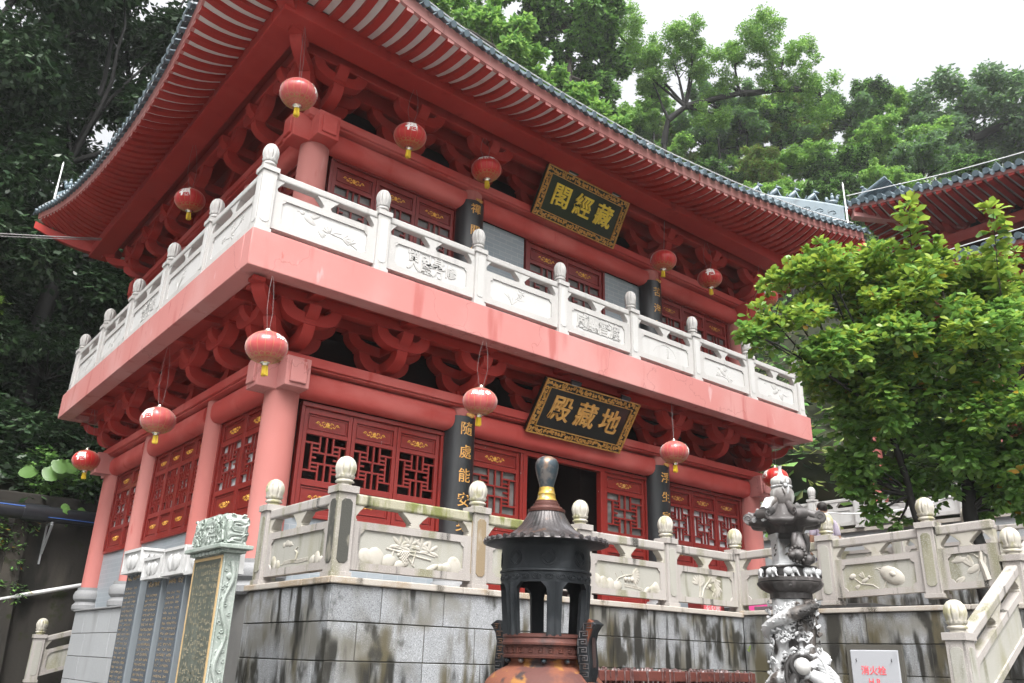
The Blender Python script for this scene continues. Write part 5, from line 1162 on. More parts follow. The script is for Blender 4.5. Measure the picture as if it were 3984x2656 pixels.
for i in range(6):
    a = FA+.45+PI/3*i; d = Vector((math.cos(a), math.sin(a), 0)); s = Vector((-d.y, d.x, 0))
    mb.tube([PC+d*.12+Vector((0, 0, .99)), PC+d*.20+Vector((0, 0, .915)), PC+d*.30+Vector((0, 0, .865)), PC+d*.37+Vector((0, 0, .875))], [.036, .045, .052, .055], 10)
    c = PC+d*.362+Vector((0, 0, .85))
    mb.tube([c-s*.06, c+s*.06], .056, 18)
    for sg in (-1, 1): mb.tube([c+s*.060*sg+d*.036*(1-j/12)*math.cos(j*.7)+Vector((0, 0, .036*(1-j/12)*math.sin(j*.7))) for j in range(11)], .007, 5)
mpart('roof_scrolls', mb, 'lantern_stone_dark', rf, smooth=60)
mb = MB(); a = FA-.75; d = Vector((math.cos(a), math.sin(a), 0)); s = Vector((-d.y, d.x, 0)); Z = lambda z: Vector((0, 0, z))   # lion climbing down the roof
mb.tube([PC+d*.12+Z(1.02), PC+d*.20+Z(1.00), PC+d*.27+Z(.91), PC+d*.31+Z(.86)], [.05, .06, .055, .045], 10)
mb.ell(tuple(PC+d*.335+Z(.865)), (.062, .06, .05)); mb.ell(tuple(PC+d*.385+Z(.845)), (.04, .042, .028))
for sg in (-1, 1):
    mb.ell(tuple(PC+d*.345+s*.03*sg+Z(.905)), (.016, .016, .016)); mb.tube([PC+d*.27+s*.05*sg+Z(.88), PC+d*.34+s*.065*sg+Z(.81), PC+d*.38+s*.06*sg+Z(.80)], [.028, .024, .028], 7)
    mb.ell(tuple(PC+d*.325+s*.055*sg+Z(.89)), (.02, .018, .025))
for k in range(12): mb.ell(tuple(PC+d*(.30+.015*math.sin(k))+s*.055*math.cos(k*.55)+Z(.86+.05*math.sin(k*.55))), (.018, .018, .018), 7, 5)
mpart('lion', mb, 'lantern_stone', rf, smooth=60)
mb = MB(); mb.lathe([(.21, .335), (.215, .36), (.165, .365), (.158, .40), (.158, .62), (.175, .64), (.19, .68)], 6, tuple(PC)); lb = mpart('light_box', mb, 'lantern_stone', t, smooth=0, bevel=.008)
mb = MB()
for i in range(6):
    a = 2*PI*(i+.5)/6; d = Vector((math.cos(a), math.sin(a), 0)); s = Vector((-d.y, d.x, 0)); c = PC+d*.139+Z(.50)
    for j in range(5):
        b = c+s*.02*math.cos(j*2)+Z(.05*math.sin(j*2.6)); mb.tube([b, b+s*.012+Z(.02), b+s*.026+Z(.012)], .006, 5)
mpart('dark_flower_strokes', mb, 'mortar', lb)  # shade of the flower openings painted as dark raised strokes
mb = MB(); a = FA+.12; d = Vector((math.cos(a), math.sin(a), 0)); s = Vector((-d.y, d.x, 0))       # upside-down lion dog clinging to the light box
B0 = PC+d*.20+s*.09
mb.tube([B0+Z(.66), B0+d*.03+Z(.58), B0+d*.05+Z(.50), B0+d*.04+Z(.43)], [.05, .065, .075, .07], 10)
mb.ell(tuple(B0+d*.10+s*-.03+Z(.435)), (.085, .08, .07)); mb.ell(tuple(B0+d*.15+s*-.085+Z(.43)), (.045, .045, .04)); mb.ell(tuple(B0+d*.05+s*.06+Z(.40)), (.09, .09, .06))
for k in range(14): mb.ell(tuple(B0+d*(.13+.012*math.cos(k*2))+s*(-.03+.075*math.cos(k*.45))+Z(.44+.075*math.sin(k*.45))), (.02, .02, .02), 7, 5)
mb.tube([B0+s*.07+Z(.45), B0+s*.09+d*.02+Z(.57), B0+s*.07+d*.03+Z(.66)], [.03, .03, .025], 8); mb.tube([B0-s*.04+d*.05+Z(.5), B0-s*.05+d*.08+Z(.6), B0-s*.03+d*.06+Z(.65)], [.028, .03, .03], 8)
mpart('lion_dog', mb, 'lantern_stone_dark', t, smooth=60)
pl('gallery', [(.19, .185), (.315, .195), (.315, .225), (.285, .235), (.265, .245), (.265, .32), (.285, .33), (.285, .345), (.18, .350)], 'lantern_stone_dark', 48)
mb = MB()
for i in range(9):
    a = FA+2*PI*i/9; d = Vector((math.cos(a), math.sin(a), 0)); s = Vector((-d.y, d.x, 0)); c = PC+d*.275
    mb.ell(tuple(c+Z(.285)), (.04, .055, .042), R=Matrix.Rotation(a, 3, 'Z')); mb.ell(tuple(c+s*.055+d*.012+Z(.295)), (.03, .03, .032)); mb.tube([c+s*.075+d*.02+Z(.29), c+s*.09+d*.024+Z(.25), c+s*.10+d*.02+Z(.235)], [.014, .01, .008], 6)
    for q in (-.035, .035): mb.tube([c+s*q+Z(.27), c+s*q+d*.01+Z(.228)], .016, 6)
mpart('carved_elephants', mb, 'lantern_stone', t, smooth=60)
def petal(r, z, a): return r*(1+.05*abs(math.cos(8*a)) if z > .12 else 1+.03*abs(math.cos(8*a)))
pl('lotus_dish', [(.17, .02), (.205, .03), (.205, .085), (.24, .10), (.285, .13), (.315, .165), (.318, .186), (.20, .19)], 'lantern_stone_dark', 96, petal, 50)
def lump(r, z, a): return r*(1+.05*math.sin(3*a+9*z)+.035*math.sin(7*a-13*z)+.03*math.sin(11*a+23*z))
pl('shaft', [(.185, .025)]+[(.19+.02*math.sin(7*z)**2+.06*max(0, -z-.35), z) for z in [-.02-.04*i for i in range(25)]]+[(.34, -1.1), (.42, -1.3), (.46, -1.6), (.5, GZ)], 'lantern_stone', 64, lump, 60)
mb = MB(); H = 90   # dragon coiling round the shaft
pts = []; rad = []
for k in range(H):
    z = -.03-.0115*k; a = FA+1.2-k*.135; r = .205+.055*max(0, -z-.35)+.045
    pts.append(PC+Vector((r*math.cos(a), r*math.sin(a), z))); rad.append(.062*(1-.15*math.sin(k*.5))*(min(1, k/6+.5)))
mb.tube(pts, rad, 10)
R = random.Random(12)
for k in range(0, H-2, 1):
    p = pts[k]; o_ = (p-PC); o_.z = 0; o_.normalize(); mb.ell(tuple(p+o_*rad[k]*.82+Z(.014*math.sin(k*2.1))), (.019, .019, .014), 6, 4)
for k in range(170):
    z = R.uniform(-1.0, 0.0); a = FA+R.uniform(-1.8, 1.8); r = .225+.07*max(0, -z-.35); d = Vector((math.cos(a), math.sin(a), 0)); s = Vector((-d.y, d.x, 0)); c = PC+d*r+Z(z); q = R.uniform(.02, .04); a0 = R.uniform(0, 6)
    if k % 3: mb.tube([c+s*q*(1-j/10)*math.cos(a0+j*.8)+Z(q*(1-j/10)*math.sin(a0+j*.8))+d*.012 for j in range(8)], .010, 5)
    else: mb.tube([c, c+s*q+d*.03+Z(q*.6), c+s*q*2+d*.02+Z(q*.2)], [.02, .016, .006], 6)
mpart('coiling_dragon', mb, 'lantern_stone', t, smooth=60)
mb = MB(); d = Vector((math.cos(FA+.25), math.sin(FA+.25), 0)); s = Vector((-d.y, d.x, 0)); c = PC+d*.40+Z(-.60)       # lower dragon head holding a pearl
L_ = -1
pb = MB(); pb.ell(tuple(c+Z(-.01)-s*.06+d*.03), (.075, .075, .078), 20, 14); mpart('pearl', pb, 'carved_clean', t, smooth=60)
pearl = c-s*.06
mb.tube([pearl+s*.105*math.cos(j*.5+.6)+Z(.10*math.sin(j*.5+.6))+d*.01 for j in range(11)], [.028]*11, 8)
mb.tube([c+s*.02+Z(.06), c+s*.08+d*.03+Z(.10), c+s*.13+d*.03+Z(.04), c+s*.16+d*.05+Z(-.05), c+s*.13+d*.05+Z(-.14), c+s*.17+d*.04+Z(-.22)], [.02, .018, .016, .014, .012, .008], 7)
mb.tube([c-s*.14+Z(.08), c-s*.20+Z(.0), c-s*.22+d*.02+Z(-.1), c-s*.20+d*.02+Z(-.22)], [.03, .026, .02, .014], 7)
mb.tube([c+s*.02+Z(-.08), c+s*.10+d*.02+Z(-.12), c+s*.16+Z(-.20), c+s*.20+Z(-.3)], [.05, .07, .08, .09], 9); mb.tube([c-s*.12+Z(-.08), c-s*.18-d*.03+Z(-.2), c-s*.2+Z(-.35)], [.05, .07, .08], 9)
for k in range(9): mb.tube([c+s*(.10+.01*k)+Z(.02-.03*k)-d*.05, c+s*(.20+.012*k)-d*.03+Z(-.02-.03*k), c+s*(.30+.006*k)-d*.08+Z(-.10-.025*k)], [.022, .02, .008], 6)
mpart('dragon_head_and_pearl', mb, 'lantern_stone', t, smooth=60)
# ------------------------------------------------------------------ rusty candle rack
t = thingw('candle_rack', 'rusty red steel candle rack crusted with melted wax in front of the terrace wall', 'candle rack', (3.3, -3.55, GZ))
x0, x1, y0, y1, zt = 1.2, 4.78, -3.75, -3.32, -.70
mb = MB(); mb.bx(x0, x1, y0-.03, y0+.03, zt-.10, zt); mb.bx(x0, x1, y1-.03, y1+.03, zt-.10, zt); mb.bx(x0-.03, x0+.03, y0+.03, y1-.03, zt-.10, zt); mb.bx(x1-.03, x1+.03, y0+.03, y1-.03, zt-.10, zt)
for x in (x0, (x0+x1)/2+.2, x1-.02):
    for y in (y0, y1): mb.bx(x-.03, x+.03, y-.03, y+.03, GZ, zt-.102)
mb.bx(x0, x1, y0-.025, y0+.025, -1.55, -1.47); mpart('frame', mb, 'rust_frame', t, smooth=0, bevel=.006)
for z in (zt-.06,):
    mb = MB(); mb.bx(x0+.03, x1-.03, y0+.03, y1-.03, z, z+.01); mpart('drip_tray', mb, 'rust_frame', t, smooth=0)
mb = MB(); R = random.Random(4)
for k in range(44):
    x = x0+.08+(x1-x0-.16)*k/43; mb.bx(x-.012, x+.012, y0-.012, y0+.012, -1.47, zt-.10)
    mb.bx(x-.014, x+.014, y1-.012, y1+.012, -1.47, zt-.10)
mpart('vertical_bars', mb, 'rust_frame', t, smooth=0)
mb = MB()
for k in range(150):
    x = R.uniform(x0+.04, x1-.04); y = R.uniform(y0-.01, y1); h = R.uniform(.01, .035)
    mb.tube([(x, y, zt-.01), (x+R.uniform(-.01, .01), y, zt+h)], [R.uniform(.016, .026), R.uniform(.008, .02)], 7)
for k in range(40):
    x = R.uniform(x0, x1); mb.tube([(x, y0-.034, zt), (x+.004, y0-.036, zt-R.uniform(.05, .28))], [.010, .004], 5)
mpart('wax_stubs', mb, 'wax', t)
# ------------------------------------------------------------------ things at the foot of the right ground floor doors
t = thing('extinguisher_box', 'low wooden fire extinguisher box with red notice behind the balustrade', 'extinguisher box', (8.15, -.45, .02))
mb = MB(); mb.bx(-.3, .3, -.15, .15, 0, .52); mpart('box', mb, 'door_dark', t, smooth=0, bevel=.01)
mb = MB(); mb.bx(-.24, .24, -.158, -.149, .06, .46); nb = mpart('notice', mb, 'sign_red', t, smooth=0)
me = text_mesh('灭火器', .14, 'white_metal', depth=.001); me.transform(Matrix.Translation((0, -.160, .28)) @ FTXT); part('lettering', me, nb)
t = thing('donation_table', 'small table with a pink cloth beside the extinguisher box', 'table', (9.2, -.5, .02))
mat('pink_cloth', (.75, .08, .30), .7); mat('skin', (.48, .26, .17), .55); mat('hair', (.02, .016, .014), .6); mat('shirt_lilac', (.62, .55, .66), .8); mat('trousers_navy', (.05, .05, .13), .8)
mb = MB(); mb.bx(-.4, .4, -.25, .25, .62, .66); mpart('tabletop', mb, 'door_dark', t, smooth=0)
mb = MB(); mb.bx(-.42, .42, -.27, -.255, .05, .662); mb.bx(-.42, .42, -.255, .27, .662, .672); mpart('cloth', mb, 'pink_cloth', t, smooth=0)
mb = MB(); [mb.bx(sx*.36-.02, sx*.36+.02, sy*.2-.02, sy*.2+.02, 0, .62) for sx in (-1, 1) for sy in (-1, 1)]; mpart('legs', mb, 'door_dark', t, smooth=0)
# ------------------------------------------------------------------ visitor behind the balustrade, seen from behind
def person(x, y, z, rz):
    t = thing('person', 'visitor with short dark hair in lilac shirt and navy trousers behind the balustrade', 'person', (x, y, z), rz)
    V = [(0, 0, .93), (0, 0, 1.10), (0, .01, 1.30), (0, 0, 1.42), (0, .01, 1.50), (0, .015, 1.60), (0, .02, 1.70),
         (-.18, 0, 1.40), (-.23, .03, 1.14), (-.22, .10, .92), (-.22, .13, .84), (.18, 0, 1.40), (.23, -.02, 1.14), (.23, .02, .90), (.23, .03, .82),
         (-.10, 0, .88), (-.10, .06, .48), (-.10, -.02, .09), (-.10, .12, .04), (.10, 0, .88), (.10, -.02, .48), (.10, -.14, .10), (.10, -.02, .04)]
    E_ = [(0, 1), (1, 2), (2, 3), (3, 4), (4, 5), (5, 6), (3, 7), (7, 8), (8, 9), (9, 10), (3, 11), (11, 12), (12, 13), (13, 14), (0, 15), (15, 16), (16, 17), (17, 18), (0, 19), (19, 20), (20, 21), (21, 22)]
    Rr = [.15, .145, .155, .09, .058, .085, .075, .065, .048, .036, .03, .065, .048, .036, .03, .095, .062, .045, .04, .095, .062, .045, .04]
    me = bpy.data.meshes.new('body'); me.from_pydata(V, E_, []); o = part('body', me, t); me.materials.append(MATS['skin'])
    o.modifiers.new('skin', 'SKIN'); sv_ = me.skin_vertices[0].data
    for i, r in enumerate(Rr): sv_[i].radius = (r, r*.8 if i < 4 else r)
    sv_[0].use_root = True; s = o.modifiers.new('sub', 'SUBSURF'); s.levels = 2; s.render_levels = 2
    for nme, idx, mm, gr in (('shirt', [0, 1, 2, 3, 7, 8, 11, 12], 'shirt_lilac', 1.10), ('trousers', [0, 15, 16, 17, 19, 20, 21], 'trousers_navy', 1.16)):
        mp = {a: i for i, a in enumerate(idx)}; m2 = bpy.data.meshes.new(nme); m2.from_pydata([V[i] for i in idx], [(mp[a], mp[b]) for a, b in E_ if a in mp and b in mp], [])
        m2.materials.append(MATS[mm]); q = part(nme, m2, o); q.modifiers.new('skin', 'SKIN')
        for i, a in enumerate(idx): m2.skin_vertices[0].data[i].radius = (Rr[a]*gr+.006, (Rr[a]*.8 if a < 4 else Rr[a])*gr+.006)
        m2.skin_vertices[0].data[0].use_root = True; s = q.modifiers.new('sub', 'SUBSURF'); s.levels = 2; s.render_levels = 2
    mb = MB(); mb.ell((0, .005, 1.675), (.092, .10, .098), 16, 10); [mb.ell((sg*.09, .02, 1.635), (.014, .022, .03), 8, 6, 1) for sg in (-1, 1)]; mpart('hair', mb, ['hair', 'skin'], o, smooth=60)
mb = MB(); mb.bx(9.0, 14.4, -3.0, .9, .021, .20); mb.bx(9.15, 14.4, -3.0, .9, .20, .40); o = mpart('stone_steps', mb, 'paving', None, smooth=0, bevel=.01); o['kind'] = 'structure'
person(9.42, -2.17, .40, -.6)
# ------------------------------------------------------------------ hillside retaining wall, pipes and plants at the left
t = thingw('retaining_wall', 'dark stained concrete retaining wall at the foot of the hillside left of the pavilion', 'wall', (-10, 9.75, GZ))
mb = MB(); mb.bx(-30, 9, 9.60, 10.2, GZ, 2.36); mpart('wall', mb, 'concrete', t, smooth=0, bevel=.03)
mb = MB()
for x in (-6.6, -3.9, -1.2): mb.hexa([(x-.28, 9.40, GZ), (x+.28, 9.40, GZ), (x+.25, 9.62, GZ), (x-.25, 9.62, GZ), (x-.10, 9.52, 2.2), (x+.12, 9.52, 2.2), (x+.12, 9.62, 2.2), (x-.10, 9.62, 2.2)])
mpart('buttress', mb, 'concrete', t, smooth=0)
t = thingw('water_main', 'thick black plastic pipe with thin blue stripes running along the retaining wall', 'pipe', (-4, 9.35, 1.95))
mb = MB(); mb.tube([(x, 9.30, 1.93-.012*(x+1)) for x in (-30, -12, -4, -1.05)], .158, 24); mb.tube([(x, 9.30, 1.93-.012*(x+1)) for x in (-1.05, 2, 9)], .158, 24); mpart('pipe', mb, 'pipe_black', t)
mb = MB(); mb.tube([(x, 9.30-.139, 1.93-.012*(x+1)+.085) for x in (-30, -12, -4, -1.1)], .012, 6); mb.tube([(x, 9.30-.146, 1.93-.012*(x+1)-.075) for x in (-.8, 2, 9)], .008, 6); mpart('blue_stripe', mb, 'pipe_blue', t)
mb = MB(); mb.tube([(-1.25, 9.30, 1.933), (-.80, 9.30, 1.928)], .175, 24); mpart('coupling', mb, 'pipe_black', t)
mb = MB(); mb.bx(-.72, -.69, 9.10, 9.58, 1.73, 1.76); mb.bx(-.72, -.69, 9.55, 9.60, .95, 1.73); mb.hexa([(-.72, 9.10, 1.70), (-.68, 9.10, 1.70), (-.68, 9.14, 1.73), (-.72, 9.14, 1.73), (-.72, 9.54, 1.15), (-.68, 9.54, 1.15), (-.68, 9.58, 1.18), (-.72, 9.58, 1.18)]); mpart('wall_bracket', mb, 'grey_metal', t, smooth=0)
mb = MB(); mb.tube([(-8, 9.50, -1.35), (-1.25, 9.50, .23), (.35, 9.50, .64), (2.5, 9.50, 1.2)], .042, 12)
tag(mpart('drain_pipe', mb, 'pipe_white', None), 'thin white plastic pipe climbing along the concrete retaining wall', 'pipe')
mb = MB(); P0, P1 = Vector((-14, 6.0, 4.2)), Vector((-.95, 7.95, 7.75)); mb.tube([P0.lerp(P1, k/20)-Vector((0, 0, .35*4*(k/20)*(1-k/20))) for k in range(21)], .013, 6)
mb.tube([P0.lerp(P1, k/20)-Vector((0, 0, .03+.40*4*(k/20)*(1-k/20))) for k in range(21)], .009, 6)
tag(mpart('overhead_cable', mb, 'wire', None), 'twisted grey cable strung from the left to the far corner under the eave', 'cable')
mb = MB(); P0, P1 = Vector((10.4, -.1, 2.55)), Vector((19.5, -1.0, 4.2)); mb.tube([P0.lerp(P1, k/16)-Vector((0, 0, .5*4*(k/16)*(1-k/16))) for k in range(17)], .016, 6)
tag(mpart('utility_wire', mb, 'pipe_white', None), 'pale wire strung behind the leafy tree to the rear hall', 'wire')
def taro(x, y, z, s, rz, label):
    t = thing('taro_plant', label, 'plant', (x, y, z), rz, 'big leaved taro plants on the retaining wall'); R = random.Random(int(x*10))
    for k in range(7):
        a = R.uniform(-3.0, .4); L = s*R.uniform(.25, .6); tip = Vector((L*math.cos(a), L*math.sin(a)*.7-.1, s*R.uniform(.45, .8)))
        mb = MB(); mb.tube([(0, 0, 0), (tip.x*.4, tip.y*.4, tip.z*.75), tuple(tip)], [.014, .010, .007], 6); mpart('stem', mb, 'leaf_taro', t)
        mb = MB(); n = 14; w_ = s*.155; vs = [tuple(tip)]; dirv = Vector((.7*math.cos(a), -.35, -.6)).normalized(); sd_ = dirv.cross(Vector((.15*math.sin(a), -.9, .55))).normalized()
        for j in range(n+1):
            b = -PI+2*PI*j/n; r_l = w_*(1.0+.55*math.cos(b)*abs(math.cos(b)))*(1.0 if abs(b) < 2.5 else .75); p = tip+dirv*r_l*math.cos(b)*1.25+sd_*r_l*math.sin(b)*.95+Vector((0, 0, -.04*abs(math.sin(b)))); vs.append(tuple(p))
        mb.add(vs, [(0, j, j+1) for j in range(1, n+1)]); mpart('leaf', mb, 'leaf_taro', t, smooth=60)
taro(-.95, 9.9, 2.36, 1.05, 0, 'elephant ear plant with broad pale green leaves at the left on the wall top'); taro(-.15, 9.8, 2.36, .9, 1.0, 'elephant ear plant with fewer broad leaves beside the left rear lantern'); taro(-.35, 9.55, 1.75, .55, .3, 'small bright green leaf clump drooping over the wall below the pipe edge')
NEAR= [(5.77,-3.63,3.94,0.29),(5.5,-3.66,3.9,0.19),(6.16,-4,4.33,0.49),(6.56,-4.33,4.92,0.5),(6.48,-4.21,5.34,0.3),(7.26,-4.57,5.36,0.48),(7.56,-4.92,5.03,0.54),(8.37,-5.24,5.18,0.48),(8.38,-5.02,5.57,0.32),(8.74,-5.71,4.99,0.54),(9.02,-6.12,5.08,0.4),(8.92,-5.97,4.38,0.53),(6.44,-4.28,3.9,0.58),(7.06,-4.79,4.2,0.61),(7.63,-5.35,4.13,0.64),(8.18,-5.81,3.87,0.64),(7.33,-3.85,3.53,0.58),(7.51,-4.65,3.46,0.65),(8.05,-5.28,3.29,0.71),(8.65,-5.87,3.23,0.64),(7.45,-3.83,3,0.4),(7.59,-4.1,2.77,0.53),(8.37,-4.46,2.78,0.67),(8.75,-5.12,2.66,0.72),(9.15,-5.64,2.51,0.58),(7.69,-3.71,2.38,0.34),(8.51,-4.04,2.25,0.41),(9.07,-4.57,2.12,0.48),(9.61,-5.11,2.06,0.47),(7.73,-3.72,2.04,0.2),(8.2,-3.76,1.63,0.24),(8.6,-3.89,1.53,0.17),(9.92,-5.17,1.69,0.34),(7.47,-3.52,4.02,0.35),(7.68,-4.12,4.89,0.56),(8.52,-4.72,5.02,0.64),(9.28,-5.25,4.85,0.64),(9.74,-6.22,4.38,0.75),(10.05,-5.9,3.25,0.75),(9.61,-6.46,5.08,0.41)]
SH1= [(7.58,-5.17,4.95),(7.32,-5.32,5.4),(7.05,-5.49,5.9)]
SH2= [(8.48,-6,4.59),(8.19,-6.14,5.09),(7.86,-6.33,5.74)]
SH3= [(7.89,-5.43,4.96),(7.71,-5.52,5.46)]
M1= [(12.38,18.9,30.28,1.33),(13.8,18.15,29.5,1.33),(15.55,18.25,29.19,1.36),(15.9,16.52,29.36,1.33),(15.97,18.2,31.41,1.16),(16.29,15.87,27.26,1.29),(18.04,15.89,27.15,1.1),(17.22,15.91,25.66,0.86),(19.52,16.2,26.88,1.02),(19.95,15.03,25.76,0.99),(20.39,13.95,24.45,0.86),(21.76,14.06,24.78,0.66),(16.21,17.49,26.88,0.77),(14.73,17.35,26.8,0.86)]
M2= [(21.64,19.8,35.63,1.84),(23.39,18.98,34.46,2.1),(25.58,18.96,33.7,1.61),(23.44,19.79,32.73,1.58),(23.81,17.89,35.96,2.1),(20.37,20.36,36.58,2.1),(25.03,18.09,30.8,1.03),(24.71,17.89,34.5,1.18),(24.49,17.09,36.48,1.45),(22.01,18.28,38.12,2.37),(19.16,20.99,37.28,2.1)]
R1= [(30.25,21.57,40.3,1.53),(31.42,21.25,39.05,1.37),(33.19,19.58,39.54,1.83),(32.81,20.95,37.37,1.07),(34.87,18.7,38.59,1.22),(34.18,18.41,40.29,1.22),(36.72,16.67,39.66,1.37),(37.95,15.31,40.42,1.68),(39.43,14.66,39.33,1.53),(40.94,14.05,38.09,1.53),(42.38,13.79,36.27,1.37),(39.17,15.72,37.59,1.07),(36.82,17.66,37.51,0.92),(36.64,18.8,35.49,1.22)]
G1= [(55.06,12.12,41.25,2.43),(56.95,10.09,42.3,2.78),(59.19,7.92,43.03,2.78),(61.14,6.96,41.79,3.12),(58.62,9.84,40.07,2.78),(61.38,8.22,38.86,3.12),(56.83,11.96,38.7,2.43),(55.22,13.29,38.64,2.08),(63,6.4,39.89,3.47),(60.47,9.77,37.19,2.43),(62.14,5.49,43.13,3.12),(62.16,9.03,35.94,2.08)]
FOREST= [(38.76,27.98,27.25,39.91,2.13),(41.22,26.45,28.18,39,2.31),(43.41,24.65,28.8,39.07,2.49),(45.52,22.75,29.3,39.48,2.31),(47.53,20.76,29.7,40.22,2.13),(49.9,19.14,30.53,39.63,2.13),(51.83,17.06,30.82,40.71,2.13),(52.85,15.56,30.77,42.08,1.95),(54.94,14.17,31.52,41.48,2.13),(40.19,28.45,28.48,36.62,2.13),(42.74,26.52,29.27,36.38,2.31),(42.36,22.52,26.99,33.95,2.17),(42.75,19.4,25.69,32.67,2.25),(45.88,17.64,26.98,33.91,2.12),(46.03,14.73,25.62,32.59,2.03),(50.61,13.85,28.35,35.27,2.3),(46.71,9.72,23.56,30.5,2.04),(42.78,6.18,19.05,25.96,1.8),(36.88,14.35,19.07,26,1.63),(37.29,11.75,18.04,25.04,1.56),(41.01,9.45,19.47,26.41,1.59),(44.99,22.19,28.65,41.47,1.95),(47.37,20.07,29.24,41.89,1.78),(38.56,28.8,27.52,38.57,1.78),(43.17,23.36,27.98,42.08,1.78),(53.83,16.08,31.71,39.44,2.13),(40.26,3.52,15.96,22.92,1.4),(39.33,26.52,26.91,41.94,1.6),(49.37,18.58,29.88,41.62,1.78),(37.38,29.61,27.11,38.86,1.78),(35.73,30.96,26.64,38.8,1.78)]
# ------------------------------------------------------------------ hillside
def hh(x, y):
    s = max(y-10.2, .62*(x-23)+.45*y)
    tq = max(0, min(1, (x-4)/11)); cap = 10+24*tq*tq*(3-2*tq)
    return 2.2+1.12*min(s, cap)+.25*max(0, min(s-34, 40))*tq if s > 0 else (2.2 if y > 10.1 else -1.5)
mb = MB(); nx, ny = 90, 70; vs = []
for j in range(ny+1):
    for i in range(nx+1):
        x = -60+180*i/nx; y = (-60+170*j/ny) if x > 23 else max(10.15, -60+170*j/ny); z = hh(x, y)
        if z > 2.3: z += .5*math.sin(x*.7+y*.4)+.35*math.sin(x*1.3-y*.9)
        vs.append((x, y, z-.05))
mb.add(vs, [(j*(nx+1)+i, j*(nx+1)+i+1, (j+1)*(nx+1)+i+1, (j+1)*(nx+1)+i) for j in range(ny) for i in range(nx)])
o = mpart('hillside', mb, 'soil', None, smooth=60); o['kind'] = 'structure'
# ------------------------------------------------------------------ leaves as real little faces, many per crown
def leaf_mesh(name, centres, n_per, size, mats, seed, shape='quad', droop=.35, whorl=1, flat=.85, shell=.55, mat_w=None):
    """centres: (x,y,z,r). Leaves sit in whorls through each clump, denser near its skin."""
    rg = np.random.default_rng(seed); C_ = np.array([c[:4] for c in centres], float)
    vol = C_[:, 3]**2; cnt = np.maximum(4, (vol/vol.sum()*n_per/whorl)).astype(int)
    idx = np.repeat(np.arange(len(C_)), cnt); n = len(idx)
    d = rg.normal(size=(n, 3)); d /= np.linalg.norm(d, axis=1, keepdims=True)
    rad = (shell+(1-shell)*rg.random(n)**.7)*(1+.25*rg.normal(size=n)*.6)
    tip = C_[idx, :3]+d*np.array([1, 1, flat])*(rad*C_[idx, 3])[:, None]
    tip = np.repeat(tip, whorl, 0); d = np.repeat(d, whorl, 0); n = len(tip)
    a = rg.random(n)*2*np.pi
    ax = np.stack([np.cos(a), np.sin(a), -droop+.5*rg.normal(size=n)*.6], 1)+.55*d
    ax /= np.linalg.norm(ax, axis=1, keepdims=True)
    up = np.array([0, 0, 1.])+.45*rg.normal(size=(n, 3))+.35*d
    sd_ = np.cross(ax, up); sd_ /= np.linalg.norm(sd_, axis=1, keepdims=True)+1e-9; nm = np.cross(sd_, ax)
    s = size*(.65+.7*rg.random(n)); p0 = tip+ax*(s*.12)[:, None]
    L = s[:, None]; w = (s*.24)[:, None]
    if shape == 'quad':
        V = np.stack([p0, p0+ax*L*.5+sd_*w-nm*w*.25, p0+ax*L, p0+ax*L*.5-sd_*w-nm*w*.25], 1); k = 4
        F = [[0, 1, 2, 3]]
    else:       # obovate leaf folded along its midrib
        w = w*1.12
        V = np.stack([p0, p0+ax*L*.35+sd_*w*.75+nm*w*.22, p0+ax*L*.72+sd_*w*1.05+nm*w*.18-nm*L*.03, p0+ax*L-nm*L*.10, p0+ax*L*.72-sd_*w*1.05+nm*w*.18-nm*L*.03, p0+ax*L*.35-sd_*w*.75+nm*w*.22, p0+ax*L*.55-nm*L*.0], 1); k = 7
        F = [[0, 1, 2, 6], [6, 2, 3], [6, 3, 4], [0, 6, 4, 5]]
    me = bpy.data.meshes.new(name); nv = n*k
    me.vertices.add(nv); me.vertices.foreach_set('co', V.reshape(-1).astype(np.float32))
    base = np.arange(n)*k; loops = np.concatenate([base[:, None]+np.array(f)[None, :] for f in F], 1).reshape(-1)
    sizes = np.tile([len(f) for f in F], n); st = np.concatenate([[0], np.cumsum(sizes)[:-1]])
    me.loops.add(len(loops)); me.loops.foreach_set('vertex_index', loops.astype(np.int32))
    me.polygons.add(len(sizes)); me.polygons.foreach_set('loop_start', st.astype(np.int32)); me.polygons.foreach_set('loop_total', sizes.astype(np.int32))
    for m in mats: me.materials.append(MATS[m])
    if len(mats) > 1:
        mi = rg.choice(len(mats), size=n, p=mat_w); me.polygons.foreach_set('material_index', np.repeat(mi, len(F)).astype(np.int32))
    me.update(calc_edges=True); me.validate(); return me
def limb(mb, a, b, r0, r1, R, sag=.12, n=6):
    a, b = Vector(a), Vector(b); L = (b-a).length; j = Vector((R.uniform(-1, 1), R.uniform(-1, 1), R.uniform(-.3, .6)))*L*sag; pts = []
    for k in range(n+1):
        t = k/n; pts.append(a.lerp(b, t)+j*4*t*(1-t)*.5+Vector((R.uniform(-1, 1), R.uniform(-1, 1), R.uniform(-1, 1)))*L*.012*(0 < k < n))
    mb.tube(pts, [r0+(r1-r0)*(k/n)**.8 for k in range(n+1)], 7); return pts
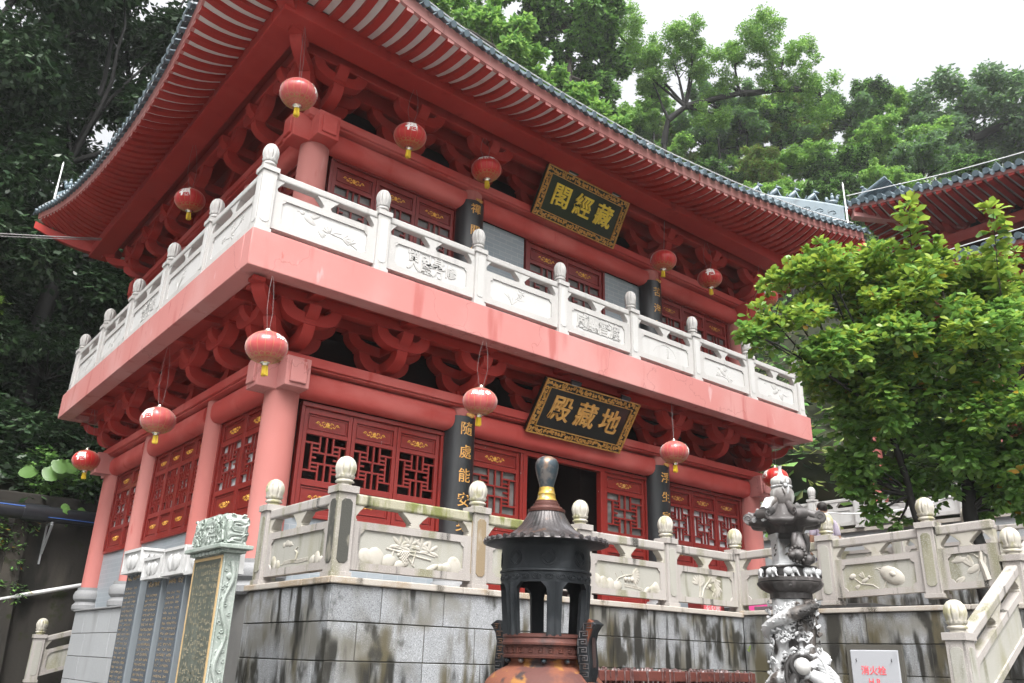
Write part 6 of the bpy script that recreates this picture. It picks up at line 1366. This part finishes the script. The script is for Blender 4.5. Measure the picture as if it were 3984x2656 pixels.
def tree(name, label, base, clumps, leaf, size, n, seed, trunk_r=.28, bark='bark', forks=None, group='trees on the hillside', twig=0, sub=3, spread=.75, **k):
    """crown clumps are each broken into smaller clumps so the outline stays ragged"""
    R = random.Random(seed); t = thing(name, label, 'tree', base, 0, group); B = Vector(base)
    cs = []
    for c in clumps:
        for q in range(sub):
            v = Vector((R.gauss(0, 1), R.gauss(0, 1), R.gauss(0, .8))).normalized()*c[3]*spread*R.uniform(.3, 1)
            cs.append((c[0]-B.x+v.x, c[1]-B.y+v.y, c[2]-B.z+v.z, c[3]*(R.uniform(.42, .68) if sub < 6 else R.uniform(.22, .45))))
    mats = leaf if isinstance(leaf, list) else [leaf]
    part('crown', leaf_mesh('crown', cs, n, size, mats, seed, **k), t)
    mb = MB(); loc = [Vector(c[:3])-B for c in clumps]
    if forks:
        trunk = limb(mb, (0, 0, 0), tuple(Vector(forks[0])-B), trunk_r, trunk_r*.75, R, .05, 8)
        joints = [Vector(f)-B for f in forks]; rr = [trunk_r*.75]
        for a, b in zip(joints[:-1], joints[1:]): limb(mb, a, b, trunk_r*.7, trunk_r*.5, R, .08)
    else:
        top = sum(loc, Vector())/len(loc); top.z -= .25*max(c[3] for c in clumps); mid = Vector((top.x*.35, top.y*.35, top.z*.55))
        limb(mb, (0, 0, 0), mid, trunk_r, trunk_r*.75, R, .06, 8); limb(mb, mid, top, trunk_r*.75, trunk_r*.45, R, .08, 6); joints = [mid.lerp(top, q) for q in (.0, .35, .7, 1)]
    for p in loc:
        j = min(joints, key=lambda q: (q-p).length+max(0, q.z-p.z)*.8); pts = limb(mb, j, p, trunk_r*.38, trunk_r*.09, R, .16)
        for q in range(2+twig):
            b = pts[R.randint(2, 5)]; limb(mb, b, b+Vector((R.uniform(-1, 1), R.uniform(-1, 1), R.uniform(-.2, 1))).normalized()*R.uniform(.4, .8)*max(.5, clumps[0][3]), trunk_r*.12, trunk_r*.03, R, .15, 4)
    mpart('trunk', mb, bark, t, smooth=60); return t
# ---- tall dark trees on the left slope
def column_clumps(x, y, z0, z1, r, n, seed, rc=(1.0, 1.7)):
    R = random.Random(seed); out = []
    for k in range(n):
        a = R.uniform(0, 6.28); q = r*math.sqrt(R.random()); out.append((x+q*math.cos(a), y+q*math.sin(a)*.7, R.uniform(z0, z1), R.uniform(*rc)))
    return out
for i, (x, y, z0, z1, r, n, lm, lab, cnt) in enumerate((
        (-4.6, 12.0, 6.0, 20.5, 2.6, 17, 'leaf_dark', 'tall dark evergreen tree at the far left above the retaining wall', 38000),
        (-1.2, 12.6, 8.0, 21.5, 2.4, 15, ['leaf_dark', 'leaf_deep'], 'dark evergreen tree rising behind the far left roof corner', 36000),
        (1.9, 13.6, 9.0, 22.5, 2.4, 13, ['leaf_deep', 'leaf_dark'], 'dark evergreen tree rising behind the side eave near the top of the picture', 30000),
        (-3.2, 16.2, 7.0, 24.0, 3.0, 13, 'leaf_deep', 'second rank dark tree between the two tall left trees', 26000),
        (.2, 17.0, 8.0, 25.0, 3.0, 12, 'leaf_deep', 'second rank dark tree behind the left roof corner', 25000),
        (4.6, 15.5, 11.0, 25.5, 2.6, 11, 'leaf_dark', 'dark tree close behind the near roof corner at the top', 22000))):
    kw = dict(mat_w=[.6, .4]) if isinstance(lm, list) else {}
    tree('evergreen_tree', lab, (x, y+.2, hh(x, y+.2)-.2), column_clumps(x, y, z0, z1, r, n, 100+i, (.95, 1.55)), lm, .21, cnt, 200+i, trunk_r=.26, bark='bark_wet', whorl=3, droop=.55, sub=4, **kw)
# ---- undergrowth and bushes on the slope
R = random.Random(77); cs = []
for k in range(520):
    x = R.uniform(-9, 9); y = 10.0+R.random()**1.3*10; cs.append((x, y, hh(x, max(10.3, y))+R.uniform(.0, .7), R.uniform(.45, 1.0)))
o = part('undergrowth', leaf_mesh('undergrowth', cs, 80000, .19, ['leaf_deep', 'leaf_dark'], 5, whorl=3, mat_w=[.7, .3]), None); o['kind'] = 'stuff'
R = random.Random(78); cs = []
for k in range(420):
    x = R.uniform(16, 75); y = R.uniform(-4, 52); z = hh(x, y)
    if z > 2.5 or y > 10.5: cs.append((x, y, max(z, 2.2)+R.uniform(.2, 1.4), R.uniform(1.2, 2.4)))
o = part('hill_undergrowth', leaf_mesh('hill_undergrowth', cs, 60000, .5, ['leaf_mid', 'leaf_deep', 'leaf_olive'], 6, whorl=3, mat_w=[.4, .4, .2]), None); o['kind'] = 'stuff'
def bush(label, x, y, z, r, lm, size, n, seed, name='bush'):
    t = thing(name, label, 'bush', (x, y, z), 0, 'bushes on the left slope'); R = random.Random(seed)
    cs = [(R.uniform(-1, 1)*r, R.uniform(-.6, .6)*r, R.uniform(.1, 1.1)*r, r*R.uniform(.3, .5)) for k in range(9)]
    part('foliage', leaf_mesh('foliage', cs, n, size, [lm], seed, whorl=3), t); mb = MB()
    for c in cs: limb(mb, (0, 0, -.1), c[:3], .03, .01, R, .1, 5)
    mpart('stems', mb, 'bark_wet', t)
bush('bright green bush on the dark slope at the left edge below the cable', -3.4, 12.3, 6.2, 1.15, 'leaf_fresh', .10, 3600, 1)
bush('dull green shrub under the striped far eave corner', -1.0, 12.2, 5.6, 1.15, 'leaf_dark', .16, 2400, 2)
bush('dark fern like shrub on the slope left of the balcony end', -1.7, 11.0, 3.2, .95, 'leaf_dark', .18, 2300, 3)
bush('mid green shrub just above the elephant ear plants', -.35, 10.35, 2.4, .75, 'leaf_mid', .13, 1700, 4)
bush('small leafy shrub growing on the wall top beside the rear lantern', .35, 9.95, 2.3, .5, 'leaf_dark', .12, 1100, 5)
R = random.Random(31); cs = [(R.uniform(-2.4, -1.0), 9.50, R.uniform(.35, 1.75), R.uniform(.12, .26)) for k in range(22)]
t = thing('wall_creeper', 'green creeper hanging on the left part of the retaining wall below the black pipe', 'creeper', (-1.8, 9.55, .6))
part('leaves', leaf_mesh('leaves', [(c[0]+1.8, c[1]-9.55, c[2]-.6, c[3]) for c in cs], 1500, .09, ['leaf_dark', 'leaf_mid', 'leaf_yellowed'], 9, whorl=2, mat_w=[.6, .33, .07]), t)
# ---- bright trees just above the roof line
tree('broadleaf_tree', 'bright green broadleaf tree right above the front eave at the top middle', (16.5, 17.2, hh(16.5, 17.2)-.3), M1, ['leaf_mid', 'leaf_fresh'], .30, 30000, 301, trunk_r=.30, whorl=4, twig=1, shape='quad', mat_w=[.6, .4], sub=8, spread=1.05, shell=.3)
tree('broadleaf_tree', 'large deep green tree behind the bright one at the top middle', (23, 19.5, hh(23, 19.5)-.3), M2, ['leaf_mid', 'leaf_dark'], .30, 40000, 302, trunk_r=.4, whorl=4, mat_w=[.7, .3], sub=8, spread=1.0, shell=.3)
F1 = [(34.75, 22.34, 29.5), (34.46, 21.58, 33.41), (34.28, 20.95, 34.98), (34.99, 19.94, 35.87), (37.71, 17.27, 36.83), (39.76, 15.45, 37.19), (41.91, 13.75, 37.12)]
tree('spreading_tree', 'open spreading tree with bare dark limbs against the white sky', (35, 22.6, hh(35, 22.6)-.3), R1, ['leaf_fresh', 'leaf_mid'], .17, 62000, 303, trunk_r=.36, bark='bark_wet', forks=F1, whorl=3, twig=3, mat_w=[.5, .5], sub=18, spread=1.35, shell=.15)
tree('grey_green_tree', 'big greyish green tree at the right edge of the hill', (59.5, 11, hh(59.5, 11)-.3), G1, ['leaf_grey', 'leaf_mid'], .34, 52000, 304, trunk_r=.5, bark='bark_wet', forks=[(60.09, 11.38, 34.56), (58.44, 10.15, 39.0), (60.5, 7.5, 40.5)], whorl=3, twig=1, mat_w=[.75, .25], sub=9, spread=1.1, shell=.25)
# ---- forest behind the right hall: four grown trees, copied over the slope
KIND = []
for i, (lm, lab) in enumerate(((['leaf_fresh', 'leaf_mid'], 'fresh green'), (['leaf_olive', 'leaf_fresh'], 'olive yellow'), (['leaf_mid', 'leaf_dark'], 'deep green'), (['leaf_grey', 'leaf_mid'], 'pale grey green'))):
    R = random.Random(400+i); cl_ = [(R.gauss(0, .5), R.gauss(0, .5), 7+R.uniform(-1.3, .95), R.uniform(.32, .5)) for k in range(15)]
    cl_ = [(c[0]*1.0, c[1]*1.0, c[2], c[3]) for c in cl_]
    t = tree('hill_tree', lab, (0, 0, 0), cl_, lm, .105, 22000, 400+i, trunk_r=.09, bark='bark_wet', whorl=3, group='trees on the hillside', mat_w=[.6, .4], spread=1.15, sub=9, shell=.25, twig=1); KIND.append((t, lab))
WHERE = ['above the right eave', 'below the spreading tree', 'left of the tall lightning rod', 'high on the skyline', 'just over the rear hall roof', 'beside the greyish tree', 'low behind the rear hall ridge']
R = random.Random(9); order = [0, 1, 3, 0, 2, 1, 3, 2, 0, 1, 0, 2, 1, 0, 2, 0, 3, 2, 0, 2, 0, 3, 1, 2, 3, 0, 2, 0, 3, 1, 0]
ADJ = ['rounded', 'loose', 'dense', 'ragged', 'broad', 'narrow', 'open', 'bushy']
for i, (x, y, hz, z, r) in enumerate(FOREST):
    src, lab = KIND[order[i % len(order)]]; first = src.get('used') is None
    o = src if first else copy_tree(src); src['used'] = 1
    s = (z-hz)/7.0 if (z-hz) > 8 else r/1.12
    sx = r/1.02
    base_z = z-7.0*sx
    o.location = (x, y, base_z); o.scale = (sx, sx, sx); o.rotation_euler = (0, 0, R.uniform(0, 6.28))
    near_ = WHERE[(0 if y > 30 else 1 if y > 24 else 3 if z > 44 else 2 if y > 16 else 6 if y > 12 else 4 if y > 7 else 5)]
    o['label'] = '%s %s tree with %s crown, %s' % (ADJ[i % 8], lab, ('small', 'middling', 'wide')[0 if r < 2.3 else 1 if r < 2.9 else 2], near_)
    o['group'] = 'trees on the hillside'
for t, lab in KIND:
    if 'used' in t: del t['used']
for o in bpy.data.objects:
    if 'used' in o: del o['used']
# ---- leafy tree on the terrace
t = thing('magnolia_tree', 'leafy tree with glossy yellow green top leaves growing behind the lotus balustrade', 'tree', (9.3, -4.75, .02))
B = Vector((9.3, -4.75, .02)); R = random.Random(55)
def brk(L, k=5):
    out = []
    for c in L:
        for q in range(k):
            v = Vector((R.gauss(0, 1), R.gauss(0, 1), R.gauss(0, .8))).normalized()*c[3]*R.uniform(.25, .95); out.append((c[0]-B.x+v.x, c[1]-B.y+v.y, c[2]-B.z+v.z, c[3]*R.uniform(.3, .5)))
    return out
FR = random.Random(91); NEAR = NEAR+[tuple((np.array(a_)*.5+np.array(b_)*.5+np.array([FR.uniform(-.3, .3), FR.uniform(-.3, .3), FR.uniform(-.1, .2), 0])).tolist()) for a_, b_ in [FR.sample(NEAR, 2) for q in range(400)] if sum((a_[i]-b_[i])**2 for i in range(3)) < 1.7][:34]
hi = [c for c in NEAR if c[2] > 4.1]; mid_ = [c for c in NEAR if 3.1 < c[2] <= 4.1]; lo = [c for c in NEAR if c[2] <= 3.1]  # leaf mix set by height: most lime on top, greener below
part('top_leaves', leaf_mesh('top_leaves', brk(hi), 24000, .112, ['leaf_lime', 'leaf_near', 'leaf_yellowed'], 61, shape='leaf', whorl=6, droop=-.25, mat_w=[.64, .355, .005]), t, label='yellow green leaves at the top of the crown')
part('leaves', leaf_mesh('leaves', brk(mid_), 21000, .118, ['leaf_near', 'leaf_lime', 'leaf_yellowed'], 62, shape='leaf', whorl=6, droop=-.05, mat_w=[.80, .194, .006]), t)
part('leaves', leaf_mesh('leaves', brk(lo), 12500, .132, ['leaf_near', 'leaf_mid', 'leaf_yellowed'], 63, shape='leaf', whorl=5, droop=.1, mat_w=[.6, .395, .005]), t)
mb = MB(); j0 = Vector((9.35, -4.68, 1.7))-B
limb(mb, (0, 0, 0), j0, .13, .11, R, .03); j1 = Vector((9.3, -4.9, 3.0))-B; limb(mb, j0, j1, .11, .08, R, .06)
s0 = Vector((8.95, -4.35, .02))-B; j2 = Vector((8.45, -4.22, 1.9))-B; limb(mb, s0, j2, .075, .06, R, .06); j3 = Vector((7.9, -4.3, 3.0))-B; limb(mb, j2, j3, .06, .045, R, .08)
for c in NEAR:
    p = Vector(c[:3])-B; j = min((j0, j1, j2, j3), key=lambda q: (q-p).length+max(0, q.z-p.z)); pts = limb(mb, j, p, .032, .010, R, .18)
    for q in range(3): b = pts[R.randint(3, 6)]; limb(mb, b, b+Vector((R.uniform(-1, 1), R.uniform(-1, 1), R.uniform(-.1, .8))).normalized()*c[3]*.9, .010, .004, R, .12, 4)
mpart('trunk', mb, 'bark_wet', t, smooth=60)
for sh in (SH1, SH2, SH3):
    P = [Vector(p)-B for p in sh]; mb = MB(); mb.tube([P[0]-Vector((0, 0, .4))]+P, [.016]+[.012-.004*k for k in range(len(P))], 6); st = mpart('shoot', mb, 'bark', t)
    L = (P[-1]-P[0]).length; pts = [P[0].lerp(P[-1], k/9) for k in range(10)]
    part('shoot_leaves', leaf_mesh('shoot_leaves', [(p.x, p.y, p.z, .06) for p in pts], 44, .17, ['leaf_lime', 'leaf_near'], int(L*100), shape='leaf', whorl=4, droop=-.2, mat_w=[.75, .25]), st)
# ------------------------------------------------------------------ the rear hall on the right
t = thing('rear_hall', 'two tiered red hall with grey tiled eaves behind the leafy tree at the right', 'temple', (22, -6, 3.2)); O = Vector((22, -6, 3.2))
def hp(name, mb, m, smooth=35, **k): return mpart(name, mb, m, t, smooth=smooth, loc=tuple(-O), **k)
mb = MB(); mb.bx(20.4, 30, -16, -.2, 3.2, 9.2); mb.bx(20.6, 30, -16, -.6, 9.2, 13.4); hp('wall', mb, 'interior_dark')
mb = MB(); mb.bx(20.25, 20.39, -16, -.2, 3.3, 6.2); hp('red_doors', mb, 'door_dark')
for y in (2.1, -1.6, -5.3, -9.0):
    mb = MB(); mb.lathe([(.23, 3.62), (.225, 9)], 24, (20, y, 0)); hp('column', mb, 'column_paint', bevel=0)
    mb = MB(); mb.lathe([(.27, 3.2), (.33, 3.25), (.27, 3.36), (.34, 3.48), (.30, 3.60), (.23, 3.62)], 24, (20, y, 0)); hp('column_base', mb, 'drum_stone')
for y in (-1.0, -4.6, -8.2): mb = MB(); mb.lathe([(.22, 10.2), (.21, 12.2)], 20, (20.3, y, 0)); hp('column', mb, 'beam_paint')
mb = MB(); mb.bx(19.85, 20.2, -16, 2.2, 8.3, 8.75); mb.bx(20.1, 20.5, -16, -.8, 11.55, 11.9); mb.bx(19.3, 19.5, -16, 0, 9.55, 9.75); mb.bx(19.5, 19.75, -16, 0, 12.35, 12.6); hp('architrave', mb, 'beam_paint', bevel=.02)
for y in [-1.2-1.15*k for k in range(10)]:
    part('bracket_set', bk, t, tuple(Vector((20.1, y, 8.75))-O), (0, 0, -PI/2), sc=(1.15, 1.25, 1.35)); part('bracket_set', bk, t, tuple(Vector((20.4, y, 11.9))-O), (0, 0, -PI/2), sc=(1.1, 1.15, 1.2))
def hall_eave(X, y0, zt, over, rise, nm, side=True):
    zf = lambda y: interp(y, *zt); sp = .27; ra = MB(); so_ = MB(); fa = MB(); ti = MB()
    yy = [y0-sp*k for k in range(int((y0+16)/sp))]
    for i, y in enumerate(yy):
        z = zf(y); zi = zf(-7)+.45; lim = min(over, max(.3, y0-y+.4))
        A = lambda q, dz: (X+lim*q, y, z+(zi-z)*q*lim/over+dz)
        for a, b in ((0, .5), (.5, 1)):
            ra.hexa([(A(a, 0)[0], y-.075, A(a, 0)[2]), (A(b, 0)[0], y-.075, A(b, 0)[2]), (A(b, 0)[0], y+.075, A(b, 0)[2]), (A(a, 0)[0], y+.075, A(a, 0)[2]), (A(a, 0)[0], y-.075, A(a, .11)[2]), (A(b, 0)[0], y-.075, A(b, .11)[2]), (A(b, 0)[0], y+.075, A(b, .11)[2]), (A(a, 0)[0], y+.075, A(a, .11)[2])])
        so_.add([(A(0, .1)[0], y-sp/2, A(0, .1)[2]), (A(1, .1)[0], y-sp/2, A(1, .1)[2]), (A(1, .1)[0], y+sp/2, A(1, .1)[2]), (A(0, .1)[0], y+sp/2, A(0, .1)[2])], [(0, 1, 2, 3)])
        z2 = zf(y-sp); fa.hexa([(X-.02, y-sp, z2+.08), (X+.04, y-sp, z2+.08), (X+.04, y, z+.08), (X-.02, y, z+.08), (X-.02, y-sp, z2+.20), (X+.04, y-sp, z2+.20), (X+.04, y, z+.20), (X-.02, y, z+.20)])
        L = min(4.5, max(.4, y0-y+.3)); ti.tube([(X-.12+L*k/5+.0, y, z+.28+rise*(L*k/5)+.04*(L*k/5)**2+(zf(-7)-z)*smooth01(L*k/5/4)) for k in range(6)], .08, 8)
        ti.tube([(X-.15, y, z+.265), (X-.12, y, z+.275)], .09, 12)
        ti.add([(X-.10, y-sp*.8, z+.22), (X-.10, y-sp*.2, z+.22), (X-.10, y-sp*.3, z+.12), (X-.10, y-sp*.5, z+.07), (X-.10, y-sp*.7, z+.12)], [(0, 1, 2, 3, 4)])
        ti.add([(X-.10+L*k/5, y-q, z+.22+rise*(L*k/5)+.04*(L*k/5)**2+(zf(-7)-z)*smooth01(L*k/5/4)) for k in range(6) for q in (0, sp)], [(2*k, 2*k+1, 2*k+3, 2*k+2) for k in range(5)])
    hp(nm+'_rafters', ra, 'red_paint', 0); hp(nm+'_soffit', so_, 'soffit_white', 0); hp(nm+'_fascia', fa, 'faded_paint', 0); hp(nm+'_tiles', ti, 'tile_blue', 50)
    mb = MB(); z = zf(y0)        # hip end: beam, ridge and the return eave
    mb.hexa([(X, y0-.15, z-.22), (X+.2, y0+.05, z-.22), (X+2.6, y0-2.3, z-.75), (X+2.4, y0-2.5, z-.75), (X, y0-.15, z+.05), (X+.2, y0+.05, z+.05), (X+2.6, y0-2.3, z-.4), (X+2.4, y0-2.5, z-.4)]); hp('hip_beam', mb, 'faded_paint', 0)
    ra2 = MB(); so2 = MB(); ti2 = MB()
    for k in range(26):
        x = X+.2+sp*k; q = z-(z-zf(-7))*smooth01((x-X)/5); lim = min(over, x-X+.2)
        ra2.hexa([(x-.075, y0-lim, q+.3*lim/over), (x+.075, y0-lim, q+.3*lim/over), (x+.075, y0, q), (x-.075, y0, q), (x-.075, y0-lim, q+.11+.3*lim/over), (x+.075, y0-lim, q+.11+.3*lim/over), (x+.075, y0, q+.11), (x-.075, y0, q+.11)])
        so2.add([(x-sp/2, y0-lim, q+.1+.3*lim/over), (x+sp/2, y0-lim, q+.1+.3*lim/over), (x+sp/2, y0, q+.1), (x-sp/2, y0, q+.1)], [(0, 1, 2, 3)])
        ti2.tube([(x, y0+.12, q+.27), (x, y0-1.2, q+.75)], .08, 8); ti2.add([(x, y0+.1, q+.2), (x+sp, y0+.1, q+.2), (x+sp, y0-1.2, q+.7), (x, y0-1.2, q+.7)], [(0, 1, 2, 3)])
    hp(nm+'_rafters', ra2, 'red_paint', 0); hp(nm+'_soffit', so2, 'soffit_white', 0); hp(nm+'_tiles', ti2, 'tile_blue', 50)
    mb = MB(); n = 10; pts = [(X+.25+.40*k, y0-.25-.40*k, z+.27+.05*k+.010*k*k-(z-zf(-7))*smooth01(.4*k/4)*.6) for k in range(n)]
    for a, b in zip(pts[:-1], pts[1:]):
        mb.hexa([(a[0]-.07, a[1]-.07, a[2]), (b[0]-.07, b[1]-.07, b[2]), (b[0]+.07, b[1]+.07, b[2]), (a[0]+.07, a[1]+.07, a[2]), (a[0]-.07, a[1]-.07, a[2]+.24), (b[0]-.07, b[1]-.07, b[2]+.24), (b[0]+.07, b[1]+.07, b[2]+.24), (a[0]+.07, a[1]+.07, a[2]+.24)])
    mb.tube([(p[0], p[1], p[2]+.25) for p in pts], .06, 8); rd = hp('hip_ridge', mb, 'tile_blue')
    if side:
        for k in range(4):
            p = Vector(pts[k+1 if k else 0])+Vector((.15, -.15, .32)); f = Vector((-.7071, .7071, 0)); bb = MB()
            bb.tube([p-f*.14, p-f*.05+Vector((0, 0, .1)), p+f*.03+Vector((0, 0, .2))], [.06, .08, .055], 8); bb.ell(p+f*.06+Vector((0, 0, .25)), (.065, .06, .05)); bb.ell(p+f*.11+Vector((0, 0, .24)), (.035, .035, .025)); bb.tube([p+f*.04+Vector((0, 0, .18)), p+f*.11, p+f*.14-Vector((0, 0, .03))], [.04, .03, .03], 6); bb.tube([p-f*.14, p-f*.2+Vector((0, 0, .1)), p-f*.15+Vector((0, 0, .17))], [.025, .02, .012], 6)
            mpart('ridge_beast', bb, 'tile_blue', rd)
        bb = MB(); p = Vector(pts[6])+Vector((.1, -.1, .3))
        for k in range(7): bb.tube([p+Vector((.1*k*.3, -.1*k*.3, 0)), p+Vector((.25+.04*k, -.25-.04*k, .22+.03*k)), p+Vector((.42+.03*k, -.42-.03*k, .42+.05*k)), p+Vector((.40+.02*k, -.40-.02*k, .58+.05*k))], [.05, .045, .035, .012], 6)
        bb.tube([p, p+Vector((-.05, .05, .25)), p+Vector((.02, -.02, .42)), p+Vector((-.1, .1, .45))], [.018, .014, .01, .005], 6)
        mpart('dragon_ornament', bb, 'tile_blue', rd)
hall_eave(18.0, .87, ([-16, -9, -7, -4.03, -2, 0, .87], [11.55, 11.55, 11.6, 11.85, 12.15, 12.55, 12.75]), 2.2, .20, 'upper_eave')
hall_eave(17.6, .6, ([-16, -9, -7, -3.6, -1.5, -.3, .6], [9.45, 9.45, 9.5, 9.62, 9.68, 9.75, 9.95]), 2.3, .18, 'lower_eave', False)
mb = MB(); mb.tube([(17.85, y, interp(y, [-16, -7, -4.03, -2, 0, .87], [11.85, 11.9, 12.2, 12.5, 12.9, 13.08])+.15) for y in [.8-.5*k for k in range(30)]], .014, 5); mb.tube([(17.45, y, interp(y, [-16, -7, -3.6, -.3, .6], [9.75, 9.8, 9.92, 10.05, 10.2])+.12) for y in [.5-.5*k for k in range(30)]], .014, 5); hp('lightning_strip', mb, 'white_metal')
t2 = thing('stone_platform', 'pale stone platform wall carrying the rear hall and its balustrade', 'wall', (19.3, 0, 0))
mb = MB(); mb.bx(0, 12, -16, 6.5, 0, 3.18); mpart('platform', mb, 'block_clean', t2, smooth=0); mb = MB(); mb.bx(-.08, 12, -16.05, 6.55, 3.182, 3.28); mpart('coping', mb, 'cap_stone', t2, smooth=0)
BAB = dict(TEB, name='back')
balustrade('pale stone balustrade on the platform edge of the rear hall behind the tree trunks', (19.25, 5.4, 3.28), -PI/2, [0, 1.5, 3.0, 4.5, 6.0, 7.5], dict(UPB, name='back', s=.22, hp=1.0, hf=.4, mats=('granite_clean', 'granite_field', 'granite_clean', 'granite_field', 'carved_clean', 'granite_clean')), [None]*5)
balustrade('lichen covered lower balustrade in front of the platform behind the visitor', (14.6, .6, 1.45), -PI/2, [0, 1.55, 3.1, 4.65, 6.2], dict(TEB, name='back_low', s=.24, hp=.9, hf=.36), ['orchid', None, 'lotus', None])
blockwall('low grey stone wall carrying the lichen covered lower balustrade', wallT((14.5, .9, 0), 0, -1), 0, 7.2, -.2, 1.45, [.36]*5, 41, 'block_stone', 'cap_stone', name='stone_wall')
# ------------------------------------------------------------------ thin mist in the air over the whole place
hm = bpy.data.materials.new('mist'); hm.use_nodes = True; t_ = hm.node_tree; t_.nodes.clear()
ho = t_.nodes.new('ShaderNodeOutputMaterial'); pv = t_.nodes.new('ShaderNodeVolumePrincipled')
pv.inputs['Color'].default_value = (.93, .95, .97, 1); pv.inputs['Density'].default_value = .0005; pv.inputs['Anisotropy'].default_value = .2
t_.links.new(pv.outputs[0], ho.inputs['Volume']); MATS['mist'] = hm
mb = MB(); mb.bx(-310, 310, -310, 310, GZ-1, 75); o = mpart('haze', mb, 'mist', None, smooth=0); o['kind'] = 'stuff'
scn.cycles.volume_bounces = 0; scn.cycles.volume_step_rate = 5
